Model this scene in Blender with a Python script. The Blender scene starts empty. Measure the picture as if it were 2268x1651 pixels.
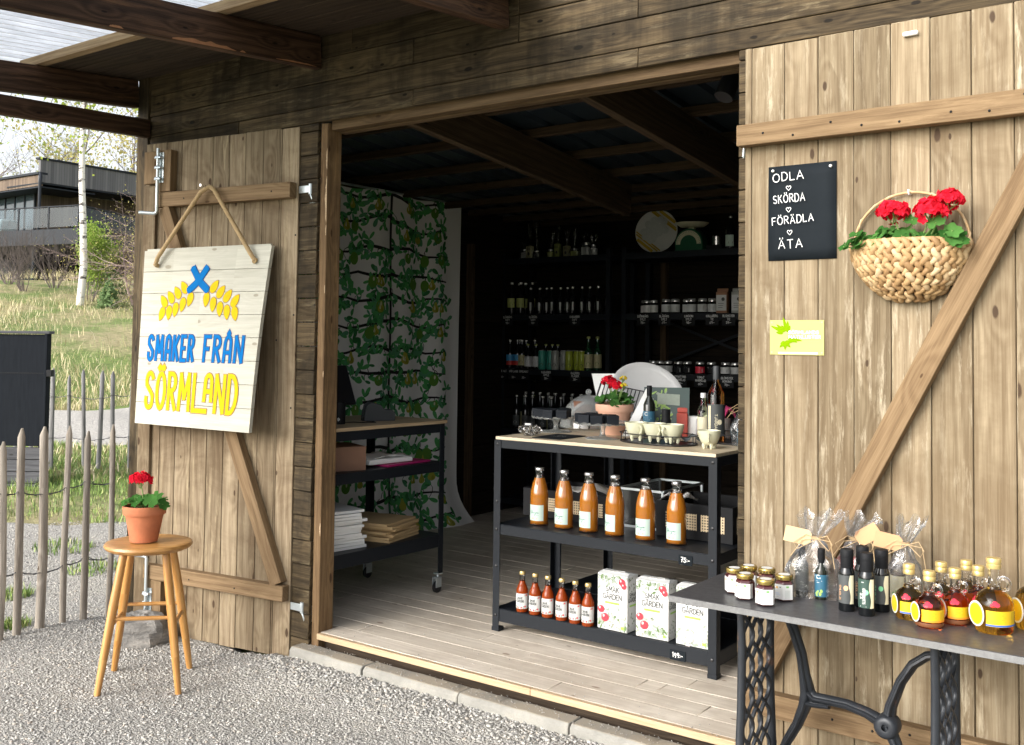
import bpy, math, random
import numpy as np
from mathutils import Vector, Matrix, Euler
PI = math.pi
R = math.radians
rng = random.Random(11)
nr = np.random.default_rng(5)
scene = bpy.context.scene
COL = scene.collection

# ------------------------------------------------------------------ camera
cam_d = bpy.data.cameras.new('camera')
cam = bpy.data.objects.new('camera', cam_d)
COL.objects.link(cam)
cam_d.sensor_width = 36.0
cam_d.lens = 36.0 * 2262.6 / 2268.0
cam_d.shift_y = -0.0695
cam_d.clip_start = 0.05
cam_d.clip_end = 2000.0
_yaw, _pitch, _roll = 0.6374, 0.0402, 0.012
_f = Vector((-math.sin(_yaw) * math.cos(_pitch), math.cos(_yaw) * math.cos(_pitch), math.sin(_pitch)))
_r = Vector((math.cos(_yaw), math.sin(_yaw), 0.0))
_u = _r.cross(_f)
_r2 = math.cos(_roll) * _r + math.sin(_roll) * _u
_u2 = -math.sin(_roll) * _r + math.cos(_roll) * _u
cam.matrix_world = Matrix(((_r2.x, _u2.x, -_f.x, 3.466), (_r2.y, _u2.y, -_f.y, -3.3068), (_r2.z, _u2.z, -_f.z, 1.5024), (0, 0, 0, 1)))
scene.camera = cam

# ------------------------------------------------------------------ sky, sun, exposure
SUN_AZ = R(252)      # compass of the light in the xy plane: the direction the light comes FROM
SUN_EL = R(28)
world = bpy.data.worlds.new('World')
scene.world = world
world.use_nodes = True
wn = world.node_tree.nodes
wl = world.node_tree.links
wn.clear()
sky = wn.new('ShaderNodeTexSky')
sky.sky_type = 'NISHITA'
sky.sun_disc = False
sky.sun_elevation = SUN_EL
sky.sun_rotation = R(90) - SUN_AZ
sky.air_density = 1.0
sky.dust_density = 4.0
sky.ozone_density = 1.0
hsv = wn.new('ShaderNodeHueSaturation')
hsv.inputs['Saturation'].default_value = 0.25
bg = wn.new('ShaderNodeBackground')
bg.inputs['Strength'].default_value = 0.15
wo = wn.new('ShaderNodeOutputWorld')
wl.new(sky.outputs[0], hsv.inputs['Color'])
wl.new(hsv.outputs[0], bg.inputs['Color'])
wl.new(bg.outputs[0], wo.inputs['Surface'])
sun_d = bpy.data.lights.new('sun', 'SUN')
sun_d.energy = 1.0
sun_d.angle = R(50)
sun_d.color = (1.0, 0.96, 0.9)
sun = bpy.data.objects.new('sun', sun_d)
COL.objects.link(sun)
_sd = Vector((math.cos(SUN_AZ) * math.cos(SUN_EL), math.sin(SUN_AZ) * math.cos(SUN_EL), math.sin(SUN_EL)))
sun.rotation_euler = _sd.to_track_quat('Z', 'Y').to_euler()
sun.location = _sd * 20
vs = scene.view_settings
vs.view_transform = 'Standard'
vs.look = 'None'
vs.exposure = 1.40
vs.gamma = 1.0
scene.cycles.max_bounces = 10
scene.cycles.transparent_max_bounces = 24
scene.cycles.use_denoising = True
scene.cycles.sample_clamp_indirect = 6.0

# ------------------------------------------------------------------ mesh builder
def V(*a): return Vector(a)
def T(x, y, z): return Matrix.Translation((x, y, z))
def RZ(a): return Matrix.Rotation(a, 4, 'Z')
def RX(a): return Matrix.Rotation(a, 4, 'X')
def RY(a): return Matrix.Rotation(a, 4, 'Y')
def SC(x, y, z): return Matrix.Diagonal((x, y, z, 1))
I4 = Matrix.Identity(4)

class MB:
    def __init__(s): s.v = []; s.f = []; s.uv = []; s.m = []
    def add(s, vs, fs, M=None, mat=0, uvs=None):
        b = len(s.v)
        if M is not None: vs = [M @ Vector(v) for v in vs]
        s.v += [tuple(v) for v in vs]
        for k, f in enumerate(fs):
            s.f.append(tuple(b + i for i in f)); s.m.append(mat)
            s.uv += list(uvs[k]) if uvs else [(vs[i][0] + vs[i][1] * .37, vs[i][2] + vs[i][1] * .61) for i in f]
        return s
    def box(s, c, d, M=None, mat=0):
        x, y, z = c; a, b, h = d[0] / 2, d[1] / 2, d[2] / 2
        vs = [(x + i * a, y + j * b, z + k * h) for k in (-1, 1) for j in (-1, 1) for i in (-1, 1)]
        return s.add(vs, [(0, 2, 3, 1), (4, 5, 7, 6), (0, 1, 5, 4), (2, 6, 7, 3), (0, 4, 6, 2), (1, 3, 7, 5)], M, mat)
    def bx(s, x0, x1, y0, y1, z0, z1, M=None, mat=0):
        return s.box(((x0 + x1) / 2, (y0 + y1) / 2, (z0 + z1) / 2), (x1 - x0, y1 - y0, z1 - z0), M, mat)
    def plank(s, o, du, dv, dw, L, W, D, mat=0, M=None, taper=None):
        """board: grain runs along du; uv in metres so the grain follows the board"""
        o, du, dv, dw = Vector(o), Vector(du), Vector(dv), Vector(dw)
        if du.cross(dv).dot(dw) < 0: o = o + dw * D; dw = -dw
        g = lambda i, j, k: o + du * (L * i) + dv * (W * j) + dw * (D * k)
        vs = [g(i, j, k) for k in (0, 1) for j in (0, 1) for i in (0, 1)]
        fs = [(0, 2, 3, 1), (4, 5, 7, 6), (0, 1, 5, 4), (2, 6, 7, 3), (0, 4, 6, 2), (1, 3, 7, 5)]
        a, b = rng.uniform(0, 40), rng.uniform(0, 40)
        P = lambda i: (a + L * (i & 1), b + W * ((i >> 1) & 1) + D * 1.3 * (i >> 2))
        uv = [[P(i) for i in f] for f in fs[:4]]
        E = lambda i, e: (a + e * 3 + W * .05 * ((i >> 1) & 1), b + D * (i >> 2) + W * ((i >> 1) & 1))
        uv += [[E(i, 1) for i in fs[4]], [E(i, 2) for i in fs[5]]]
        return s.add(vs, fs, M, mat, uv)
    def bar(s, p, q, w, d, up=(0, 0, 1), mat=0, M=None):
        """rectangular timber from p to q; w across, d along 'up'"""
        p, q, up = Vector(p), Vector(q), Vector(up)
        du = (q - p).normalized(); dv = up.cross(du).normalized(); dw = du.cross(dv).normalized()
        return s.plank(p - dv * w / 2 - dw * d / 2, du, dv, dw, (q - p).length, w, d, mat, M)
    def tube(s, pts, r, n=8, M=None, mat=0, closed=False, cap=True, flat=1.0):
        pts = [Vector(p) for p in pts]; N = len(pts)
        rs = r if isinstance(r, (list, tuple)) else [r] * N
        t0 = (pts[1] - pts[0]).normalized()
        nn = t0.orthogonal().normalized(); vs = []; L = 0
        prev = None
        for i in range(N):
            a = pts[i - 1] if (i > 0 or closed) else pts[0]
            b = pts[(i + 1) % N] if (i < N - 1 or closed) else pts[-1]
            t = (b - a)
            t = t.normalized() if t.length > 1e-9 else t0
            nn = (nn - t * nn.dot(t))
            nn = nn.normalized() if nn.length > 1e-6 else t.orthogonal().normalized()
            bb = t.cross(nn)
            for k in range(n):
                an = 2 * PI * k / n
                vs.append(pts[i] + nn * (math.cos(an) * rs[i]) + bb * (math.sin(an) * rs[i] * flat))
        fs = []; uv = []
        off = rng.uniform(0, 30)
        acc = [0]
        for i in range(1, N): acc.append(acc[-1] + (pts[i] - pts[i - 1]).length)
        acc.append(acc[-1] + (pts[0] - pts[-1]).length)
        for i in range(N if closed else N - 1):
            j = (i + 1) % N
            for k in range(n):
                k2 = (k + 1) % n
                fs.append((i * n + k, i * n + k2, j * n + k2, j * n + k))
                c = 2 * PI * rs[i] / n
                uv.append([(off + acc[i], k * c), (off + acc[i], (k + 1) * c), (off + acc[i + 1], (k + 1) * c), (off + acc[i + 1], k * c)])
        if cap and not closed:
            fs.append(tuple(range(n - 1, -1, -1))); uv.append([(off, 0)] * n)
            fs.append(tuple((N - 1) * n + k for k in range(n))); uv.append([(off, 0)] * n)
        return s.add(vs, fs, M, mat, uv)
    def lathe(s, prof, n=20, M=None, mat=0, a0=0.0, a1=2 * PI, sx=1, sy=1):
        full = abs(a1 - a0 - 2 * PI) < 1e-6
        m = n if full else n + 1
        vs = []; fs = []; ring = []
        for r, z in prof:
            if r < 1e-6: ring.append([len(vs)] * m); vs.append((0, 0, z))
            else:
                ring.append(list(range(len(vs), len(vs) + m)))
                for k in range(m):
                    a = a0 + (a1 - a0) * k / n
                    vs.append((r * math.cos(a) * sx, r * math.sin(a) * sy, z))
        uv = []
        for i in range(len(prof) - 1):
            A, B = ring[i], ring[i + 1]
            for k in range(n):
                k2 = (k + 1) % m
                q = [A[k], A[k2], B[k2], B[k]]
                w = [(k / n, prof[i][1]), ((k + 1) / n, prof[i][1]), ((k + 1) / n, prof[i + 1][1]), (k / n, prof[i + 1][1])]
                qq, ww = [], []
                for x, y in zip(q, w):
                    if x not in qq: qq.append(x); ww.append(y)
                if len(qq) > 2: fs.append(tuple(qq)); uv.append(ww)
        return s.add(vs, fs, M, mat, uv)
    def prism(s, poly, z0, z1, M=None, mat=0):
        n = len(poly)
        ar = sum(poly[i][0] * poly[(i + 1) % n][1] - poly[(i + 1) % n][0] * poly[i][1] for i in range(n))
        if ar < 0: poly = poly[::-1]
        vs = [(x, y, z0) for x, y in poly] + [(x, y, z1) for x, y in poly]
        fs = [tuple(range(n - 1, -1, -1)), tuple(range(n, 2 * n))] + [(i, (i + 1) % n, n + (i + 1) % n, n + i) for i in range(n)]
        return s.add(vs, fs, M, mat)
    def ball(s, c, r, n=10, m=6, M=None, mat=0, sc=(1, 1, 1)):
        prof = [(r * math.sin(PI * i / m), -r * math.cos(PI * i / m)) for i in range(m + 1)]
        prof[0] = (0, -r); prof[-1] = (0, r)
        MM = T(*c) @ SC(*sc)
        return s.lathe(prof, n, (M @ MM) if M is not None else MM, mat)
    def ribbon(s, pts, w, M=None, mat=0, z=0.0):
        """flat painted stroke along a 2-D polyline (xy), facing +z"""
        P = []
        for p in pts:
            if not P or math.hypot(p[0] - P[-1][0], p[1] - P[-1][1]) > w * .15: P.append(p)
        if len(P) < 2: P = [(P[0][0] - w * .2, P[0][1]), (P[0][0] + w * .2, P[0][1])]
        closed = len(P) > 3 and math.hypot(P[0][0] - P[-1][0], P[0][1] - P[-1][1]) < w * .2
        if closed: P = P[:-1]
        N = len(P); vs = []
        for i in range(N):
            a = P[i - 1] if (i > 0 or closed) else None
            b = P[(i + 1) % N] if (i < N - 1 or closed) else None
            c = P[i]
            def nrm(p, q):
                d = (q[0] - p[0], q[1] - p[1]); l = math.hypot(*d) or 1
                return (-d[1] / l, d[0] / l)
            if a is None: n1 = nrm(c, b); k = 1
            elif b is None: n1 = nrm(a, c); k = 1
            else:
                u, v = nrm(a, c), nrm(c, b)
                n1 = (u[0] + v[0], u[1] + v[1]); l = math.hypot(*n1)
                if l < .3: n1 = u; k = 1
                else:
                    n1 = (n1[0] / l, n1[1] / l); k = min(1.6, 1 / max(.3, n1[0] * u[0] + n1[1] * u[1]))
            e = (0, 0)
            if a is None: e = ((c[0] - b[0]), (c[1] - b[1]))
            if b is None: e = ((c[0] - a[0]), (c[1] - a[1]))
            l = math.hypot(*e) or 1
            e = (e[0] / l * w * .35, e[1] / l * w * .35)
            h = w / 2 * k
            vs.append((c[0] + e[0] + n1[0] * h, c[1] + e[1] + n1[1] * h, z)); vs.append((c[0] + e[0] - n1[0] * h, c[1] + e[1] - n1[1] * h, z))
        fs = [(2 * i, 2 * i + 1, 2 * ((i + 1) % N) + 1, 2 * ((i + 1) % N)) for i in range(N if closed else N - 1)]
        return s.add(vs, fs, M, mat)
    def poly(s, pts, M=None, mat=0, z=0.0):
        n = len(pts)
        ar = sum(pts[i][0] * pts[(i + 1) % n][1] - pts[(i + 1) % n][0] * pts[i][1] for i in range(n))
        if ar < 0: pts = pts[::-1]
        return s.add([(x, y, z) for x, y in pts], [tuple(range(n))], M, mat)
    def build(s, name, mats, parent=None, smooth=40, bevel=0, seg=2, sub=0, solid=0):
        me = bpy.data.meshes.new(name)
        me.from_pydata(s.v, [], s.f)
        if not isinstance(mats, (list, tuple)): mats = [mats]
        for m in mats: me.materials.append(m)
        me.polygons.foreach_set('material_index', s.m)
        uvl = me.uv_layers.new(name='UVMap')
        uvl.data.foreach_set('uv', np.array(s.uv, dtype=np.float32).ravel())
        if smooth:
            me.polygons.foreach_set('use_smooth', [True] * len(me.polygons))
            me.set_sharp_from_angle(angle=R(smooth))
        me.update()
        o = bpy.data.objects.new(name, me)
        COL.objects.link(o)
        if bevel:
            b = o.modifiers.new('bevel', 'BEVEL'); b.width = bevel; b.segments = seg; b.limit_method = 'ANGLE'; b.angle_limit = R(40)
        if sub:
            b = o.modifiers.new('sub', 'SUBSURF'); b.levels = sub; b.render_levels = sub
        if solid:
            b = o.modifiers.new('solid', 'SOLIDIFY'); b.thickness = solid
        if parent is not None: o.parent = parent
        return o

def tag(o, label=None, cat=None, group=None, kind=None):
    if label: o['label'] = label
    if cat: o['category'] = cat
    if group: o['group'] = group
    if kind: o['kind'] = kind
    return o
def thing(name, label, cat, loc=(0, 0, 0), rz=0.0, group=None):
    o = bpy.data.objects.new(name, None)
    o.empty_display_size = 0.05
    COL.objects.link(o)
    o.location = loc; o.rotation_euler = (0, 0, rz)
    return tag(o, label, cat, group)
def dup(root, loc, rz=0.0, label=None, group=None, scale=None, swap=None):
    """copy of a thing with copies of its parts and sub-parts (mesh data shared)"""
    r = root.copy(); COL.objects.link(r)
    r.location = loc; r.rotation_euler = (0, 0, rz)
    if scale: r.scale = (scale,) * 3 if not isinstance(scale, tuple) else scale
    if label: r['label'] = label
    if group: r['group'] = group
    kids = [o for o in COL.objects if o.parent == root]
    for ch in kids:
        c = ch.copy(); COL.objects.link(c); c.parent = r
        if swap and ch.name.split('.')[0] in swap:
            for sl in c.material_slots: sl.link = 'OBJECT'
            ms = swap[ch.name.split('.')[0]]
            for i, mm in enumerate(ms if isinstance(ms, list) else [ms]): c.material_slots[i].material = mm
        for g in [o for o in COL.objects if o.parent == ch]:
            d = g.copy(); COL.objects.link(d); d.parent = c
    return r
ORD = ['first', 'second', 'third', 'fourth', 'fifth', 'sixth', 'seventh', 'eighth', 'ninth', 'tenth', 'eleventh', 'twelfth', 'thirteenth', 'fourteenth']

# ------------------------------------------------------------------ materials
class NT:
    def __init__(s, name):
        s.mat = bpy.data.materials.new(name); s.mat.use_nodes = True
        s.nt = s.mat.node_tree; s.n = s.nt.nodes; s.l = s.nt.links
        s.n.clear()
        s.out = s.n.new('ShaderNodeOutputMaterial')
    def node(s, t, ins=None, **pr):
        x = s.n.new('ShaderNode' + t)
        for k, v in pr.items(): setattr(x, k, v)
        for k, v in (ins or {}).items(): s.set(x.inputs[k], v)
        return x
    def set(s, sock, v):
        if hasattr(v, 'is_output') or hasattr(v, 'links') and not isinstance(v, (int, float)): s.l.new(v, sock)
        else:
            try: sock.default_value = v
            except Exception: sock.default_value = (*v, 1.0) if len(v) == 3 else v
    def math(s, op, a, b=0.0, c=0.0, clamp=False):
        x = s.node('Math', {0: a, 1: b, 2: c}, operation=op); x.use_clamp = clamp; return x.outputs[0]
    def vmul(s, v, xyz): return s.node('VectorMath', {0: v, 1: xyz}, operation='MULTIPLY').outputs[0]
    def vadd(s, v, xyz): return s.node('VectorMath', {0: v, 1: xyz}, operation='ADD').outputs[0]
    def noise(s, vec, scale=1.0, detail=4, rough=.55, dist=0.0):
        x = s.node('TexNoise', {'Scale': scale, 'Detail': detail, 'Roughness': rough, 'Distortion': dist})
        if vec is not None: s.l.new(vec, x.inputs['Vector'])
        return x.outputs[0]
    def mix(s, fac, a, b, mode='MIX'):
        x = s.node('MixRGB', {0: fac, 1: a, 2: b}, blend_type=mode); return x.outputs[0]
    def ramp(s, fac, stops):
        x = s.node('ValToRGB', {0: fac}); e = x.color_ramp.elements
        while len(e) < len(stops): e.new(.5)
        for i, (p, c) in enumerate(stops):
            e[i].position = p; e[i].color = (*c, 1) if len(c) == 3 else c
        return x.outputs[0]
    def mr(s, v, a, b, c=0.0, d=1.0, smooth=True):
        x = s.node('MapRange', {0: v, 1: a, 2: b, 3: c, 4: d}); x.interpolation_type = 'SMOOTHSTEP' if smooth else 'LINEAR'; return x.outputs[0]
    def bump(s, h, st=.3, dist=.002): return s.node('Bump', {'Height': h, 'Strength': st, 'Distance': dist}).outputs[0]
    def bsdf(s, col, rough=.6, metal=0.0, nrm=None, **kw):
        b = s.node('BsdfPrincipled', {'Base Color': col, 'Roughness': rough, 'Metallic': metal})
        for k, v in kw.items(): s.set(b.inputs[k.replace('_', ' ')], v)
        if nrm is not None: s.l.new(nrm, b.inputs['Normal'])
        s.l.new(b.outputs[0], s.out.inputs[0])
        return b
    def uv(s): return s.node('UVMap', uv_map='UVMap').outputs[0]
    def obj(s): return s.node('TexCoord').outputs['Object']
    def geo(s): return s.node('NewGeometry')

def wood(name, dark, light, vary=.35, knot=.6, knotc=(.05, .028, .014), weather=None, wamt=.0, rough=.75, bump=.35, ring=.5, grain=1.0, stain=None, samt=0.0):
    """sawn timber: streaks and rings along the grain (uv u), knots, board-to-board tone"""
    m = NT(name)
    uv = m.uv(); rnd = m.geo().outputs['Random Per Island']
    off = m.node('CombineXYZ', {0: m.math('MULTIPLY', rnd, 53.0), 1: m.math('MULTIPLY', rnd, 31.0), 2: 0.0}).outputs[0]
    co = m.vadd(uv, off)
    # knots
    kv = m.vmul(co, (2.6, 6.0, 1.0))
    vo = m.node('TexVoronoi', {'Scale': 1.0, 'Randomness': .9}, voronoi_dimensions='2D', feature='F1')
    m.l.new(kv, vo.inputs['Vector'])
    d = vo.outputs['Distance']
    sep = m.node('SeparateColor', {0: vo.outputs['Color']})
    has = m.math('GREATER_THAN', sep.outputs[0], 1 - knot)
    rad = m.math('MULTIPLY_ADD', sep.outputs[1], .040, .020)
    dn = m.math('ADD', d, m.math('MULTIPLY', m.math('SUBTRACT', m.noise(m.vmul(co, (30, 60, 1)), 1.0, 2), .5), .03))
    kn = m.math('MULTIPLY', m.mr(dn, m.math('MULTIPLY', rad, 1.25), m.math('MULTIPLY', rad, .7)), has)
    halo = m.math('MULTIPLY', m.mr(d, .34, .04), has)
    # grain
    warp = m.noise(m.vmul(co, (1.1, 3.5, 1)), 1.0, 3)
    sv = m.node('SeparateXYZ', {0: co})
    ph = m.math('ADD', m.math('MULTIPLY', sv.outputs[1], 150.0 * grain), m.math('ADD', m.math('MULTIPLY', warp, 26.0), m.math('MULTIPLY', halo, 9.0)))
    rg = m.math('MULTIPLY_ADD', m.math('SINE', ph), .5, .5)
    st = m.noise(m.vmul(co, (3.5, 140.0 * grain, 1)), 1.0, 6, .72)
    st2 = m.noise(m.vmul(co, (1.0, 9.0, 1)), 1.0, 4, .6)
    tone = m.math('ADD', m.math('MULTIPLY', rg, ring * .24), m.math('ADD', m.math('MULTIPLY', st, .85), m.math('MULTIPLY', st2, .5)))
    tone = m.mr(tone, .42 + ring * .1, .88 + ring * .28)
    col = m.mix(tone, dark, light)
    r2 = m.node('TexWhiteNoise', {'W': m.math('MULTIPLY', rnd, 91.7)}, noise_dimensions='1D').outputs[0]
    br = m.math('MULTIPLY_ADD', r2, vary, 1 - vary * .55)
    cmb = m.node('CombineColor', {0: br, 1: m.math('MULTIPLY_ADD', br, 1.04, -.03), 2: m.math('MULTIPLY_ADD', br, 1.12, -.1)}).outputs[0]
    col = m.mix(1.0, col, cmb, 'MULTIPLY')
    if weather:
        wm = m.noise(m.vmul(co, (4.0, 34.0, 1)), 1.0, 6, .75)
        wm = m.math('MULTIPLY', m.mr(wm, .50, .66), m.mr(m.noise(m.vmul(co, (.8, 2.0, 1)), 1.0, 3), .38, .62))
        col = m.mix(m.math('MULTIPLY', wm, wamt), col, weather)
    if stain:
        sm = m.noise(m.vmul(m.obj(), (1.6, 1.6, 2.6)), 1.0, 6, .65, .6)
        sm2 = m.noise(m.vmul(m.obj(), (14.0, 14.0, 1.2)), 1.0, 4, .6)
        sm = m.math('MULTIPLY', m.mr(m.math('ADD', sm, m.math('MULTIPLY', m.math('SUBTRACT', sm2, .5), .5)), .42, .68), samt)
        col = m.mix(sm, col, stain)
    col = m.mix(m.math('MULTIPLY', halo, .30), col, dark)
    col = m.mix(m.math('MULTIPLY', kn, .92), col, knotc)
    hh = m.math('ADD', m.math('MULTIPLY', st, .7), m.math('SUBTRACT', m.math('MULTIPLY', rg, .3 * ring), m.math('MULTIPLY', kn, .5)))
    m.bsdf(col, m.math('MULTIPLY_ADD', st2, .2, rough - .1), 0.0, m.bump(hh, bump, .003), Specular_IOR_Level=.5 if rough < .6 else .18)
    return m.mat

def pm(name, col, rough=.5, metal=0.0, var=.12, scale=30.0, bump=0.0, bscale=60.0, bdist=.002, **kw):
    m = NT(name)
    ob = m.obj()
    nz = m.noise(ob, scale, 4, .6)
    f = m.math('MULTIPLY_ADD', nz, 2 * var, 1 - var)
    c = m.mix(1.0, (*col, 1), m.node('CombineColor', {0: f, 1: f, 2: f}).outputs[0], 'MULTIPLY')
    rr = m.math('MULTIPLY_ADD', nz, .14, max(.02, rough - .07)) if rough > .08 else rough
    m.bsdf(c, rr, metal, m.bump(m.noise(ob, bscale, 4), bump, bdist) if bump else None, **kw)
    return m.mat

def glass(name, col=(1, 1, 1), rough=.0, ior=1.45, **kw):
    m = NT(name)
    b = m.bsdf((*col, 1), rough, 0.0, None, Transmission_Weight=1.0, IOR=ior, **kw)
    return m.mat

def film(name, tint=(1, 1, 1), base=.12, bump=.6, bscale=28.0, tl=.09):
    """thin clear plastic film: see-through with crumpled highlights"""
    m = NT(name)
    nrm = m.bump(m.noise(m.obj(), bscale, 3, .6, 1.5), bump, .01)
    fr = m.node('Fresnel', {'IOR': 1.5}); m.l.new(nrm, fr.inputs['Normal'])
    tr = m.node('BsdfTransparent', {'Color': (*tint, 1)})
    gl = m.node('BsdfGlossy', {'Color': (.7, .7, .7, 1), 'Roughness': .14}); m.l.new(nrm, gl.inputs['Normal'])
    df = m.node('BsdfTranslucent', {'Color': (.9, .92, .95, 1)})
    s1 = m.node('MixShader', {0: m.math('ADD', m.math('MULTIPLY', fr.outputs[0], 1.2), base, clamp=True), 1: tr.outputs[0], 2: gl.outputs[0]})
    s2 = m.node('MixShader', {0: tl, 1: s1.outputs[0], 2: df.outputs[0]})
    m.l.new(s2.outputs[0], m.out.inputs[0])
    return m.mat

M = {}
M['clad'] = wood('dark_stained_cladding', (.020, .014, .0075), (.115, .081, .043), .6, .9, (.008, .006, .004), (.19, .15, .09), .8, .8, .5, .5, stain=(.014, .011, .007), samt=.75)
M['door_r'] = wood('weathered_tan_boards', (.142, .100, .057), (.318, .252, .163), .6, .8, (.050, .030, .018), (.46, .40, .29), .95, .8, .4, .5, stain=(.13, .09, .05), samt=.6)
M['door_l'] = wood('aged_brown_boards', (.145, .102, .060), (.340, .268, .176), .5, .8, (.05, .028, .015), (.40, .32, .20), .8, .8, .4, .55, stain=(.09, .057, .03), samt=.65)
M['batten'] = wood('brown_batten_timber', (.13, .08, .04), (.27, .182, .10), .18, .5, (.07, .038, .018), (.36, .25, .14), .35, .78, .35, .5)
M['jamb'] = wood('jamb_timber', (.105, .062, .03), (.25, .16, .082), .2, .4, (.06, .032, .015), (.42, .26, .12), .5, .75, .3, .5, stain=(.075, .042, .02), samt=.5)
M['lintel'] = wood('lintel_timber', (.075, .046, .023), (.19, .125, .066), .2, .4, (.06, .036, .018), None, 0, .78, .3, .5)
M['beam'] = wood('pergola_beam', (.022, .012, .008), (.12, .066, .040), .25, .6, (.008, .005, .004), (.30, .15, .07), .3, .6, .5, .8)
M['soffit'] = wood('soffit_board', (.022, .015, .010), (.085, .06, .040), .35, .4, (.008, .005, .004), None, 0, .8, .3, .5)
M['purlin'] = wood('fresh_batten', (.20, .13, .07), (.42, .31, .18), .2, .5, (.10, .06, .03), None, 0, .8, .3, .5)
M['floor'] = wood('washed_floor_boards', (.54, .455, .36), (.78, .695, .58), .16, .45, (.26, .18, .12), (.70, .62, .52), .4, .55, .15, .35, stain=(.36, .29, .22), samt=.35)
M['sill'] = wood('raw_sill_timber', (.40, .27, .155), (.60, .45, .29), .15, .3, (.3, .16, .07), None, 0, .7, .25, .4)
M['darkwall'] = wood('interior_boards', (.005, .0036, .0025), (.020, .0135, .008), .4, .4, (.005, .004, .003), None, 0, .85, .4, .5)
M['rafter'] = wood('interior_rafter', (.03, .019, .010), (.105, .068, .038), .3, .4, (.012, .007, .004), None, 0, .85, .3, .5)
M['pale_ply'] = wood('pale_birch_top', (.55, .43, .28), (.76, .64, .46), .1, .1, (.4, .28, .15), None, 0, .5, .1, .35)
M['signwood'] = wood('white_washed_boards', (.42, .40, .325), (.54, .52, .44), .10, .6, (.28, .25, .19), (.36, .335, .27), .6, .6, .25, .35)
M['stool'] = wood('lacquered_stool_birch', (.36, .16, .038), (.56, .30, .095), .15, .3, (.26, .11, .03), (.62, .40, .18), .4, .34, .15, .9)
M['picket'] = wood('split_chestnut', (.15, .125, .10), (.38, .335, .28), .4, .2, (.08, .05, .03), (.5, .44, .36), .5, .85, .6, .6, grain=.7)
M['oldpicket'] = wood('grey_chestnut', (.13, .125, .125), (.30, .29, .285), .4, .2, (.07, .06, .06), (.42, .41, .4), .5, .85, .6, .6, grain=.7)
M['greyplank'] = wood('grey_planks', (.05, .05, .055), (.14, .14, .15), .3, .4, (.03, .03, .03), None, 0, .85, .4, .5)
M['black_steel'] = pm('black_powder_coat', (.011, .0135, .0175), .45, 0, .15, 40, .05, 300, Specular_IOR_Level=.22)
M['black'] = pm('black_plastic', (.012, .012, .014), .35)
M['mattblack'] = pm('matt_black', (.009, .0095, .011), .6, Specular_IOR_Level=.2)
M['zinc'] = pm('galvanised_steel', (.58, .64, .66), .35, .75, .12, 60)
M['steel'] = pm('bright_steel', (.7, .7, .7), .22, .9)
M['white'] = pm('white_plastic', (.80, .80, .79), .4, 0, .04)
M['paper'] = pm('white_paper', (.82, .82, .80), .6, 0, .04)
M['cardw'] = pm('white_carton', (.62, .62, .60), .45, 0, .04)
M['gold'] = pm('gold_cap', (.66, .50, .22), .3, .6, .08)
M['glass'] = glass('clear_glass')
m = NT('pressed_glass')
fr = m.node('Fresnel', {'IOR': 1.5})
tr = m.node('BsdfTransparent', {'Color': (.93, .95, .94, 1)}); gl = m.node('BsdfGlossy', {'Color': (1, 1, 1, 1), 'Roughness': .06}); df = m.node('BsdfTranslucent', {'Color': (.85, .88, .87, 1)}); d2 = m.node('BsdfDiffuse', {'Color': (.85, .88, .87, 1)})
s0 = m.node('MixShader', {0: .5, 1: df.outputs[0], 2: d2.outputs[0]})
s1 = m.node('MixShader', {0: m.math('MULTIPLY_ADD', fr.outputs[0], 1.4, .03, clamp=True), 1: tr.outputs[0], 2: gl.outputs[0]})
s2 = m.node('MixShader', {0: .26, 1: s1.outputs[0], 2: s0.outputs[0]})
m.l.new(s2.outputs[0], m.out.inputs[0]); M['pressed'] = m.mat
# ================================================================== TERRAIN
_S = [(-400, 0), (1.5, 0), (4, .12), (5.3, .2), (8, .24), (15, .27), (17, .7), (22, 1.5), (28, 2.35), (35, 3.6), (60, 4.3), (500, 8)]
def gz(x, y):
    s = -.865 * x + .5 * y
    z = float(np.interp(s, [a for a, b in _S], [b for a, b in _S]))
    if y < 0 and -.5 < x < 3.6:
        k = max(0., min(1., (y + .5) / .4)); k = k * k * (3 - 2 * k)
        e = max(0., min(1., (x + .5) / .35))
        z += .055 * k * e
    if s > 3: z += .05 * min(1, (s - 3) / 10) * (math.sin(x * 1.3 + y * .7) + math.sin(y * 1.9 - x * .4))
    else: z += .006 * (math.sin(x * 3.1 + y * 1.7) + math.sin(y * 4.3 - x * 2.1))
    return z
def ST(s, t): return (-.865 * s + .5 * t, .5 * s + .865 * t)

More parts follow.
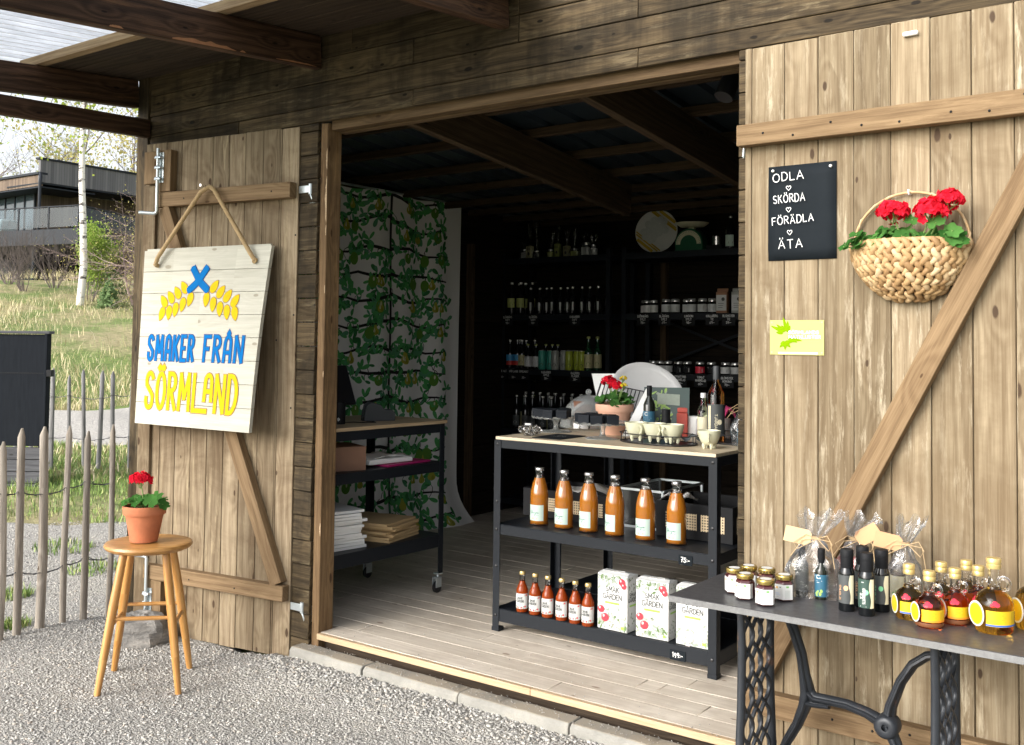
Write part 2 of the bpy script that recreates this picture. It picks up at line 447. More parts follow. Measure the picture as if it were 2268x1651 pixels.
def soil_mat():
    m = NT('grassy_soil')
    ob = m.obj()
    a = m.noise(ob, .45, 6, .65); b = m.noise(ob, 9.0, 5, .7); c = m.noise(ob, 60.0, 3, .6)
    green = m.ramp(b, [(.25, (.06, .09, .018)), (.55, (.15, .22, .045)), (.8, (.28, .33, .09))])
    dry = m.ramp(b, [(.25, (.16, .14, .06)), (.55, (.36, .31, .16)), (.8, (.54, .46, .29))])
    col = m.mix(m.mr(a, .44, .60), green, dry)
    col = m.mix(m.math('MULTIPLY', c, .35), col, (.05, .045, .02, 1))
    m.bsdf(col, .95, 0, m.bump(m.math('ADD', b, c), .8, .03))
    return m.mat
def gravel_mat(name, lo, hi, sc):
    m = NT(name)
    ob = m.obj()
    w = m.vadd(ob, m.node('VectorMath', {0: m.node('TexNoise', {'Vector': ob, 'Scale': 40.0}).outputs[1], 'Scale': .012}, operation='SCALE').outputs[0])
    v = m.node('TexVoronoi', {'Vector': w, 'Scale': sc}, feature='F1')
    v2 = m.node('TexVoronoi', {'Vector': w, 'Scale': sc * 2.3}, feature='F1')
    g = m.node('SeparateColor', {0: v.outputs['Color']}).outputs[0]
    g2 = m.node('SeparateColor', {0: v2.outputs['Color']}).outputs[1]
    t = m.math('MULTIPLY_ADD', g, .6, m.math('MULTIPLY', g2, .4))
    col = m.ramp(t, [(.05, lo), (.5, tuple((a + b) / 2 for a, b in zip(lo, hi))), (.95, hi)])
    big = m.noise(ob, 1.1, 5, .6)
    col = m.mix(m.mr(big, .42, .68, 0, .3), col, (.46, .42, .35, 1))
    gap = m.math('MULTIPLY', m.mr(v.outputs['Distance'], .42, .8), .35)
    col = m.mix(gap, col, (.12, .105, .09, 1))
    h = m.math('SUBTRACT', m.math('MULTIPLY', m.math('SUBTRACT', 1.0, v.outputs['Distance']), 1.0), m.math('MULTIPLY', v2.outputs['Distance'], .4))
    m.bsdf(col, .9, 0, m.bump(h, .9, .012))
    return m.mat
M['soil'] = soil_mat()
M['gravel'] = gravel_mat('crushed_gravel', (.23, .222, .205), (.48, .46, .425), 95.0)
M['pathgravel'] = gravel_mat('pale_path_gravel', (.30, .285, .26), (.48, .455, .42), 40.0)

def sheet(name, xs, ys, fn, mat):
    nx, ny = len(xs), len(ys)
    mb = MB()
    vs = [fn(x, y) for y in ys for x in xs]
    fs = [(j * nx + i, j * nx + i + 1, (j + 1) * nx + i + 1, (j + 1) * nx + i) for j in range(ny - 1) for i in range(nx - 1)]
    mb.add(vs, fs)
    return tag(mb.build(name, mat, smooth=180), kind='structure')
def spread(lo, a, b, hi, step, k=1.22):
    c = list(np.arange(a, b, step)); d = step; x = a; L = []
    while x > lo: d *= k; x -= d; L.append(x)
    d = step; x = c[-1]; H = []
    while x < hi: d *= k; x += d; H.append(x)
    return L[::-1] + c + H
sheet('ground', spread(-420, -9, 5, 200, .16), spread(-120, -4, 7, 420, .16), lambda x, y: (x, y, gz(x, y) - (.03 if y > -.02 and -1.5 < x < 3.4 and y < 3.8 else 0)), M['soil'])
def yard(s, t):
    s2 = s if s < 3.5 else s + .10 * math.sin(t * 3.1) + .07 * math.sin(t * 7.7 + 1)
    x, y = ST(s2, t); return (x, y, gz(x, y) + (.006 if s < 3.7 else -.02) - (.05 if y > -.02 and -1.5 < x < 3.4 else 0))
sheet('gravel_yard', list(np.arange(-6, 3.9, .075)), list(np.arange(-5.5, 4.5, .09)), yard, M['gravel'])
def pth(s, t):
    e = .25 * math.sin(t * .9) + .15 * math.sin(t * 2.3)
    x, y = ST(s + e, t); return (x, y, gz(x, y) + (.02 if 8.8 < s < 14.4 else -.04))
sheet('gravel_path', list(np.arange(8.5, 14.9, .3)), list(np.arange(-30, 40, .4)), pth, M['pathgravel'])

# loose stones lying on the yard: nobody could count them -> one object
def stones():
    bpts = np.array([(0, 0, 1), (.89, 0, .45), (.28, .85, .45), (-.72, .53, .45), (-.72, -.53, .45), (.28, -.85, .45), (.72, .53, -.45), (-.28, .85, -.45), (-.89, 0, -.45), (-.28, -.85, -.45), (.72, -.53, -.45), (0, 0, -1)])
    bf = np.array([(0, 1, 2), (0, 2, 3), (0, 3, 4), (0, 4, 5), (0, 5, 1), (1, 6, 2), (2, 7, 3), (3, 8, 4), (4, 9, 5), (5, 10, 1), (2, 6, 7), (3, 7, 8), (4, 8, 9), (5, 9, 10), (1, 10, 6), (11, 7, 6), (11, 8, 7), (11, 9, 8), (11, 10, 9), (11, 6, 10)])
    P = []
    for _ in range(58000):
        if rng.random() < .76: x, y = rng.uniform(-1.7, 2.3), -.09 - rng.random() ** 1.2 * 2.0
        else: x, y = rng.uniform(-4.2, -1.55), rng.uniform(-1.2, 1.2)
        if -.865 * x + .5 * y > 3.75: continue
        edge = 1.25 if (y > -.3 and -.3 < x < 2.2) else 1
        P.append((x, y, gz(x, y), (.0031 + .0050 * rng.random() ** 2.6) * edge))
    for _ in range(110): x = rng.uniform(-.04, 1.95); P.append((x, -.015 + .45 * rng.random() ** 2.2, .158, rng.uniform(.0012, .0032)))
    for _ in range(420): P.append((rng.uniform(-.14, 2.2), rng.uniform(-.09, -.0), .0965, rng.uniform(.001, .0032)))
    n = len(P)
    vs = np.zeros((n, 12, 3))
    var = [bpts * nr.uniform(.72, 1.25, (12, 1)) for _ in range(14)]
    for i, (x, y, z, r) in enumerate(P):
        a = rng.uniform(0, 6.28); c, s = math.cos(a), math.sin(a)
        b = var[i % 14] * np.array([r * rng.uniform(.9, 1.5), r * rng.uniform(.7, 1.0), r * rng.uniform(.45, .8)])
        tx = rng.uniform(-.4, .4)
        bz = b[:, 2] + b[:, 0] * tx
        vs[i, :, 0] = x + b[:, 0] * c - b[:, 1] * s; vs[i, :, 1] = y + b[:, 0] * s + b[:, 1] * c; vs[i, :, 2] = z + r * .3 + bz + .004
    fs = (bf[None] + (np.arange(n) * 12)[:, None, None]).reshape(-1, 3)
    me = bpy.data.meshes.new('gravel')
    me.vertices.add(n * 12); me.vertices.foreach_set('co', vs.ravel())
    me.loops.add(len(fs) * 3); me.loops.foreach_set('vertex_index', fs.ravel())
    me.polygons.add(len(fs)); me.polygons.foreach_set('loop_start', np.arange(len(fs)) * 3); me.polygons.foreach_set('loop_total', np.full(len(fs), 3))
    me.update(); me.validate()
    m = NT('gravel_stone')
    rd = m.geo().outputs['Random Per Island']
    wn_ = m.node('TexWhiteNoise', {'W': m.math('MULTIPLY', rd, 77.0)}, noise_dimensions='1D').outputs[0]
    c1 = m.ramp(rd, [(0.0, (.18, .174, .163)), (.25, (.32, .308, .288)), (.6, (.42, .403, .372)), (.85, (.52, .50, .455)), (1.0, (.46, .39, .32))])
    c1 = m.mix(m.math('MULTIPLY', m.noise(m.obj(), 260.0, 3), .35), c1, (.20, .19, .18, 1))
    m.bsdf(c1, .85)
    me.materials.append(m.mat)
    o = bpy.data.objects.new('gravel', me); COL.objects.link(o)
    tag(o, kind='stuff')
stones()

def blades(name, pts, hmin, hmax, w, cols, lean=.5):
    n = len(pts)
    A = nr.uniform(0, 6.28, n); H = nr.uniform(hmin, hmax, n) * np.array([p[3] for p in pts]); Wd = nr.uniform(.6, 1.2, n) * w
    B = nr.uniform(0, 6.28, n); Ln = nr.uniform(.1, lean, n) * H
    p = np.array([q[:3] for q in pts])
    c, s = np.cos(A), np.sin(A)
    vs = np.zeros((n, 5, 3))
    side = np.stack([c, s, 0 * c], 1) * Wd[:, None] / 2
    ln = np.stack([np.cos(B), np.sin(B), 0 * c], 1) * Ln[:, None]
    up = np.zeros((n, 3)); up[:, 2] = H
    vs[:, 0] = p - side; vs[:, 1] = p + side
    vs[:, 2] = p + side * .7 + ln * .3 + up * .55; vs[:, 3] = p - side * .7 + ln * .3 + up * .55
    vs[:, 4] = p + ln + up * .95
    i = np.arange(n) * 5
    tri = np.stack([np.stack([i, i + 1, i + 2], 1), np.stack([i, i + 2, i + 3], 1), np.stack([i + 3, i + 2, i + 4], 1)], 1).reshape(-1, 3)
    me = bpy.data.meshes.new(name)
    me.vertices.add(n * 5); me.vertices.foreach_set('co', vs.ravel())
    me.loops.add(len(tri) * 3); me.loops.foreach_set('vertex_index', tri.ravel())
    me.polygons.add(len(tri)); me.polygons.foreach_set('loop_start', np.arange(len(tri)) * 3); me.polygons.foreach_set('loop_total', np.full(len(tri), 3))
    me.update()
    m = NT(name + '_blade')
    rd = m.geo().outputs['Random Per Island']
    m.bsdf(m.ramp(rd, cols), .6, 0, None, Subsurface_Weight=0.0)
    me.materials.append(m.mat)
    o = bpy.data.objects.new(name, me); COL.objects.link(o)
    return tag(o, kind='stuff')
def patch(x, y): return math.sin(x * 2.1 + 1.3 * math.sin(y * 1.7)) + math.sin(y * 2.6 + x * .8)
gp = []
for _ in range(42000):
    s, t = rng.uniform(3.75, 8.7), rng.uniform(-1.6, 3.8)
    x, y = ST(s + .2 * math.sin(t * 3), t)
    if rng.random() < .25 + .25 * (patch(x, y) + 2): gp.append((x, y, gz(x, y), .6 + .25 * (patch(x * 1.7, y) + 1)))
for cx, cy, rr in ((-2.35, -.25, .12), (-1.95, .25, .1), (-1.75, -.55, .09), (-2.5, .35, .16), (-1.62, .05, .07), (-3.1, .5, .2)):
    for _ in range(260):
        a, q = rng.uniform(0, 6.28), rr * rng.random() ** .5
        x, y = cx + q * math.cos(a), cy + q * math.sin(a); gp.append((x, y, gz(x, y), .7))
for _ in range(15000):
    s = 14.5 + 20 * rng.random() ** 1.6; t = rng.uniform(-.26, .46) * (s + 4.6); x, y = ST(s, t)
    if patch(x * .5, y * .5) > .1: gp.append((x, y, gz(x, y), 2.2))
blades('grass', gp, .035, .10, .007, [(0, (.07, .14, .025)), (.45, (.16, .27, .05)), (.8, (.29, .38, .09)), (1, (.42, .40, .18))])
dg = []
for _ in range(60000):
    s = 14.6 + 24 * rng.random() ** 1.3; t = rng.uniform(-.26, .46) * (s + 4.6); x, y = ST(s, t)
    if rng.random() < .55 + .3 * patch(x * .35, y * .35): dg.append((x, y, gz(x, y), .7 + .5 * rng.random() + (s - 14) * .03))
for _ in range(2500):
    s, t = rng.uniform(5.2, 8.6), rng.uniform(-1.5, 3.6); x, y = ST(s, t); dg.append((x, y, gz(x, y), .45))
blades('dry_grass', dg, .07, .25, .014, [(0, (.20, .22, .075)), (.3, (.38, .34, .16)), (.65, (.55, .46, .27)), (1, (.70, .61, .42))], .9)

# ================================================================== SHED
shed = thing('timber_shed', 'dark stained timber shed with wide open shop doorway and two plank doors swung back', 'shed')
PZ = .1128; Z0 = 1.924 - PZ * 17
def cladding(mb, x0, x1, zlo, zhi, y=0.0, breaks=()):
    k = 0
    z = Z0
    while z < zhi:
        a, b = max(z, zlo), min(z + PZ, zhi)
        if b - a > .012:
            xs = [x0] + sorted(q for q in breaks if x0 + .2 < q < x1 - .2 and rng.random() < .45) + [x1]
            for p, q in zip(xs[:-1], xs[1:]):
                jx = rng.uniform(-.004, .003)
                tl = rng.uniform(.002, .004)
                o = V(p + .001, y - tl + .001, a + .0015); n = V(0, -1, 0)
                dv = V(0, tl, b - a - .003).normalized()
                mb.plank(o + V(0, rng.uniform(-.001, .001), 0), (1, 0, 0), dv, dv.cross(V(1, 0, 0)), q - p - .002 + (jx if q == x1 else 0), b - a - .003, -.02)
        z += PZ; k += 1
mb = MB()
BR = (-.7, .1, .48, 1.05, 1.6, 2.4, 2.9)
cladding(mb, -1.455, 3.4, 2.526, 2.96, breaks=BR)
cladding(mb, -1.455, -.112, .035, 2.526)
cladding(mb, 2.0, 3.4, .035, 2.526, breaks=(2.7,))
def nails(mb, x, z0, z1, mat=1, jit=.008):
    z = Z0
    while z < z1:
        for q in (.03, .075):
            if z0 < z + q < z1: mb.ball((x + rng.uniform(-jit, jit), -.0035, z + q + rng.uniform(-.006, .006)), .0052, 6, 4, mat=mat)
        z += PZ
for x, a, b in ((-.135, .1, 2.9), (2.021, .2, 2.9), (.5, 2.53, 2.8), (1.5, 2.53, 2.75), (-.235, 2.5, 2.9)): nails(mb, x, a, b)
mb.build('front_wall', [M['clad'], M['zinc']], shed, smooth=30, bevel=.0065, seg=1)
mb = MB(); mb.bx(-1.45, 3.4, .026, .036, 2.54, 2.96); mb.build('light_block_panel', M['darkwall'], shed)  # unseen board added to stop sky light leaking through the cladding gaps
mb = MB()
mb.plank((-1.56, -.03, 0), (0, 0, 1), (1, 0, 0), (0, 1, 0), 2.94, .1, .05)
mb.plank((-1.585, .022, 0), (0, 0, 1), (0, 1, 0), (1, 0, 0), 2.94, .12, .05)
mb.build('corner_post', M['clad'], shed, bevel=.003, seg=1)
# inside walls
def boards_in(name, o, du, dv, L, H, n, mat, pitch=.12, th=.02):
    mb = MB(); o, du, dv = V(*o), V(*du), V(*dv); dw = du.cross(dv)
    for i in range(int(H / pitch)):
        mb.plank(o + dv * (i * pitch) + dw * rng.uniform(0, .004), du, dv, dw, L, pitch - .004, th)
    return mb.build(name, mat, shed, bevel=.003, seg=1)
mb = MB(); mb.bx(-1.552, -1.535, .03, 3.78, .0, 2.72); mb.bx(-1.535, 3.36, 3.782, 3.80, .0, 2.56); mb.bx(3.345, 3.36, .03, 3.78, .0, 2.72); mb.build('light_block_panel', M['darkwall'], shed)  # unseen panels added outside the inner boards to keep daylight from leaking in
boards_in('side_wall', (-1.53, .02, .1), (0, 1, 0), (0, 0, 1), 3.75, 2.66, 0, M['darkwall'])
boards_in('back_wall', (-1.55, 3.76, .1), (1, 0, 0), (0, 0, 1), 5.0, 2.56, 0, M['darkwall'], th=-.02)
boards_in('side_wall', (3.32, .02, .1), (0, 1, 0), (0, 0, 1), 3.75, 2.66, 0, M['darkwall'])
for x, y, s_ in ((-.3, 3.70, .05), (.95, 3.70, .05), (-1.50, 1.2, .05), (-1.50, 2.8, .05)):
    mb = MB(); mb.plank((x, y, .16), (0, 0, 1), (1, 0, 0), (0, 1, 0), 2.1, s_, .05); mb.build('wall_stud', M['rafter'], shed, bevel=.003, seg=1)
# floor
mb = MB()
y = .005; k = 0
while y < 3.75:
    cuts = [-1.5] + sorted(rng.uniform(-1.2, 3.0) for _ in range(2)) + [3.3]
    if k == 0: cuts = [-.06, 1.2, 2.02]
    for p, q in zip(cuts[:-1], cuts[1:]): mb.plank((p, y, .135), (1, 0, 0), (0, 1, 0), (0, 0, 1), q - p - .0015, .1185, .025 + rng.uniform(-.0008, .0008))
    y += .12; k += 1
mb.build('floor', M['floor'], shed, bevel=.002, seg=1)
mb = MB()
mb.plank((-.058, -.022, .133), (1, 0, 0), (0, 0, 1), (0, 1, 0), 1.2, .0265, .026)
mb.plank((1.144, -.022, .133), (1, 0, 0), (0, 0, 1), (0, 1, 0), .87, .0265, .026)
mb.build('sill', M['sill'], shed, bevel=.003, seg=2)
mb = MB(); mb.bx(-1.5, 3.3, .03, .12, .0, .13); mb.build('sill_beam', M['soffit'], shed)
# opening frame
mb = MB()
mb.plank((-.112, -.004, .035), (0, 0, 1), (1, 0, 0), (0, 1, 0), 2.49, .018, .05)
mb.plank((-.092, -.010, .02), (0, 0, 1), (1, 0, 0), (0, 1, 0), 2.50, .034, .09)
mb.build('door_jamb', M['jamb'], shed, bevel=.004, seg=2)
mb = MB(); mb.plank((2.003, .012, .16), (0, 0, 1), (1, 0, 0), (0, 1, 0), 2.36, .05, .09); mb.build('door_jamb', M['jamb'], shed, bevel=.004)
mb = MB()
mb.plank((-.058, .012, 2.488), (1, 0, 0), (0, 0, 1), (0, 1, 0), 2.06, .05, .045)
mb.plank((-.058, .06, 2.482), (1, 0, 0), (0, 0, 1), (0, 1, 0), 2.06, .05, .045)
mb.build('lintel', M['lintel'], shed, bevel=.003)
mb = MB(); rr = random.Random(5)
for z0_, z1_, w_ in ((2.30, 2.40, .010), (2.05, 2.27, .013), (1.99, 2.04, .006), (1.72, 1.76, .006), (1.33, 1.36, .004), (.60, .66, .006)):
    n = 12; L_, R_ = [], []
    for i in range(n + 1):
        z = z0_ + (z1_ - z0_) * i / n; e = math.sin(PI * i / n) ** .5
        L_.append((-.0585 - w_ * e * rr.uniform(.5, 1), -.0112, z)); R_.append((-.0578, -.0112, z))
    mb.add(L_ + R_, [(i, n + 1 + i, n + 2 + i, i + 1) for i in range(n)])
mb.build('worn_edge', M['sill'], shed, smooth=0)
# roof: rafters run back and down, battens across, dark sheet metal above
RS = -.105
def rz(y): return 2.513 + RS * min(y, 2.2)
for x in (-1.46, .33, 1.27, 2.21, 3.1):
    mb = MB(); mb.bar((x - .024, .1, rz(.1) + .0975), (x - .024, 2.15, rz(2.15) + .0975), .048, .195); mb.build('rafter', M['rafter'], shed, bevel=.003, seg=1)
for y in (.26, .69, 1.1, 1.54, 1.95, 2.4, 2.85, 3.3, 3.7):
    mb = MB()
    z = rz(y) + .195 + .024
    mb.bar((-1.55, y, z), (3.4, y, z), .045, .046); mb.build('roof_batten', M['rafter'], shed, bevel=.003, seg=1)
m = NT('dark_blue_sheet')
m.bsdf(m.mix(m.noise(m.obj(), 3.0, 4), (.010, .018, .026, 1), (.026, .04, .05, 1)), .45, .3)
M['bluesheet'] = m.mat
mb = MB()
xs = []
x = -1.85
while x < 3.7: xs += [(x, 0), (x + .07, 0), (x + .085, .022), (x + .125, .022), (x + .14, 0)]; x += .2
L1 = [(a, .08, rz(.08) + .246 + h) for a, h in xs]; L2 = [(a, 2.2, rz(2.2) + .246 + h) for a, h in xs]; L3 = [(a, 3.95, rz(3.95) + .246 + h) for a, h in xs]
n_ = len(xs)
mb.add(L1 + L2 + L3, [(j + i, j + i + 1, j + n_ + i + 1, j + n_ + i) for j in (0, n_) for i in range(n_ - 1)])
mb.build('roof_sheet', M['bluesheet'], shed, smooth=0, solid=.004)
mb = MB(); mb.plank((-1.87, .3, rz(.3) + .12), (0, 1, RS), (0, 0, 1), (1, 0, 0), 3.7, .14, .025); mb.plank((-1.845, .3, rz(.3) + .15), (0, 1, RS), (1, 0, 0), (0, 0, 1), 3.7, .3, .02)
mb.build('eave_board', M['soffit'], shed)

# ------------------------------------------------ left door leaf (swung back, free end proud of the wall)
LA = PI + .1339
def leaf(name, loc, rz_, edges, z0, z1, mat, sgn):
    mb = MB()
    for a, b in zip(edges[:-1], edges[1:]):
        mb.plank((a + .001, 0, z0 + rng.uniform(-.003, .003)), (0, 0, 1), (1, 0, 0), (0, -sgn, 0), z1 - z0, b - a - .0022, .022 + rng.uniform(-.001, .001))
    o = mb.build(name, mat, shed, bevel=.0025, seg=1)
    o.location = loc; o.rotation_euler = (0, 0, rz_)
    return o
dl = leaf('door', (-.24, -.03, 0), LA, [-.008, .1, .111, .219, .334, .441, .551, .662, .771, .88, .99, 1.03], .012, 2.52, M['door_l'], 1)
dl['label'] = 'narrow brown door leaf with barrel bolts'
def sub(parent, mb, name, mat, bevel=.003, **k): return mb.build(name, mat, parent, bevel=bevel, **k)
mb = MB(); mb.plank((.005, .002, 2.175), (1, 0, 0), (0, 0, 1), (0, 1, 0), .90, .075, .045); sub(dl, mb, 'batten', M['batten'])
mb = MB(); mb.plank((.0, .002, .283), (1, 0, 0), (0, 0, 1), (0, 1, 0), .925, .072, .045); sub(dl, mb, 'batten', M['batten'])
mb = MB()
p, q = V(.848, .0235, 2.172), V(.045, .0235, .358)
mb.bar(p, q, .072, .043, up=(0, 1, 0)); sub(dl, mb, 'brace', M['batten'])
mb = MB(); mb.plank((.80, .002, 2.253), (0, 0, 1), (1, 0, 0), (0, 1, 0), .215, .085, .045); mb.plank((.888, .001, 2.30), (0, 0, 1), (1, 0, 0), (0, 1, 0), .168, .11, .040)
sub(dl, mb, 'bolt_block', M['batten'])
mb = MB(); mb.plank((.935, .0005, .03), (0, 0, 1), (1, 0, 0), (0, 1, 0), 2.265, .085, .018); sub(dl, mb, 'edge_board', M['door_l'])
mb = MB(); mb.plank((.80, .002, .03), (0, 0, 1), (1, 0, 0), (0, 1, 0), .25, .085, .04); sub(dl, mb, 'bolt_block', M['batten'])
def bolt(par, zb, zt, w, yo, handle_z, up):
    mb = MB()
    mb.bx(w - .026, w + .026, yo, yo + .004, zb, zt)
    for z in (zb + .02, (zb + zt) / 2, zt - .025):
        mb.tube([(w - .018, yo + .004, z), (w - .017, yo + .02, z), (w, yo + .027, z), (w + .017, yo + .02, z), (w + .018, yo + .004, z)], .009, 6, flat=.4)
    for z in (zb + .008, zt - .008):
        for dx in (-.018, .018): mb.ball((w + dx, yo + .005, z), .004, 6, 4)
    s_ = 1 if up else -1
    zt2 = zt + .02 if up else zb - .03
    pts = [(w, yo + .016, zt2), (w, yo + .016, handle_z + .012 * s_), (w + .004, yo + .017, handle_z + .003 * s_), (w + .016, yo + .022, handle_z), (w + .09, yo + .05, handle_z + .006)]
    mb.tube(pts, .0085, 10)
    return sub(par, mb, 'bolt', M['zinc'], bevel=0)
bolt(dl, 2.30, 2.455, .872, .047, 2.14, True)
bolt(dl, .095, .24, .885, .043, .40, False)
mb = MB()
for w, z in ((.3, .31), (.6, .315), (.12, 2.21), (.7, 2.21), (.11, 1.5), (.006, 1.62), (.012, 1.18), (.005, 2.0)): mb.ball((w, .046 if z in (.31, .315, 2.21) else .001, z), .0045, 6, 4)
sub(dl, mb, 'screw_heads', M['mattblack'], bevel=0)
def hinge(x, z, side):
    mb = MB()
    mb.bx(x - .018, x + .018, -.012, -.008, z - .05, z + .05)
    mb.tube([(x - side * .004, -.02, z + .0), (x - side * .004, -.02, z + .05)], .010, 10)
    mb.bx(x - side * .075, x - side * .004, -.03, -.026, z + .008, z + .042)
    mb.tube([(x - side * .004, -.02, z), (x + side * .006, -.018, z - .022), (x + side * .008, -.012, z - .045)], .005, 8)
    for dz in (-.035, .038): mb.ball((x + side * .008, -.012, z + dz), .0042, 6, 4)
    mb.build('hinge', M['zinc'], shed, bevel=.0012)
hinge(-.155, 2.19, 1); hinge(-.155, .235, 1)
# ------------------------------------------------ right door leaf
dr = leaf('door', (2.03, -.035, 0), -.02, [.0, .025, .142, .258, .375, .492, .611, .73, .848, .965, 1.055], .03, 2.52, M['door_r'], -1)
dr['label'] = 'sunlit tan door leaf folded flat against the wall'
mb = MB(); mb.plank((-.01, -.047, 2.178), (1, 0, 0), (0, 0, 1), (0, 1, 0), 1.06, .072, .045); sub(dr, mb, 'batten', M['batten'])
mb = MB(); mb.plank((.02, -.047, .292), (1, 0, 0), (0, 0, 1), (0, 1, 0), 1.02, .075, .045); sub(dr, mb, 'batten', M['batten'])
mb = MB(); mb.bar((.075, -.0235, .42), (.965, -.0235, 2.15), .072, .043, up=(0, 1, 0)); sub(dr, mb, 'brace', M['batten'])
mb = MB(); mb.bx(.533, .579, -.016, -.0005, 2.469, 2.483); sub(dr, mb, 'catch_plate', M['white'], bevel=.004)
mb = MB(); mb.bx(2.012, 2.026, -.013, -.009, 2.14, 2.243); mb.bx(2.018, 2.028, -.028, -.012, 2.19, 2.243); mb.tube([(2.02, -.024, 2.15), (2.024, -.02, 2.2)], .006, 8); mb.build('hinge', M['zinc'], shed, bevel=.0012)

rr = random.Random(12)
for w in (.08, .2, .315, .43, .55, .67, .79, .9):
    for z, yo in ((2.214 + rr.uniform(-.02, .02), -.0475), (.33 + rr.uniform(-.02, .02), -.0475)):
        mb = MB(); mb.ball((w + rr.uniform(-.02, .02), yo, z), .0042, 6, 4); sub(dr, mb, 'screw', M['mattblack'], bevel=0)
# ================================================================== PERGOLA
perg = thing('pergola', 'dark stained pergola roof with clear corrugated sheeting in front of the shed', 'pergola')
def pbeam(x0, x1, ztop, dep, sl, y1=-3.9, y0=-.03):
    mb = MB()
    a = V((x0 + x1) / 2, y0, ztop - dep / 2); b = V((x0 + x1) / 2, y1, ztop - dep / 2 + sl * (y1 - y0))
    mb.bar(a, b, x1 - x0, dep); return mb.build('beam', M['beam'], perg, bevel=.004)
for x0 in (-.142, -1.6, .957): pbeam(x0, x0 + .05, 2.93, .152, .078)
rr = random.Random(3)
M['scrape'] = pm('scraped_bare_wood', (.34, .16, .075), .8, 0, .3, 60)
for y0_, y1_, h_ in ((-.84, -.52, .022), (-.50, -.47, .008), (-.30, -.06, .007), (-1.12, -1.06, .012), (-1.75, -1.62, .014), (-2.2, -2.05, .02)):
    n = 12; A_, B_ = [], []; mb = MB()
    for i in range(n + 1):
        y = y0_ + (y1_ - y0_) * i / n; zb = 2.93 + .078 * (y + .03) - .152 + .003
        A_.append((-.0915, y, zb)); B_.append((-.0915, y, zb + .001 + h_ * math.sin(PI * min(1, (i + .4) / n)) ** .6 * rr.uniform(.5, 1)))
    mb.add(A_ + B_, [(i, i + 1, n + 2 + i, n + 1 + i) for i in range(n)]); mb.build('scraped_patch', M['scrape'], perg, smooth=0)
pbeam(-1.475, -1.43, 2.695, .098, .029, y0=-.034)
def pz(y): return 2.93 + .078 * (y + .03)
for y in (-.595, -1.5, -2.4, -3.3):
    mb = MB(); mb.bar((-1.72, y, pz(y) + .0245), (1.2, y, pz(y) + .0245), .05, .045); mb.build('purlin', M['purlin'], perg, bevel=.003)
mb = MB()
y = -.012
while y > -.5:
    mb.plank((-1.7, y, pz(y) + .003), (1, 0, 0), (0, -1, -.078), (0, 0, 1), 2.86, .134, .02); y -= .139
mb.build('soffit_boards', M['soffit'], perg, bevel=.003)
m = NT('clear_corrugated_plastic')
tr = m.node('BsdfTransparent', {'Color': (.31, .34, .38, 1)})
tl = m.node('BsdfTranslucent', {'Color': (.43, .455, .49, 1)})
gl = m.node('BsdfGlossy', {'Color': (1, 1, 1, 1), 'Roughness': .15})
dirt = m.noise(m.vmul(m.obj(), (18, 2.5, 5)), 1.0, 5, .7)
s1 = m.node('MixShader', {0: m.mr(dirt, .3, .7, .45, .8), 1: tr.outputs[0], 2: tl.outputs[0]})
fr = m.node('Fresnel', {'IOR': 1.45})
s2 = m.node('MixShader', {0: fr.outputs[0], 1: s1.outputs[0], 2: gl.outputs[0]})
m.l.new(s2.outputs[0], m.out.inputs[0])
mb = MB()
xs = [(-1.8 + i * .0127, .013 * math.sin(i * PI / 3)) for i in range(236)]
n_ = len(xs)
rows = [(-.56), (-1.5), (-2.6), (-4.0)]
vs_ = [(a, y, pz(y) + .059 + h) for y in rows for a, h in xs]
mb.add(vs_, [(j * n_ + i, j * n_ + i + 1, (j + 1) * n_ + i + 1, (j + 1) * n_ + i) for j in range(3) for i in range(n_ - 1)])
mb.build('corrugated_sheet', m.mat, perg, smooth=180)

# ================================================================== KERB STONES
m = NT('cast_concrete')
ob = m.obj()
a = m.noise(ob, 6.0, 6, .65); b = m.noise(ob, 160.0, 3, .6)
col = m.ramp(a, [(.3, (.19, .185, .165)), (.55, (.29, .28, .25)), (.75, (.37, .345, .295))])
col = m.mix(m.math('MULTIPLY', m.mr(b, .45, .7), .4), col, (.24, .225, .2, 1))
nz_ = m.node('SeparateXYZ', {0: m.geo().outputs['Normal']}).outputs[2]
col = m.mix(m.math('MULTIPLY', m.mr(nz_, .6, .95), m.mr(a, .35, .6, .25, .75)), col, (.31, .26, .19, 1))
m.bsdf(col, .92, 0, m.bump(m.math('ADD', m.math('MULTIPLY', a, .6), b), .5, .004))
M['concrete'] = m.mat
kx = [-.155, .31, .845, 1.375, 1.92, 2.4]
KL = ['short grey concrete kerb stone against the brown door jamb', 'grey concrete kerb stone next to the short one by the brown jamb', 'middle grey concrete kerb stone along the pale sill',
      'grey concrete kerb stone below the sill where the rack price is chalked', 'grey concrete kerb stone running in under the stone-topped table']
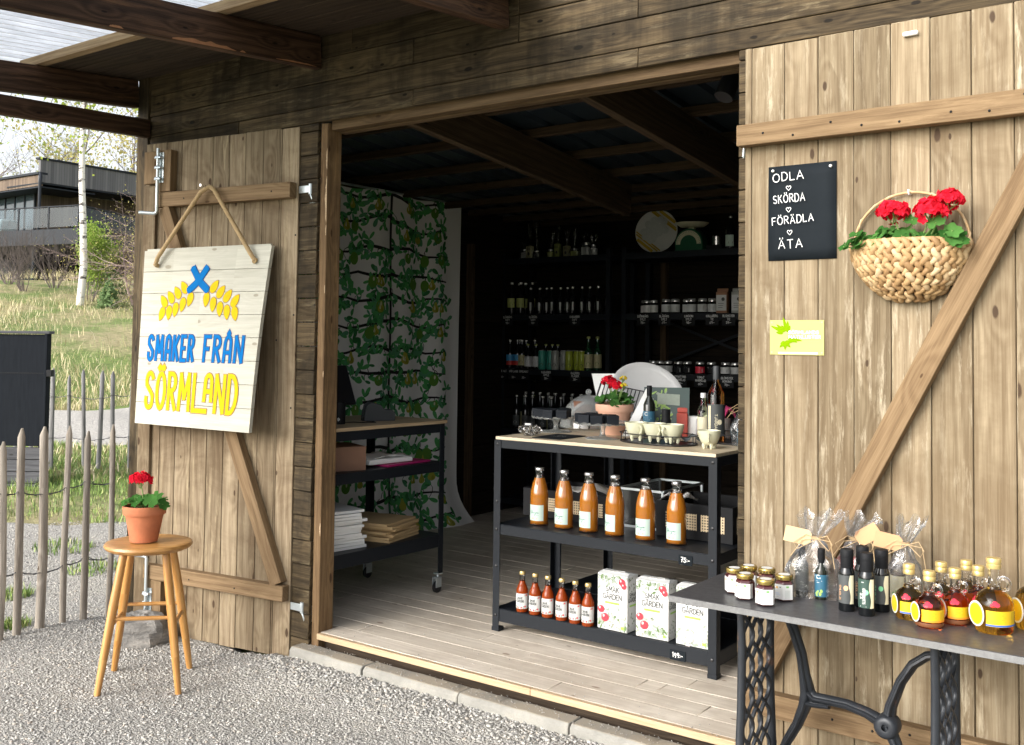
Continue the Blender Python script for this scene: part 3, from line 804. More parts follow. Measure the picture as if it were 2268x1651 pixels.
for i in range(5):
    mb = MB()
    L = kx[i + 1] - kx[i] - .006
    nseg = 8; pr = [(0, -.12), (0, .085), (.012, .1), (.09, .1), (.1, .09), (.1, -.12)]
    vs_ = []
    for k in range(nseg + 1):
        for (yy, zz) in pr:
            vs_.append((L * k / nseg, yy + (rng.uniform(-.0015, .0015)), zz + (rng.uniform(-.0015, .0015) if zz > 0 else 0)))
    np_ = len(pr)
    fs_ = [(k * np_ + j, (k + 1) * np_ + j, (k + 1) * np_ + j + 1, k * np_ + j + 1) for k in range(nseg) for j in range(np_ - 1)]
    fs_ += [tuple(range(np_)), tuple(nseg * np_ + j for j in range(np_ - 1, -1, -1))]
    mb.add(vs_, fs_)
    o = mb.build('kerb_stone', M['concrete'], smooth=35, bevel=.004)
    o.location = (kx[i], -.098 + .004 * math.sin(i * 2.2), .0); o.rotation_euler = (R(rng.uniform(-1, 1)), 0, R(rng.uniform(-.5, .5)))
    tag(o, KL[i], 'kerb stone', 'concrete kerb stones along the shop sill')
# boulder
mb = MB()
mb.ball((0, 0, 0), 1, 26, 18)
b_ = mb
for i, v in enumerate(b_.v):
    q = Vector(v)
    n = min([.95 / max(.2, abs(q.dot(w_))) for w_ in (V(.8, .2, .55), V(-.5, .3, .8), V(-.75, -.5, .3), V(.3, -.85, .4), V(.2, .9, .35), V(.9, -.4, 0), V(.05, -.1, 1.25))] + [1.25]) + .05 * math.sin(q.x * 9 + q.y * 7) * math.sin(q.z * 8 - q.y * 5) + rng.uniform(-.022, .022)
    q = q * n
    b_.v[i] = (q.x * .155, q.y * .12, q.z * .15)
m = NT('grey_fieldstone')
a = m.noise(m.vmul(m.obj(), (6, 6, 24)), 1.0, 7, .7); b = m.noise(m.obj(), 70.0, 4)
m.bsdf(m.ramp(a, [(.3, (.07, .066, .062)), (.5, (.20, .19, .175)), (.7, (.40, .37, .33))]), .88, 0, m.bump(m.math('ADD', a, m.math('MULTIPLY', b, .3)), .9, .015))
o = mb.build('boulder', m.mat, smooth=20); o.location = (-1.03, -.29, .02); o.rotation_euler = (0, 0, .6)
tag(o, 'rough grey fieldstone lying on the gravel at the foot of the brown door', 'rock')
# ================================================================== FENCES
def picket_fence(name, label, base, n, spacing, hmin, hmax, mat, r=.021, wires=(.32, .72), jitter=.03):
    """base(i) -> point on the ground"""
    p0 = V(*base(0))
    t = thing(name, label, 'fence', p0, 0, 'chestnut paling fences')
    tops = []; pts = []
    for i in range(n):
        b = V(*base(i)) - p0
        H = rng.uniform(hmin, hmax); rr = r * rng.uniform(.75, 1.2)
        lean = V(rng.uniform(-jitter, jitter), rng.uniform(-jitter, jitter), 0)
        bow = V(rng.uniform(-.012, .012), rng.uniform(-.012, .012), 0)
        mb = MB()
        P = [b + V(0, 0, -.08), b + lean * .35 + bow + V(0, 0, H * .35), b + lean * .7 + bow * .5 + V(0, 0, H * .7), b + lean + V(0, 0, H - .045), b + lean + V(.006, 0, H)]
        mb.tube(P, [rr, rr * .98, rr * .93, rr * .9, rr * .26], 7, flat=rng.uniform(.6, .9))
        mb.build('picket', mat, t, smooth=50)
        pts.append((b, lean, rr))
    for w in wires:
        for sgn in (-1, 1):
            mb = MB(); P = []
            for i, (b, l, rr) in enumerate(pts):
                c = b + l * w + V(0, 0, w + .02 * math.sin(i * 1.7))
                d = V(.5, -.86, 0) * (rr + .004) * sgn * (1 if i % 2 else -1)
                P.append(c + d)
                if i < len(pts) - 1:
                    b2, l2, r2 = pts[i + 1]; c2 = b2 + l2 * w + V(0, 0, w + .02 * math.sin((i + 1) * 1.7))
                    for k in (.3, .42, .58, .7):
                        P.append(c.lerp(c2, k) + V(0, 0, -.012 + sgn * .003 * math.cos(k * 40)))
            mb.tube(P, .0024, 5); mb.build('wire', M['wire'], t)
    return t
M['wire'] = pm('dull_wire', (.12, .12, .125), .5, .6)
def nearf(i):
    y = -.13 - i * .118 - .008 * math.sin(i * 2.1)
    x = -1.56 - .05 * math.sin(min(i, 5) * .6)
    return (x - max(0, i - 5) * .03, y, gz(x, y) - .01)
picket_fence('picket_fence', 'near fence of split brown chestnut pickets and twisted wire running out from the shed corner', nearf, 13, .118, .97, 1.05, M['picket'], .0205, jitter=.014)
def farf(i):
    x, y = -4.95 - i * .128, 2.92 - i * .0945 + .03 * math.sin(i)
    return (x, y, gz(x, y) - .02)
picket_fence('picket_fence', 'weathered grey paling fence standing in the grass behind the black enclosure', farf, 17, .15, .93, 1.04, M['oldpicket'], .022)

# black enclosure
enc = thing('bin_enclosure', 'black painted board enclosure on a grey plank base behind the near fence', 'enclosure', (-5.2, 1.52, gz(-5.2, 1.52)), R(35))
mb = MB()
mb.bx(-1.0, .0, -.03, .03, .35, 1.33); mb.bx(-.012, .012, -.045, .035, .33, 1.34)
m = NT('black_stained_board')
nn_ = m.noise(m.vmul(m.obj(), (60, 60, 5)), 1.0, 5, .65)
m.bsdf(m.mix(nn_, (.004, .0055, .008, 1), (.014, .017, .022, 1)), .85, 0, m.bump(nn_, .3, .003), Specular_IOR_Level=.12); M['blackboard'] = m.mat
mb.build('board', M['blackboard'], enc, bevel=.004)
mb = MB(); mb.bx(-1.03, .03, -.05, .05, 1.335, 1.36); mb.build('cap_rail', M['greyplank'], enc, bevel=.003)
mb = MB(); mb.bx(-1.0, -.004, -.034, -.0305, .985, .992); mb.bx(-.62, -.61, -.036, -.031, .97, 1.03); mb.build('trim_strip', M['mattblack'], enc)
mb = MB(); mb.bx(.0125, .06, -.05, .0, .96, 1.02); mb.build('latch', M['mattblack'], enc, bevel=.004)
mb = MB()
for i in range(4): mb.plank((-1.02, -.04, -.08 + i * .105), (1, 0, 0), (0, 0, 1), (0, 1, 0), 1.03, .1, .07)
mb.build('plank_base', M['greyplank'], enc, bevel=.004)
mb = MB(); mb.bx(-.98, -.93, .032, .08, -.05, 1.3); mb.bx(-.08, -.03, .032, .08, -.05, 1.3); mb.build('back_post', M['greyplank'], enc)

# ================================================================== HOUSE ON THE HILL
def vclad(name, a, b, sc=9.0):
    m = NT(name)
    ob = m.obj()
    sx = m.node('SeparateXYZ', {0: ob})
    w = m.math('ADD', sx.outputs[0], m.math('MULTIPLY', sx.outputs[1], 1.0))
    cell = m.math('FLOOR', m.math('MULTIPLY', w, sc))
    rd = m.node('TexWhiteNoise', {'W': cell}, noise_dimensions='1D').outputs[0]
    fr_ = m.math('FRACT', m.math('MULTIPLY', w, sc))
    gap = m.mr(fr_, .0, .12)
    nz = m.noise(m.vmul(ob, (12, 12, 1.4)), 1.0, 5, .7)
    c = m.mix(m.math('MULTIPLY_ADD', rd, .6, m.math('MULTIPLY', nz, .4)), a, b)
    c = m.mix(gap, tuple(x * .3 for x in a[:3]) + (1,), c)
    m.bsdf(c, .8); return m.mat
M['h_grey'] = vclad('weathered_house_boards', (.08, .078, .084, 1), (.20, .195, .20, 1))
M['h_brown'] = vclad('brown_house_boards', (.07, .046, .030, 1), (.19, .135, .092, 1))
M['h_black'] = pm('dark_house_metal', (.013, .016, .021), .55, 0, .15, 3, Specular_IOR_Level=.2)
M['h_glass'] = pm('house_window_glass', (.05, .07, .08), .06, 0, .3, .6)
m = NT('balcony_glass'); x_ = m.node('MixShader', {0: .03, 1: m.node('BsdfTransparent', {'Color': (.60, .68, .72, 1)}).outputs[0], 2: m.node('BsdfGlossy', {'Roughness': .05}).outputs[0]}); m.l.new(x_.outputs[0], m.out.inputs[0]); M['bal_glass'] = m.mat
house = thing('hillside_house', 'dark modern timber house with glazed balcony on the hillside above the shed', 'house', (-35.3, 17.7, 0))
def hpan(name, mat, A, B, z0, z1, th=.15, par=None, off=0.0, bevel=.01):
    """upright slab from A to B (plan), its face pushed 'off' metres to the back"""
    a, b = V(*A, 0), V(*B, 0); d = (b - a).normalized(); n = V(-d.y, d.x, 0); L = (b - a).length
    o = a + n * off - V(-35.3, 17.7, 0); mb = MB()
    vs_ = [o + d * (i * L) + n * (k * th) + V(0, 0, z) for z in (z0, z1) for k in (0, 1) for i in (0, 1)]
    mb.add(vs_, [(0, 2, 3, 1), (4, 5, 7, 6), (0, 1, 5, 4), (2, 6, 7, 3), (0, 4, 6, 2), (1, 3, 7, 5)])
    return mb.build(name, mat, par or house, bevel=bevel, seg=1)
def mixp(A, B, t): return (A[0] + (B[0] - A[0]) * t, A[1] + (B[1] - A[1]) * t)
HK, HR, HL = (-35.35, 17.77), (-35.62, 25.0), (-43.0, 17.6)       # raised corner, far right, far left
BL, BC, BR_ = (-41.5, 15.5), (-32.19, 17.61), (-35.3, 24.0)         # balcony: left, corner, right
hpan('wall', M['h_grey'], HK, HR, 7.60, 8.50)
hpan('roof_edge', M['h_black'], mixp(HK, HR, -.01), HR, 8.50, 8.58, .3, off=-.05)
hpan('wall', M['h_brown'], HL, mixp(HK, HL, .005), 7.45, 7.90)
hpan('roof_edge', M['h_black'], HL, HK, 7.90, 8.0, .4, off=-.08)
hpan('soffit', M['h_black'], HL, HK, 7.38, 7.44, 2.4); hpan('soffit', M['h_black'], HK, HR, 7.53, 7.59, 2.4)
hpan('wall', M['h_brown'], (-37.2, 18.6), (-37.2, 26.0), 5.62, 7.5)
d_ = hpan('door', M['h_black'], (-37.19, 20.2), (-37.19, 21.0), 5.62, 7.1, .08, off=-.09)
w_ = hpan('window', M['h_glass'], (-43, 18.75), (-37.2, 18.6), 5.62, 7.38, .06)
for i in range(7): hpan('frame', M['h_black'], mixp((-43, 18.75), (-37.2, 18.6), i / 7 + .13), mixp((-43, 18.75), (-37.2, 18.6), i / 7 + .143), 5.62, 7.38, .1, w_, -.04)
def slab(name, mat, poly, z0, z1):
    mb = MB(); mb.prism([(x + 35.3, y - 17.7) for x, y in poly], z0, z1); return mb.build(name, mat, house, bevel=.02, seg=1)
slab('balcony_deck', M['h_black'], [BL, BC, BR_, (-37.5, 26), (-43, 26)], 4.98, 5.60)
for nm, A, B, n in (('railing', BL, BC, 6), ('railing', BC, BR_, 4)):
    r_ = hpan(nm, M['h_black'], A, B, 6.42, 6.47, .05)
    for i in range(n):
        p, q = mixp(A, B, (i + .03) / n), mixp(A, B, (i + .97) / n)
        hpan('glass_pane', M['bal_glass'], p, q, 5.66, 6.40, .012, r_, .02, 0)
        hpan('post', M['h_black'], mixp(A, B, i / n - .004), mixp(A, B, i / n + .004), 5.58, 6.44, .05, r_)
for x, y in ((-34.74, 17.3), (-33.18, 20.4), (-39.5, 16.6)): mb = MB(); mb.tube([(x + 35.3, y - 17.7, 1.5), (x + 35.3, y - 17.7, 5.0)], .10, 10); mb.build('pillar', M['h_black'], house)
mb = MB(); mb.tube([(V(*q) - V(-35.3, 17.7, 0)) for q in ((-35.3, 17.75, 7.95), (-35.0, 17.6, 7.75), (-34.80, 17.47, 7.45), (-34.80, 17.47, 5.6), (-34.80, 17.47, 2.0))], .06, 8); mb.build('drain_pipe', M['h_black'], house)
hpan('underdeck_shade', M['h_black'], (-43, 19.5), (-37.4, 19.5), 1.0, 5.0, 6.0)  # black slabs stand in for the shade in the void under the deck
hpan('underdeck_shade', M['h_black'], (-37.4, 19.5), (-37.4, 27.0), 1.0, 5.0, 1.0)
M['h_fabric'] = pm('pale_cushion', (.45, .48, .44), .8)
mb = MB(); mb.bx(-3.2, -1.9, -.5, .3, 5.62, 6.2); mb.build('balcony_sofa', M['h_fabric'], house, bevel=.08)

# ================================================================== TREES AND SHRUBS
def leafmat(name, a, b):
    m = NT(name); rd = m.geo().outputs['Random Per Island']
    c = m.mix(rd, (*a, 1), (*b, 1))
    d = m.node('BsdfDiffuse', {'Color': c}); t = m.node('BsdfTranslucent', {'Color': c})
    x = m.node('MixShader', {0: .35, 1: d.outputs[0], 2: t.outputs[0]}); m.l.new(x.outputs[0], m.out.inputs[0]); return m.mat
M['lf_spring'] = leafmat('spring_leaf', (.20, .27, .04), (.36, .42, .10))
M['lf_pale'] = leafmat('pale_budding_leaf', (.26, .28, .12), (.42, .43, .22))
M['lf_bush'] = leafmat('bush_leaf', (.13, .22, .035), (.34, .44, .10))
M['lf_fir'] = leafmat('fir_needle', (.10, .17, .07), (.22, .31, .14))
M['lf_gold'] = leafmat('golden_bud', (.38, .33, .10), (.5, .46, .2))
M['bark_dark'] = pm('grey_twig_bark', (.16, .13, .12), .9, 0, .3, 8)
M['bark_pink'] = pm('reddish_twig_bark', (.30, .22, .20), .9, 0, .3, 8)
m = NT('birch_bark')
ob = m.obj()
k = m.mr(m.noise(m.vmul(ob, (4, 4, 14)), 1.0, 5, .7), .52, .62)
m.bsdf(m.mix(k, (.74, .71, .66, 1), (.06, .05, .05, 1)), .8); M['birch'] = m.mat
def grow(mb, tips, p, d, L, r, lev, rr, up=.12, spread=.7, kids=(2, 4), n=5, wig=.18, shrink=.7):
    P = [p]; rs = [r]; q = p.copy(); dd = d.copy(); seg = 4
    for i in range(seg):
        dd = (dd + V(rr.uniform(-wig, wig), rr.uniform(-wig, wig), rr.uniform(-wig, wig) + up * .4)).normalized()
        q = q + dd * (L / seg); P.append(q.copy()); rs.append(r * (1 - .5 * (i + 1) / seg))
    mb.tube(P, rs, max(3, n), cap=False)
    if lev == 0:
        tips.append((P[-1], dd)); tips.append((P[2], dd)); return
    for i in range(rr.randint(*kids)):
        k = rr.uniform(.35, 1.0); j = min(seg - 1, int(k * seg)); b = P[j].lerp(P[j + 1], k * seg - j)
        a = V(rr.gauss(0, 1), rr.gauss(0, 1), rr.gauss(0, .6)).normalized()
        nd = (dd * (1 - spread) + a * spread + V(0, 0, up)).normalized()
        grow(mb, tips, b, nd, L * shrink * rr.uniform(.75, 1.15), r * .5, lev - 1, rr, up, spread, kids, max(3, n - 1), wig, shrink)
    grow(mb, tips, P[-1], dd, L * shrink, r * .5, lev - 1, rr, up, spread, kids, max(3, n - 1), wig, shrink)
def leaves(mb, tips, per, size, scat, rr, drop=0.0):
    for p, d in tips:
        for _ in range(per):
            c = p + V(rr.gauss(0, scat), rr.gauss(0, scat), rr.gauss(0, scat) - abs(rr.gauss(0, drop)))
            s_ = size * rr.uniform(.6, 1.3)
            a = V(rr.gauss(0, 1), rr.gauss(0, 1), rr.gauss(0, 1)).normalized(); b = a.orthogonal().normalized() * s_ * .35; a = a * s_ * .6
            mb.add([c - a, c + b, c + a, c - b], [(0, 1, 2, 3)])
def tree(name, label, cat, x, y, H, r, seed, bark, lf=None, lev=4, per=4, size=.09, scat=.2, group=None, L0=.33, up=.15, spread=.62, kids=(2, 3), stems=1, drop=0.0, lean=(0, 0), crown='crown', shrink=.72):
    rr = random.Random(seed); z = gz(x, y) - .05
    t = thing(name, label, cat, (x, y, z), 0, group)
    mb = MB(); tips = []
    for k in range(stems):
        a = rr.uniform(0, 6.28); sp = 0 if stems == 1 else rr.uniform(.2, .75)
        d = V(lean[0] + math.cos(a) * sp, lean[1] + math.sin(a) * sp, 1).normalized()
        grow(mb, tips, V(math.cos(a) * .1 * (stems > 1), math.sin(a) * .1 * (stems > 1), 0), d, H * L0 * rr.uniform(.8, 1.1), r, lev, rr, up, spread, kids, 7 if stems == 1 else 4, shrink=shrink)
    mb.build('trunk' if stems == 1 else 'stems', bark, t, smooth=60)
    if lf:
        ml = MB(); leaves(ml, tips, per, size, scat, rr, drop); ml.build(crown, lf, t, smooth=0)
    return t
def bgp(px, d):      # a spot on the hillside: bearing (degrees left of +y) and distance from the shop front
    a = R(px); x = 3.466 - math.sin(a) * d; y = -3.307 + math.cos(a) * d
    return x, y
# birch in front of the house: tall white stem, fresh leaves hanging in sprays
rr = random.Random(4)
bx_, by_ = -25.2, 13.6
bt = thing('birch_tree', 'slender white stemmed birch with sparse fresh leaves before the dark house', 'tree', (bx_, by_, gz(bx_, by_) - .1))
bt.scale = (1.5, 1.5, 1.5)
mb = MB(); P = [V(0, 0, 0)]; 
for i in range(1, 13): P.append(V(.05 * math.sin(i * 1.1) + .012 * i, .05 * math.cos(i * .9), i * .85))
mb.tube(P, [.078 - .0056 * i for i in range(13)], 10); mb.build('trunk', M['birch'], bt, smooth=60)
mb = MB(); tips = []
for i in range(26):
    h = rr.uniform(3.6, 10.0); j = int(h / .85); b = P[j].lerp(P[min(12, j + 1)], h / .85 - j)
    a = rr.uniform(0, 6.28); ln = rr.uniform(.7, 1.9) * (1.1 - h / 18)
    e = [b, b + V(math.cos(a) * ln * .4, math.sin(a) * ln * .4, ln * .3), b + V(math.cos(a) * ln * .8, math.sin(a) * ln * .8, ln * .25), b + V(math.cos(a) * ln, math.sin(a) * ln, -ln * .15), b + V(math.cos(a) * ln * 1.05, math.sin(a) * ln * 1.05, -ln * .6)]
    mb.tube(e, [.022, .016, .01, .006, .003], 5)
    for k in (1, 2, 3): 
        for _ in range(2): tips.append((e[k].lerp(e[k + 1], rr.random()), V(0, 0, -1)))
mb.build('branches', M['bark_dark'], bt, smooth=60)
ml = MB(); leaves(ml, [t_ for t_ in tips if rr.random() < .75], 15, .075, .15, rr, .3); ml.build('crown', M['lf_spring'], bt, smooth=0)
X_, Y_ = bgp(59.0, 34.0)
tree('leafy_bush', 'bright yellow green bush at the foot of the white birch', 'bush', X_, Y_, 2.6, .02, 21, M['bark_dark'], M['lf_bush'], 3, 9, .085, .13, 'shrubs on the grassy slope', .42, .25, .6, (2, 3), 7).scale = (.66, .66, .88)
for i, (an, d, h, sd) in enumerate(((58.2, 35.0, 1.6, 5), (58.1, 33.0, .85, 9))):
    x, y = bgp(an, d); t = thing('fir_sapling', ['taller young fir sapling beside the bright green bush', 'low bushy fir sapling in the dry grass below the taller fir'][i], 'fir', (x, y, gz(x, y)), 0, 'young firs on the slope')
    r2 = random.Random(sd); mb = MB(); mb.tube([(0, 0, -.05), (0, 0, h)], [.03, .006], 6); mb.build('trunk', M['bark_dark'], t)
    ml = MB(); tp = []
    for k in range(110):
        z = h * r2.uniform(.06, 1.0); a = r2.uniform(0, 6.28); ln = (1.06 - z / h) * h * .42
        for q in (.3, .55, .8, 1.0): tp.append((V(math.cos(a) * ln * q, math.sin(a) * ln * q, z - ln * .15 * q), V(0, 0, 1)))
    leaves(ml, tp, 3, .08, .035, r2); ml.build('crown', M['lf_fir'], t, smooth=0)
for i, (an, d, H, sd, bk, lb, st_) in enumerate((
    (62.8, 37.5, 2.0, 31, 'bark_dark', 'bare grey brushwood shrub below the house at the edge of the view', 12),
    (60.7, 37, 2.0, 32, 'bark_dark', 'bare thicket of twigs between the drain pipe and the green bush', 11),
    (62.0, 36, 1.7, 34, 'bark_dark', 'tangled leafless shrub beside the far pillar of the house', 11),
    (57.1, 35, 1.9, 36, 'bark_pink', 'low leafless twiggy shrub next to the shed corner on the slope', 9))):
    x, y = bgp(an, d); tree('bare_shrub', lb, 'shrub', x, y, H, .016, sd, M[bk], None, 3, group='leafless shrubs on the slope', L0=.45, up=.22, spread=.5, kids=(2, 3), stems=st_)
x, y = bgp(56.7, 33); tree('budding_shrub', 'spreading leafless tree with pinkish twigs close to the shed corner', 'tree', x, y, 6.2, .05, 41, M['bark_pink'], M['lf_gold'], 4, 1, .04, .15, 'leafless trees around the house', .3, .05, .75, (3, 4), 4)
for i, (an, d, H, sd, lf, per, lb) in enumerate((
    (62.7, 58, 13.5, 51, None, 0, 'tall bare tree with dark limbs standing behind the left end of the house'),
    (61.6, 60, 11, 52, 'lf_pale', 3, 'budding pale green tree behind the flat roof of the house'),
    (60.3, 56, 14.5, 53, 'lf_pale', 4, 'tall sparse tree rising behind the white birch'),
    (58.7, 54, 12.0, 54, 'lf_pale', 5, 'pale budding tree behind the raised roof, nearest to the shed'),
    (57.3, 50, 11.5, 55, 'lf_gold', 4, 'golden budding tree partly hidden by the shed corner'),
    (64.4, 60, 12.5, 57, None, 0, 'thin bare tree farthest out beyond the house'),
    (62.0, 66, 13.0, 58, 'lf_pale', 2, 'spindly grey tree between the two bare crowns'))):
    x, y = bgp(an, d); tree('leafless_tree' if not lf else 'budding_tree', lb, 'tree', x, y, H, .16, sd, M['bark_dark'], M[lf] if lf else None, 5, max(1, per // 2), .13, .3, 'trees behind the house', .27, .12, .6, (2, 3), shrink=.74)
# ================================================================== STROKE LETTERING
def _L(*a): return [(a[i], a[i + 1]) for i in range(0, len(a), 2)]
def _A(cx, cy, rx, ry, a0, a1, n=9): return [(cx + rx * math.cos(R(a0 + (a1 - a0) * i / n)), cy + ry * math.sin(R(a0 + (a1 - a0) * i / n))) for i in range(n + 1)]
GL = {
 'A': (.62, [_L(0, 0, .31, 1, .62, 0), _L(.12, .34, .5, .34)]),
 'B': (.5, [_L(0, 0, 0, 1, .25, 1) + _A(.25, .77, .22, .23, 90, -90) + _L(0, .54), _L(.25, .54) + _A(.25, .27, .25, .27, 90, -90) + _L(0, 0)]),
 'C': (.55, [_A(.33, .5, .33, .5, 50, 310, 14)]),
 'D': (.56, [_L(0, 0, 0, 1, .2, 1) + _A(.2, .5, .36, .5, 90, -90, 12) + _L(0, 0)]),
 'E': (.46, [_L(.46, 1, 0, 1, 0, 0, .46, 0), _L(0, .52, .38, .52)]),
 'F': (.46, [_L(.46, 1, 0, 1, 0, 0), _L(0, .52, .38, .52)]),
 'G': (.6, [_A(.33, .5, .33, .5, 50, 340, 14) + _L(.64, .45, .4, .45)]),
 'H': (.54, [_L(0, 0, 0, 1), _L(.54, 0, .54, 1), _L(0, .5, .54, .5)]),
 'I': (.08, [_L(.04, 0, .04, 1)]),
 'J': (.4, [_L(.4, 1, .4, .25) + _A(.2, .25, .2, .25, 0, -160)]),
 'K': (.52, [_L(0, 0, 0, 1), _L(.48, 1, .02, .42), _L(.16, .58, .52, 0)]),
 'L': (.44, [_L(0, 1, 0, 0, .44, 0)]),
 'M': (.72, [_L(0, 0, .06, 1), _L(.06, 1, .36, .3), _L(.36, .3, .66, 1), _L(.66, 1, .72, 0)]),
 'N': (.58, [_L(0, 0, 0, 1), _L(0, 1, .58, 0), _L(.58, 0, .58, 1)]),
 'O': (.66, [_A(.33, .5, .33, .5, 90, 450, 18)]),
 'P': (.5, [_L(0, 0, 0, 1, .25, 1) + _A(.25, .75, .24, .25, 90, -90) + _L(0, .5)]),
 'R': (.52, [_L(0, 0, 0, 1, .25, 1) + _A(.25, .76, .23, .24, 90, -90) + _L(0, .52), _L(.22, .52, .52, 0)]),
 'S': (.5, [_A(.25, .75, .23, .25, 40, 270, 9) + _A(.25, .25, .24, .25, 90, -150, 9)]),
 'T': (.56, [_L(0, 1, .56, 1), _L(.28, 1, .28, 0)]),
 'U': (.54, [_L(0, 1, 0, .28) + _A(.27, .28, .27, .28, 180, 360) + _L(.54, 1)]),
 'V': (.58, [_L(0, 1, .29, 0, .58, 1)]),
 'Y': (.56, [_L(0, 1, .28, .48, .28, 0), _L(.28, .48, .56, 1)]),
 '0': (.5, [_A(.25, .5, .25, .5, 90, 450, 14)]), '1': (.2, [_L(0, .8, .14, 1, .14, 0)]),
 '2': (.5, [_A(.25, .74, .24, .26, 160, -30, 8) + _L(0, 0, .5, 0)]), '3': (.46, [_A(.2, .76, .22, .24, 140, -80, 8) + _A(.2, .27, .26, .27, 80, -140, 8)]),
 '5': (.5, [_L(.48, 1, .08, 1, .04, .56) + _A(.22, .32, .27, .32, 110, -150, 9)]), '6': (.5, [_L(.4, 1) + _A(.25, .3, .25, .3, 150, 510, 14)]),
 '7': (.48, [_L(0, .98, .48, 1, .16, 0), _L(.1, .5, .4, .52)]), '8': (.5, [_A(.25, .75, .2, .25, 90, 450, 10), _A(.25, .26, .25, .26, 90, 450, 10)]),
 '9': (.46, [_A(.24, .72, .22, .26, 20, 380, 12) + _L(.42, .3, .3, 0)]),
 ':': (.08, [_L(.04, .2, .04, .26), _L(.04, .62, .04, .68)]), '-': (.4, [_L(0, .42, .2, .46, .4, .42)]), '/': (.3, [_L(0, 0, .3, 1)]), '.': (.06, [_L(.03, 0, .03, .05)]),
 '+': (.5, [_A(.14, .62, .14, .2, 200, 20, 6) + _A(.38, .62, .13, .2, 160, -30, 6) + _L(.25, .05, .01, .52)]),
}
GL['Å'] = (.62, GL['A'][1] + [_A(.31, 1.2, .09, .1, 90, 450, 8)])
GL['Ä'] = (.62, GL['A'][1] + [_L(.16, 1.12, .16, 1.24), _L(.44, 1.12, .44, 1.24)])
GL['Ö'] = (.66, GL['O'][1] + [_L(.18, 1.14, .18, 1.26), _L(.46, 1.14, .46, 1.26)])
# condensed art-deco capitals of the painted sign
DECO = dict(GL)
DECO.update({
 'A': (.34, [_L(0, 0, .02, .7) + _A(.17, .72, .15, .28, 175, 5, 8) + _L(.34, 0), _L(.02, .36, .32, .36)]),
 'S': (.34, [_A(.17, .78, .16, .22, 20, 180, 7) + _L(.02, .66, .32, .36) + _A(.16, .2, .16, .2, 0, -200, 9)]),
 'M': (.48, [_L(0, 0, .05, 1), _L(.05, 1, .24, .32), _L(.24, .32, .43, 1), _L(.43, 1, .48, 0)]),
 'K': (.32, [_L(0, 0, 0, 1), _L(.32, 1, .02, .46), _L(.1, .56, .32, 0)]),
 'E': (.28, [_L(.28, 1, 0, 1, 0, 0, .3, 0), _L(0, .5, .22, .5)]),
 'F': (.28, [_L(.3, 1, 0, 1, 0, 0), _L(0, .5, .22, .5)]),
 'R': (.32, [_L(0, 0, 0, 1, .14, 1) + _A(.14, .76, .17, .24, 90, -90) + _L(0, .5), _L(.12, .5, .33, 0)]),
 'N': (.36, [_L(0, 0, 0, 1), _L(0, 1, .36, 0), _L(.36, 0, .36, 1)]),
 'D': (.36, [_L(0, 0, 0, 1, .1, 1) + _A(.1, .5, .26, .5, 90, -90, 10) + _L(0, 0)]),
 'L': (.30, [_L(0, 1, 0, 0, .62, 0)]),
 'O': (.38, [_A(.19, .5, .19, .5, 90, 450, 18)]),
})
DECO['a'] = (.32, [[(x * .95, y * .70 + .30) for x, y in p] for p in DECO['A'][1]])
DECO['Å'] = (.34, DECO['A'][1] + [_A(.17, 1.12, .035, .06, 90, 450, 8)])
DECO['Ö'] = (.38, DECO['O'][1] + [_A(.09, 1.16, .03, .035, 90, 450, 8), _A(.27, 1.16, .03, .035, 90, 450, 8)])
def text_strokes(s, h, font=GL, gap=.2, width=None, jit=0.0, slant=0.0):
    x = 0; out = []; rr = random.Random(len(s) * 7 + ord(s[0]))
    for ch in s:
        if ch == ' ': x += .42; continue
        w, st = font.get(ch, font.get(ch.upper(), font['-']))
        dy = rr.uniform(-jit, jit); sc = 1 + rr.uniform(-jit, jit)
        for p in st: out.append([(x + a * sc + b * slant, b * sc + dy) for a, b in p])
        x += w + gap
    tot = x - gap
    k = (width / (tot * h)) if width else 1.0
    return [[(a * h * k, b * h) for a, b in p] for p in out], tot * h * k
def put_text(mb, s, x, y, h, stroke, M=None, mat=0, font=GL, gap=.2, width=None, align='l', jit=0.0, z=0.0, slant=0.0):
    st, w = text_strokes(s, h, font, gap, width, jit, slant)
    dx = x - (w / 2 if align == 'c' else w if align == 'r' else 0)
    for i, p in enumerate(st): mb.ribbon([(a + dx, b + y) for a, b in p], stroke, M, mat, z + i * .00006)
    return w
def XZ(x=0, y=0, z=0): return T(x, y, z) @ Matrix(((1, 0, 0, 0), (0, 0, -1, 0), (0, 1, 0, 0), (0, 0, 0, 1)))   # flat xy art -> upright, facing -y
M['chalk'] = pm('white_chalk_paint', (.82, .82, .80), .8, 0, .1, 200)
M['p_blue'] = pm('blue_sign_paint', (.0, .135, .40), .7, 0, .12, 40, Specular_IOR_Level=.08)
M['p_yellow'] = pm('yellow_sign_paint', (.66, .42, .008), .7, 0, .1, 40, Specular_IOR_Level=.08)
M['p_outline'] = pm('brown_outline_paint', (.25, .16, .05), .6)
M['p_navy'] = pm('dark_blue_outline_paint', (.02, .05, .16), .6)
M['rope'] = pm('manila_rope', (.44, .31, .16), .85, 0, .25, 120, .5, 400)
M['red'] = leafmat('geranium_petal', (.62, .012, .03), (.86, .03, .06))
M['yel_petal'] = leafmat('yellow_petal', (.80, .60, .02), (.9, .75, .08))
M['ger_leaf'] = leafmat('geranium_leaf', (.035, .12, .025), (.10, .25, .06))
M['ger_stem'] = pm('green_stem', (.16, .26, .07), .6)
M['terra'] = pm('terracotta', (.46, .155, .07), .88, 0, .32, 22, .3, 90)
M['terra_pale'] = pm('pale_terracotta', (.74, .43, .30), .85, 0, .12, 20)
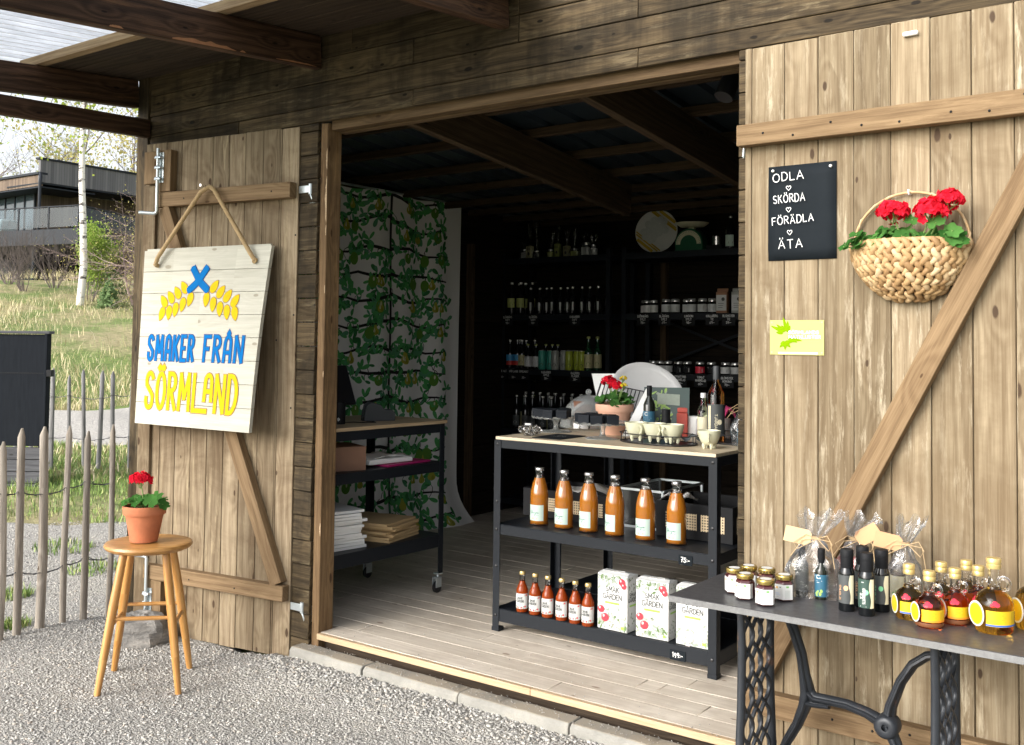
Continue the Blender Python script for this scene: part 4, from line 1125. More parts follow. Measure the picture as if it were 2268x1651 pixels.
M['earth'] = pm('potting_soil', (.03, .02, .014), .95, 0, .4, 60, .6, 80)

# ================================================================== WOODEN SIGN ON THE LEFT LEAF
W_, H_ = .85, .88
hinge_ = V(-.24, -.03, 0); xd = V(math.cos(.1339), math.sin(.1339), 0)
so = hinge_ - xd * .525 + V(0, 0, 1.07)
sign = thing('wooden_sign', 'white board sign with blue and yellow lettering hung by rope on the brown door', 'sign', so, .1339)
def swarp(mb, base=0.0):
    for i, (x, y, z) in enumerate(mb.v):      # flat: x right, y up, z out of the sign
        u, v = x / W_, y / H_
        off = (1 - u) * ((1 - v) * .10 + v * .064) + u * ((1 - v) * .185 + v * .058)
        off += .012 * math.sin(PI * v) * u
        mb.v[i] = (x - W_ / 2, -(off + z), y)
mb = MB()
for i in range(8):
    y0, y1 = i * .11 + .0012, (i + 1) * .11 - .0012
    a, b = rng.uniform(0, 30), rng.uniform(0, 30)
    for k in range(4):
        x0, x1 = W_ * k / 4, W_ * (k + 1) / 4
        vs_ = [(x0, y0, -.02), (x1, y0, -.02), (x0, y1, -.02), (x1, y1, -.02), (x0, y0, 0), (x1, y0, 0), (x0, y1, 0), (x1, y1, 0)]
        fs_ = [(0, 2, 3, 1), (4, 5, 7, 6), (0, 1, 5, 4), (2, 6, 7, 3)] + ([(0, 4, 6, 2)] if k == 0 else []) + ([(1, 3, 7, 5)] if k == 3 else [])
        uv_ = [[(a + vs_[j][0], b + vs_[j][1] + vs_[j][2]) for j in f] for f in fs_]
        mb.add(vs_, fs_, None, 0, uv_)
mb.bx(.012, W_ - .012, H_ - .0012, H_ + .008, -.018, -.006)
swarp(mb); mb.build('board', M['signwood'], sign, smooth=30)
for x in (.12, .73): mb = MB(); mb.bx(x - .03, x + .03, .02, H_ - .02, -.040, -.0205); swarp(mb); mb.build('back_slat', M['signwood'], sign)
SB, SY = MB(), MB()      # blue lettering, yellow lettering (each with its dark outline)
def deco(mb, s, x, y, h, w, width, sep=.24):
    st, tw = text_strokes(s, h, DECO, sep, width)
    for i, p in enumerate(st):
        q = [(a + x, b + y) for a, b in p]
        mb.ribbon(q, w + .009, None, 1, .0004 + i * .00003); mb.ribbon(q, w, None, 0, .0016 + i * .00005)
deco(SB, 'SMAKER', .075, .325, .118, .0165, .335)
deco(SB, 'FRÅN', .49, .325, .118, .0165, .262)
deco(SY, 'SÖRMLaND', .078, .085, .172, .0215, .665, .2)
for mb, nm, mm in ((SB, 'blue_lettering', [M['p_blue'], M['p_navy']]), (SY, 'yellow_lettering', [M['p_yellow'], M['p_outline']])):
    swarp(mb); mb.build(nm, mm, sign, smooth=0)
mb = MB()
def teardrop(cx, cy, ang, L, Wd):
    P = []
    for i in range(17):
        t_ = i / 16 * 2 * PI
        x = L / 2 * math.cos(t_); y = Wd / 2 * math.sin(t_) * (math.sin(t_ / 2) ** .55)
        P.append((cx + x * math.cos(ang) - y * math.sin(ang), cy + x * math.sin(ang) + y * math.cos(ang)))
    return P[:-1]
def spx(x, y):
    left = 100 - (y - 455) * .053; wd = 785 - (y - 440) * .066
    return ((x - left) / wd * W_, (1 - (y - 455 + .05 * (x - 100) * (1 - (y - 440) / 560)) / 1135) * H_)
zz = 0
for lst, ang in (([(232, 790), (277, 762), (320, 732), (363, 697)], 128), ([(218, 873), (265, 865), (307, 845), (353, 812), (400, 777)], -97), ([(553, 690), (593, 725), (635, 752), (680, 783)], 52), ([(503, 777), (545, 810), (587, 840), (630, 860), (678, 868)], -85)):
    for k, p in enumerate(lst):
        c = spx(*p); a_ = R(ang + (8 - 4 * k if ang == -97 else (-8 + 4 * k if ang == -85 else 0)))
        if p in ((218, 873),): a_ = R(-112)
        if p in ((678, 868),): a_ = R(-72)
        zz += .00003
        if k == 0 and ang == 52: swarp(mb); mb.build('leaf_emblem', [M['p_yellow'], M['p_outline']], sign, smooth=0); mb = MB()
        mb.poly(teardrop(*c, a_, .079, .058), None, 1, .0006 + zz); mb.poly(teardrop(*c, a_, .071, .050), None, 0, .0016 + zz)
swarp(mb); mb.build('leaf_emblem', [M['p_yellow'], M['p_outline']], sign, smooth=0)
mb = MB()
cx, cy = spx(457, 650)
for sx in (-1, 1):
    pts = [(cx - sx * .060, cy - .046), (cx - sx * .018, cy - .016), (cx + sx * .014, cy + .018), (cx + sx * .044, cy + .056)]
    mb.ribbon(pts, .042, None, 1, .0012 + .0003 * sx); mb.ribbon(pts, .035, None, 0, .003 + .0004 * sx)
    for (px_, py_), rr_ in ((pts[0], .0185), (pts[-1], .0180)):
        mb.poly([(px_ + rr_ * math.cos(a * PI / 8), py_ + rr_ * math.sin(a * PI / 8)) for a in range(16)], None, 0, .0042 + .0002 * sx)
swarp(mb); mb.build('cross_emblem', [M['p_blue'], M['p_navy']], sign, smooth=0)
# rope: three twisted strands
def rope(mb, pts, r, n=160, turns=26):
    P = [V(*p) for p in pts]; L = [0]
    for a, b in zip(P[:-1], P[1:]): L.append(L[-1] + (b - a).length)
    def at(t):
        d = t * L[-1]
        for i in range(len(P) - 1):
            if d <= L[i + 1] or i == len(P) - 2: return P[i].lerp(P[i + 1], (d - L[i]) / (L[i + 1] - L[i]))
    for s_ in range(3):
        q = []
        for i in range(n + 1):
            t_ = i / n; c = at(t_); d = (at(min(1, t_ + .004)) - at(max(0, t_ - .004))).normalized()
            e1 = d.orthogonal().normalized() if abs(d.y) > .99 else d.cross(V(0, 1, 0)).normalized(); e2 = d.cross(e1)
            a_ = turns * 2 * PI * t_ + s_ * 2 * PI / 3
            q.append(c + e1 * math.cos(a_) * r * .62 + e2 * math.sin(a_) * r * .62)
        mb.tube(q, r * .5, 6)
mb = MB()
rope(mb, [(-.325, -.052, .798), (-.322, -.086, .803), (-.30, -.092, .84), (-.02, -.082, 1.16), (.028, -.072, 1.183), (.062, -.076, 1.165), (.325, -.088, .835), (.340, -.080, .812), (.342, -.05, .806)], .0105, 300, 44)
mb.build('rope', M['rope'], sign, smooth=60)
mb = MB()
for x in (-.325, .342): mb.lathe([(.014, 0), (.014, .003), (0, .003)], 12, T(x, -.083 + (.02 if x < 0 else .0), .806) @ RX(PI / 2))
mb.build('rope_hole', M['p_outline'], sign)
nl = MB(); nl.tube([(0, 0, 0), (0, -.075, .012)], .0032, 8); nl.lathe([(0, 0), (.0065, 0), (.0065, .002), (0, .002)], 10, T(0, -.075, .012) @ RX(PI / 2))
o = nl.build('nail', M['steel']); o.location = hinge_ - xd * .515 + V(0, 0, 2.243) + V(math.sin(.1339), -math.cos(.1339), 0) * .04; o.rotation_euler = (0, 0, .1339)
tag(o, 'long bright nail in the upper batten holding the sign rope', 'nail')

# ================================================================== STOOL AND GERANIUM POT
st = thing('wooden_stool', 'golden lacquered round wooden stool on the gravel carrying a flower pot', 'stool', (-.508, -.605, .0), R(46))
mb = MB(); mb.lathe([(0, .578), (.165, .578), (.180, .586), (.186, .596), (.182, .606), (.168, .610), (.150, .607), (.09, .605), (0, .605)], 48)
for i, (x, y, z) in enumerate(mb.v): pass
mb.uv = [(mb.v[i][0] + 5.3, mb.v[i][1] * 1.0 + mb.v[i][2]) for f in mb.f for i in f]
mb.build('seat', M['stool'], st, smooth=50)
tops = [(-.085, -.085), (.085, -.085), (.085, .085), (-.085, .085)]; feet = [(-.166, -.166), (.166, -.166), (.166, .166), (-.166, .166)]
for (a, b), (c, d) in zip(tops, feet):
    mb = MB(); mb.tube([(c, d, -.015), (c + (a - c) * .25, d + (b - d) * .25, .145), (c + (a - c) * .6, d + (b - d) * .6, .36), (a, b, .588)], [.0125, .017, .0195, .0165], 14); mb.build('leg', M['stool'], st)
def lg(i, z): k = z / .588; return V(feet[i][0] + (tops[i][0] - feet[i][0]) * k, feet[i][1] + (tops[i][1] - feet[i][1]) * k, z)
for i, j, z in ((0, 1, .306), (3, 2, .306), (0, 3, .27), (1, 2, .27), (0, 1, .0), ):
    if z == 0: continue
    mb = MB(); p, q = lg(i, z), lg(j, z); mb.tube([p, p.lerp(q, .25), p.lerp(q, .75), q], [.007, .009, .009, .007], 10); mb.build('stretcher', M['stool'], st)

def ger_leaf(mb, c, nrm, r, rr):
    n = V(*nrm).normalized(); a = n.orthogonal().normalized(); b = n.cross(a); ph = rr.uniform(0, 6.28)
    N = 20; vs = [c + n * (-.10 * r)]
    for i in range(N):
        t_ = 2 * PI * i / N + ph
        rd = r * (.88 + .13 * math.cos(7 * (t_ - ph)))
        if i == 0: rd *= .35
        vs.append(c + a * math.cos(t_) * rd + b * math.sin(t_) * rd + n * (.14 * r * math.sin(3 * (t_ - ph)) + .05 * r))
    mb.add(vs, [(0, 1 + i, 1 + (i + 1) % N) for i in range(N)])
def ger_head(mb, c, rad, n, rr, flat=.75, size=.016):
    for _ in range(n):
        d = V(rr.gauss(0, 1), rr.gauss(0, 1), abs(rr.gauss(0, 1)) * 1.0 - .25).normalized()
        p = c + V(d.x * rad, d.y * rad, d.z * rad * flat) * rr.uniform(.82, 1.05)
        d = (d + V(rr.gauss(0, .25), rr.gauss(0, .25), rr.gauss(0, .25))).normalized()
        a = d.orthogonal().normalized(); b = d.cross(a); ph = rr.uniform(0, 6.28)
        for k in range(5):
            t_ = ph + k * 2 * PI / 5; e = a * math.cos(t_) + b * math.sin(t_); f_ = d.cross(e); s_ = size * rr.uniform(.8, 1.15)
            mb.add([p - d * s_ * .15, p + e * s_ * .55 - f_ * s_ * .42 + d * s_ * .1, p + e * s_ + d * s_ * .12 * rr.uniform(-1, 1.6), p + e * s_ * .55 + f_ * s_ * .42 + d * s_ * .1], [(0, 1, 2, 3)])
def geranium(parent, leafspots, heads, seed, base=(0, 0, 0), flower=None):
    rr = random.Random(seed); ml = MB(); ms = MB()
    for (x, y, z, r) in leafspots:
        c = V(x, y, z); n = V(x * 4 + rr.gauss(0, .35), y * 4 - .5 + rr.gauss(0, .3), .9)
        ger_leaf(ml, c, n, r, rr); b = V(*base) + V(x * .2, y * .2, 0)
        ms.tube([b, b.lerp(c, .5) + V(0, 0, .012), c], .0016, 5)
    ml.build('leaves', M['ger_leaf'], parent, smooth=180)
    for (x, y, z, rad, n, mt) in heads:
        c = V(x, y, z); b = V(*base) + V(x * .3, y * .3, 0)
        ms.tube([b, b.lerp(c, .5) + V(.004, 0, .01), c], .0026, 6)
        for _ in range(10):
            d = V(rr.gauss(0, 1), rr.gauss(0, 1), rr.uniform(-.2, .6)).normalized(); ms.tube([c + V(0, 0, -rad * .75), c + d * rad * .7], .0008, 4)
        mh = MB(); ger_head(mh, c, rad, n, rr, size=rad * .36); mh.build('flower_head', mt, parent, smooth=0)
    ms.build('stalks', M['ger_stem'], parent)
def pot(name, label, loc, r0, r1, h, mat, seed):
    t = thing(name, label, 'flower pot', loc, seed)
    mb = MB(); rim = h * .24
    mb.lathe([(0, 0), (r0, 0), (r0 + (r1 - r0) * .70, h - rim), (r1 * .985, h - rim), (r1, h - rim + .004), (r1 * 1.02, h - .004), (r1, h), (r1 * .92, h), (r1 * .9, h - .02), (0, h - .02)], 40)
    mb.build('pot', mat, t, smooth=35)
    mb = MB(); mb.lathe([(r1 * .9, h - .018), (r1 * .5, h - .012), (0, h - .010)], 24); mb.build('soil', M['earth'], t)
    return t
gp_ = pot('potted_geranium', 'red geranium in a terracotta pot standing on the wooden stool', (-.53, -.615, .6095), .058, .091, .157, M['terra'], 0)
rr = random.Random(8)
lv = []
for i in range(22):
    a = rr.uniform(0, 6.28); q = rr.uniform(.015, .095); lv.append((q * math.cos(a), q * math.sin(a), .165 + .055 * (1 - q / .1) * rr.random() + rr.uniform(-.008, .015), rr.uniform(.018, .034)))
lv += [(.085, -.03, .185, .036), (.06, .02, .20, .032), (-.075, .0, .165, .026), (-.06, -.05, .17, .026), (.03, -.06, .18, .03)]
geranium(gp_, lv, [(-.02, -.01, .262, .047, 60, M['red'])], 3, (0, 0, .14))

# ================================================================== THINGS ON THE RIGHT LEAF
rd0 = V(2.03, -.035, 0); rdx = V(math.cos(.02), -math.sin(.02), 0); rdn = V(-math.sin(.02), -math.cos(.02), 0)
def RDP(w, z, off=0.0): return rd0 + rdx * w + rdn * off + V(0, 0, z)
cb = thing('chalkboard', 'black chalkboard sheet with white handwritten Swedish words pinned on the tan door', 'chalkboard', RDP(.2045, 1.786, .0015), -.02)
mb = MB()
n1, n2 = 6, 8
vs_ = [( -.1165 + .233 * i / n1, -.002 - .010 * (j / n2 > .01) * (1 - abs(j / n2 - .1)) * (.2 if 0 < i < n1 else .5) * (0.6 if j < n2 - 1 else 0), .317 * j / n2) for j in range(n2 + 1) for i in range(n1 + 1)]
mb.add(vs_, [(j * 7 + i, j * 7 + i + 1, j * 7 + i + 8, j * 7 + i + 7) for j in range(n2) for i in range(n1)])
m = NT('chalkboard_sheet'); k = m.noise(m.obj(), 9.0, 5, .6); m.bsdf(m.mix(k, (.005, .008, .0105, 1), (.013, .017, .021, 1)), .8, 0, None, Specular_IOR_Level=.15); M['slateboard'] = m.mat
mb.build('sheet', m.mat, cb, smooth=180, solid=.0015)
mb = MB(); Mx = XZ(-.1035, -.0125, -.002)
for s_, x, y, h in (('ODLA', .022, .264, .027), ('SKÖRDA', .020, .191, .026), ('FÖRÄDLA', .012, .119, .025), ('ÄTA', .030, .038, .029)):
    put_text(mb, s_, x, y, h, .0026, Mx @ RZ(R(3)), 0, gap=.26, jit=.05, width={'ODLA': .104, 'SKÖRDA': .108, 'FÖRÄDLA': .142, 'ÄTA': .082}[s_])
heart = [(0, -.009), (-.009, .001), (-.0095, .006), (-.006, .009), (-.002, .008), (0, .004), (.002, .008), (.006, .009), (.0095, .006), (.009, .001), (.001, -.009)]
for x, y in ((.062, .241), (.062, .169), (.066, .093)): mb.ribbon([(x + a * .85, y + b * .85) for a, b in heart], .0018, Mx, 0)
mb.build('chalk_lettering', M['chalk'], cb, smooth=0)
for x, z in ((-.0985, .302), (.0985, .301)):
    mb = MB(); mb.lathe([(0, 0), (.0052, 0), (.005, .003), (.003, .0055), (0, .006)], 12, T(x, -.006, z) @ RX(PI / 2)); mb.build('pin', M['white'], cb)
# yellow plaque
pq = thing('name_plaque', 'small pale yellow plaque with lime plant emblem screwed to the tan door', 'plaque', RDP(.187, 1.472, .0015), -.02)
m = NT('pale_yellow_plate'); m.bsdf((.44, .41, .14, 1), .7); mb = MB(); mb.bx(-.093, .093, -.003, 0, 0, .115); mb.build('plate', m.mat, pq, bevel=.001)
M['lime'] = pm('lime_print', (.18, .31, .001), .8, Specular_IOR_Level=.05)
mb = MB(); Mx = XZ(-.093, -.0032, 0)
rr = random.Random(3)
for k in range(9):
    a = R(60 + k * 17) if k < 7 else R(240 + k * 12); L = (.035 + .018 * (k % 3))
    L *= .72; c = (.056 + .010 * math.cos(a), .066 + .012 * math.sin(a))
    mb.poly(teardrop(c[0] + math.cos(a) * L / 2, c[1] + math.sin(a) * L / 2 * .9, a + .2, L, .013), Mx, 0, .0004 + k * .00008)
for k in range(8):
    a = R(205 + k * 22); L = .018 + .010 * (k % 2); c = (.054, .044)
    mb.poly(teardrop(c[0] + math.cos(a) * L / 2, c[1] + math.sin(a) * L / 2, a, L, .012), Mx, 0, .0014 + k * .00008)
mb.build('plant_emblem', M['lime'], pq, smooth=0)
mb = MB(); put_text(mb, 'SÖRMLANDS', .067, .070, .0095, .0024, Mx, 0, gap=.22, width=.102, z=.0022); put_text(mb, 'MATKLUSTER', .067, .055, .0095, .0024, Mx, 0, gap=.22, width=.108, z=.0022)
mb.add([(.03, .004, .0004), (.165, .004, .0004), (.165, .009, .0004), (.03, .009, .0004)], [(0, 1, 2, 3)], Mx)
mb.build('lettering', M['white'], pq, smooth=0)
for x, z in ((-.086, .107), (.086, .107), (-.086, .008), (.086, .008)):
    mb = MB(); mb.lathe([(0, 0), (.0032, 0), (.0026, .0016), (0, .002)], 10, T(x, -.003, z) @ RX(PI / 2)); mb.build('screw', M['gold'], pq)
# wall basket
bk = thing('wall_basket', 'half round basket of braided straw hanging by its hoop on the tan door', 'basket', RDP(.556, 1.634, .004), -.02)
BW, BD, BH = .172, .125, .186
def bsurf(th, k):      # th 0..pi across the front, k 0 (rim) .. 1 (bottom)
    r = math.cos(k * PI / 2 * .97) ** .62
    return V(-BW * r * math.cos(th), -BD * r * math.sin(th) - .004, BH * (1 - k) ** 1.15 * .93 + .012)
m = NT('braided_straw'); rd = m.geo().outputs['Random Per Island']
c = m.ramp(rd, [(0, (.25, .14, .055)), (.35, (.41, .26, .115)), (.75, (.52, .36, .185)), (1, (.60, .46, .28))])
nz = m.noise(m.vmul(m.obj(), (60, 60, 60)), 1.0, 4); m.bsdf(m.mix(m.math('MULTIPLY', nz, .4), c, (.34, .20, .09, 1)), .65, 0, m.bump(nz, .4, .002)); M['straw'] = m.mat
mb = MB(); rr = random.Random(2); rows_ = 12
for j in range(rows_):
    k = (j + .5) / rows_; rad = math.cos(k * PI / 2 * .97) ** .62
    n = max(4, int(20 * rad)); sl = 1 if j % 2 else -1
    for i in range(n):
        th = PI * (i + .5 + .25 * (j % 2)) / (n + .3)
        p = bsurf(th, k); q = bsurf(th + .02, k); e = (q - p).normalized(); q2 = bsurf(th, min(1, k + .02)); d = (q2 - p).normalized(); nn = e.cross(d).normalized()
        if nn.y > 0: nn = -nn
        ax = (d * -1.0 + e * .75 * sl).normalized(); bx2 = nn.cross(ax)
        sz = .0250 * rr.uniform(.88, 1.12) * (.75 + .25 * rad)
        MM = Matrix((( *(bx2 * sz * .47), 0), (*(nn * sz * .50), 0), (*(ax * sz), 0), (0, 0, 0, 1))).transposed(); MM.translation = p + nn * .003
        mb.ball((0, 0, 0), 1, 7, 5, MM)
mb.build('braid', M['straw'], bk, smooth=60)
mb = MB(); g = []
for k in range(9):
    for i in range(17): g.append(bsurf(PI * i / 16, k / 8 * .98) + V(0, .006, 0))
mb.add(g, [(k * 17 + i, k * 17 + i + 1, (k + 1) * 17 + i + 1, (k + 1) * 17 + i) for k in range(8) for i in range(16)])
mb.add([V(-BW, 0, .18), V(BW, 0, .18), V(BW * .8, 0, .06), V(0, 0, .01), V(-BW * .8, 0, .06)], [(0, 1, 2, 3, 4)])
mb.build('lining', M['earth'], bk, smooth=180)
mb = MB(); mb.tube([bsurf(PI * i / 24, 0) + V(0, 0, .004) for i in range(25)], .0075, 7); mb.tube([V(-BW, -.005, .187), V(BW, -.005, .187)], .006, 7)
P = [V(-BW * math.cos(PI * i / 24), -.012, .187 + .158 * math.sin(PI * i / 24)) for i in range(25)]
mb.tube(P, .0042, 7); mb.tube([p + V(.003 * math.cos(i * 2.2), -.004 * math.sin(i * 2.2), .003 * math.sin(i * 2.2)) for i, p in enumerate(P)], .003, 6)
mb.build('hoop_handle', M['straw'], bk, smooth=60)
hk = MB(); hk.tube([(0, 0, 0), (0, -.018, .001), (0, -.022, .006), (0, -.022, .014)], .003, 8); o = hk.build('wall_hook', M['white']); o.location = RDP(.552, 1.974, 0); o.rotation_euler = (0, 0, -.02)
tag(o, 'small white screw hook holding the basket hoop', 'hook')
gb = thing('geranium_plant', 'red geranium with lush green leaves planted in the straw wall basket', 'geranium', RDP(.556, 1.80, .05), -.02)
rr = random.Random(14); lv = []
for i in range(46):
    x = rr.uniform(-.155, .165); lv.append((x, -rr.uniform(0, .075), .012 + rr.uniform(0, .05) * (1 - abs(x) / .25), rr.uniform(.02, .036)))
lv += [(-.165, -.05, .018, .024), (-.178, -.055, .012, .018), (-.14, -.05, .05, .028), (.10, -.06, .07, .03), (.03, -.05, .085, .03), (.145, -.05, .045, .032)]
geranium(gb, lv, [(-.028, -.045, .108, .046, 80, M['red']), (.085, -.045, .108, .049, 84, M['red']), (.135, -.05, .135, .040, 64, M['red'])], 6, (0, 0, -.03))
# ================================================================== TREADLE TABLE
m = NT('dark_stone_top'); ob = m.obj(); a = m.noise(ob, 3.0, 6, .65, .8); b = m.noise(ob, 45.0, 5, .7)
m.bsdf(m.mix(m.math('MULTIPLY_ADD', a, .7, m.math('MULTIPLY', b, .3)), (.022, .0225, .026, 1), (.075, .073, .076, 1)), m.math('MULTIPLY_ADD', b, .3, .22), 0, m.bump(b, .15, .002), Specular_IOR_Level=.3); M['stone'] = m.mat
m = NT('cement_edge'); b = m.noise(m.obj(), 90.0, 5, .75); m.bsdf(m.mix(b, (.09, .09, .09, 1), (.24, .24, .235, 1)), .8, 0, m.bump(b, .5, .003)); M['stone_edge'] = m.mat
m = NT('cast_iron'); b = m.noise(m.obj(), 26.0, 5, .7); rs = m.mr(m.noise(m.obj(), 7.0, 6, .75), .60, .70)
m.bsdf(m.mix(m.math('MULTIPLY', rs, .7), m.mix(b, (.012, .014, .018, 1), (.035, .04, .048, 1)), (.17, .08, .045, 1)), .42, .2, m.bump(b, .25, .003)); M['iron'] = m.mat
tb = thing('treadle_table', 'old black cast iron treadle base carrying a dark grey stone table top', 'table', (2.62, -.345, 0))
mb = MB(); mb.bx(-.595, .60, -.217, .225, .740, .758, mat=1); mb.bx(-.5955, .6005, -.2175, .2255, .758, .760, mat=0)
mb.build('table_top', [M['stone'], M['stone_edge']], tb, bevel=.0012)
def side_frame(x):
    mb = MB(); y0, y1 = -.155, .075      # front bar, back bar (local y), lattice between
    bar = lambda P, r=.013: mb.tube([V(x, p[0], p[1]) for p in P], r, 8, flat=.8)
    bar([(y0, .742), (y0 + .012, .62), (y0 + .006, .45), (y0 - .006, .30), (y0 - .03, .12), (y0 - .075, .03), (y0 - .11, .006)], [.011, .013, .013, .014, .016, .018, .014])
    bar([(y1, .742), (y1 - .010, .62), (y1 - .006, .45), (y1 + .006, .30), (y1 + .03, .12), (y1 + .075, .03), (y1 + .11, .006)], [.011, .013, .013, .014, .016, .018, .014])
    bar([(y0 - .02, .735), (y1 + .02, .735)], .010); bar([(y0 - .005, .20), (-.04, .215), (y1 + .005, .20)], .011); bar([(y0 - .03, .1), (y1 + .03, .1)], .009)
    o = mb.build('side_frame', M['iron'], tb, smooth=60)
    mb = MB()
    for s_ in range(3):       # interlaced wavy lattice
        for ph in (0, PI):
            P = []
            for i in range(41):
                z = .735 - .53 * i / 40
                yc = -.04 + (s_ - 1) * .062 + .031 * math.cos(i / 40 * 6 * PI + ph)
                P.append(V(x + .003 * math.cos(i / 40 * 6 * PI + ph), min(y1 - .012, max(y0 + .012, yc)), z))
            mb.tube(P, .0062, 6)
    mb.build('lattice', M['iron'], o, smooth=60)
side_frame(-.395); side_frame(.14)
mb = MB()
def rib(P, r): 
    Q = [V(a - 2.62, .095, b) for a, b in P]
    mb.tube(Q, r, 10, flat=.75)
    mb.tube([q + V(0, -.0165, 0) for q in Q], [x * .42 for x in r] if isinstance(r, list) else r * .42, 6)
rib([(2.245, .735), (2.287, .64), (2.312, .57), (2.322, .51), (2.333, .455), (2.322, .412), (2.30, .355), (2.268, .298), (2.24, .23)], [.017, .017, .017, .018, .025, .020, .017, .016, .014])
rib([(2.325, .47), (2.352, .446), (2.40, .447), (2.45, .447), (2.508, .436), (2.569, .412)], [.020, .017, .016, .016, .017, .022])
rib([(2.325, .43), (2.35, .428), (2.40, .432)], [.015, .014, .012])
rib([(2.569, .412), (2.578, .47), (2.606, .545), (2.64, .60), (2.68, .632), (2.735, .648)], [.022, .018, .016, .016, .016, .015])
rib([(2.569, .412), (2.592, .365), (2.62, .305), (2.68, .25), (2.74, .225)], [.022, .018, .016, .015, .013])
cx_, cz_ = 2.569 - 2.62, .414
mb.lathe([(.010, -.03), (.022, -.032), (.033, -.024), (.034, .02), (.010, .02)], 24, T(cx_, .092, cz_) @ RX(PI / 2) @ RX(PI))
mb.build('brace', M['iron'], tb, smooth=60)
mb = MB(); mb.bx(-.30, .05, -.02, .02, .075, .1); mb.bx(-.27, .02, -.14, .06, .10, .112); mb.build('treadle', M['iron'], tb, bevel=.004)

# ------------------------------------------------ goods on the stone top
TZ = .7602
def arc_label(mb, r, z0, z1, a0, a1, n=14, mat=0, M_=None):
    a0, a1 = R(a0), R(a1)
    vs_ = [(r * math.cos(a0 + (a1 - a0) * i / n), r * math.sin(a0 + (a1 - a0) * i / n), z) for z in (z0, z1) for i in range(n + 1)]
    return mb.add(vs_, [(i, i + 1, n + 2 + i, n + 1 + i) for i in range(n)], M_, mat)
def wrap(mb, r, a0):      # bend flat art (x along arc, y up, z out) round a cylinder; a0 = facing angle in degrees
    for i, (x, y, z) in enumerate(mb.v):
        a = R(a0) + x / r; mb.v[i] = ((r + z) * math.cos(a), (r + z) * math.sin(a), y)
def hexwrap(mb): pass
M['jam'] = pm('dark_berry_jam', (.060, .012, .014), .12, 0, .25, 40, Coat_Weight=.6)
M['lid'] = pm('brass_lid', (.42, .31, .10), .22, .85, .1)
M['lab_white'] = pm('white_label', (.62, .62, .60), .5, 0, .03)
M['ink_grey'] = pm('grey_print', (.42, .45, .42), .6)
M['ink_green'] = pm('green_print', (.16, .42, .10), .6)
M['ink_dark'] = pm('dark_print', (.06, .065, .06), .6)
M['ink_orange'] = pm('orange_print', (.72, .42, .14), .6)
M['ink_blue'] = pm('faint_blue_print', (.45, .52, .68), .6)
def hexp(r, z): return [(r * math.cos(PI / 3 * i + PI / 6), r * math.sin(PI / 3 * i + PI / 6), z) for i in range(6)]
jar = thing('jam_jar', '', 'jam jar')
mb = MB(); prof = [(.020, 0), (.0275, .003), (.0285, .008), (.0285, .049), (.0255, .055), (.021, .059), (.021, .064)]
vs_ = []; 
for r_, z in prof: vs_ += hexp(r_, z)
n_ = len(prof)
mb.add(vs_, [(k * 6 + i, k * 6 + (i + 1) % 6, k * 6 + 6 + (i + 1) % 6, k * 6 + 6 + i) for k in range(n_ - 1) for i in range(6)] + [(5, 4, 3, 2, 1, 0), tuple((n_ - 1) * 6 + i for i in range(6))])
mb.build('jar', M['jam'], jar, smooth=25, bevel=.0012)
mb = MB(); mb.lathe([(.0235, .060), (.0252, .061), (.0256, .070), (.0248, .073), (.0236, .0745), (0, .0745)], 28); mb.build('lid', M['lid'], jar)
mb = MB(); mb.lathe([(.0165, .0748), (0, .0750)], 24); mb.build('lid_sticker', M['lab_white'], jar)
mb = MB(); R6 = .0291
hx = [(R6 * math.cos(PI / 3 * i + PI / 6), R6 * math.sin(PI / 3 * i + PI / 6)) for i in (2.6, 3, 4, 5, 5.55)]
hx = []
for f in (2.55, 3, 4, 5, 5.5):
    i = int(f); k = f - i
    p = (math.cos(PI / 3 * i + PI / 6), math.sin(PI / 3 * i + PI / 6)); q = (math.cos(PI / 3 * (i + 1) + PI / 6), math.sin(PI / 3 * (i + 1) + PI / 6))
    hx.append((R6 * (p[0] * (1 - k) + q[0] * k), R6 * (p[1] * (1 - k) + q[1] * k)))
mb.add([(x, y, .006) for x, y in hx] + [(x, y, .0485) for x, y in hx], [(i, i + 1, i + 6, i + 5) for i in range(4)])
lb = mb.build('label', M['lab_white'], jar, smooth=0)
mb = MB()
def onface(p, q, art):
    p, q = V(*p, 0), V(*q, 0); e = (q - p).normalized(); n = V(e.y, -e.x, 0)
    if n.dot(p) < 0: n = -n
    MM = Matrix(((e.x, 0, n.x, p.x), (e.y, 0, n.y, p.y), (0, 1, 0, 0), (0, 0, 0, 1)))
    for x0, x1, y0, y1, mt in art: mb.add([(x0, y0, .0003), (x1, y0, .0003), (x1, y1, .0003), (x0, y1, .0003)], [(0, 1, 2, 3)], MM, mt)
gl_ = [(.003, .022, .010 + k * .0028, .0113 + k * .0028, 0) for k in range(8)]
onface(hx[2], hx[3], [(.010, .018, .040, .045, 1)] + [(.006, .022, .010 + k * .003, .0115 + k * .003, 0) for k in range(8)])
onface(hx[1], hx[2], [(.004, .012, .036, .042, 2), (.017, .022, .039, .0425, 3), (.004, .016, .022, .024, 4), (.004, .02, .018, .0195, 4), (.004, .014, .012, .013, 0)])
mb.build('print', [M['ink_grey'], M['ink_green'], M['ink_orange'], M['ink_dark'], M['ink_blue']], lb, smooth=0)
JL = [('frontmost hexagonal jam jar at the table corner, nearest the camera', 2.298, -.492, 8), ('hexagonal jam jar in the front row, between two other jars', 2.222, -.462, -6), ('leftmost hexagonal jam jar, at the end of the stone table', 2.166, -.412, -20),
      ('jam jar closest to the clear gift bag', 2.318, -.402, 14), ('rearmost jam jar, against the shed corner', 2.186, -.352, 5), ('jam jar boxed in by the others at the back of the cluster', 2.244, -.352, 0)]
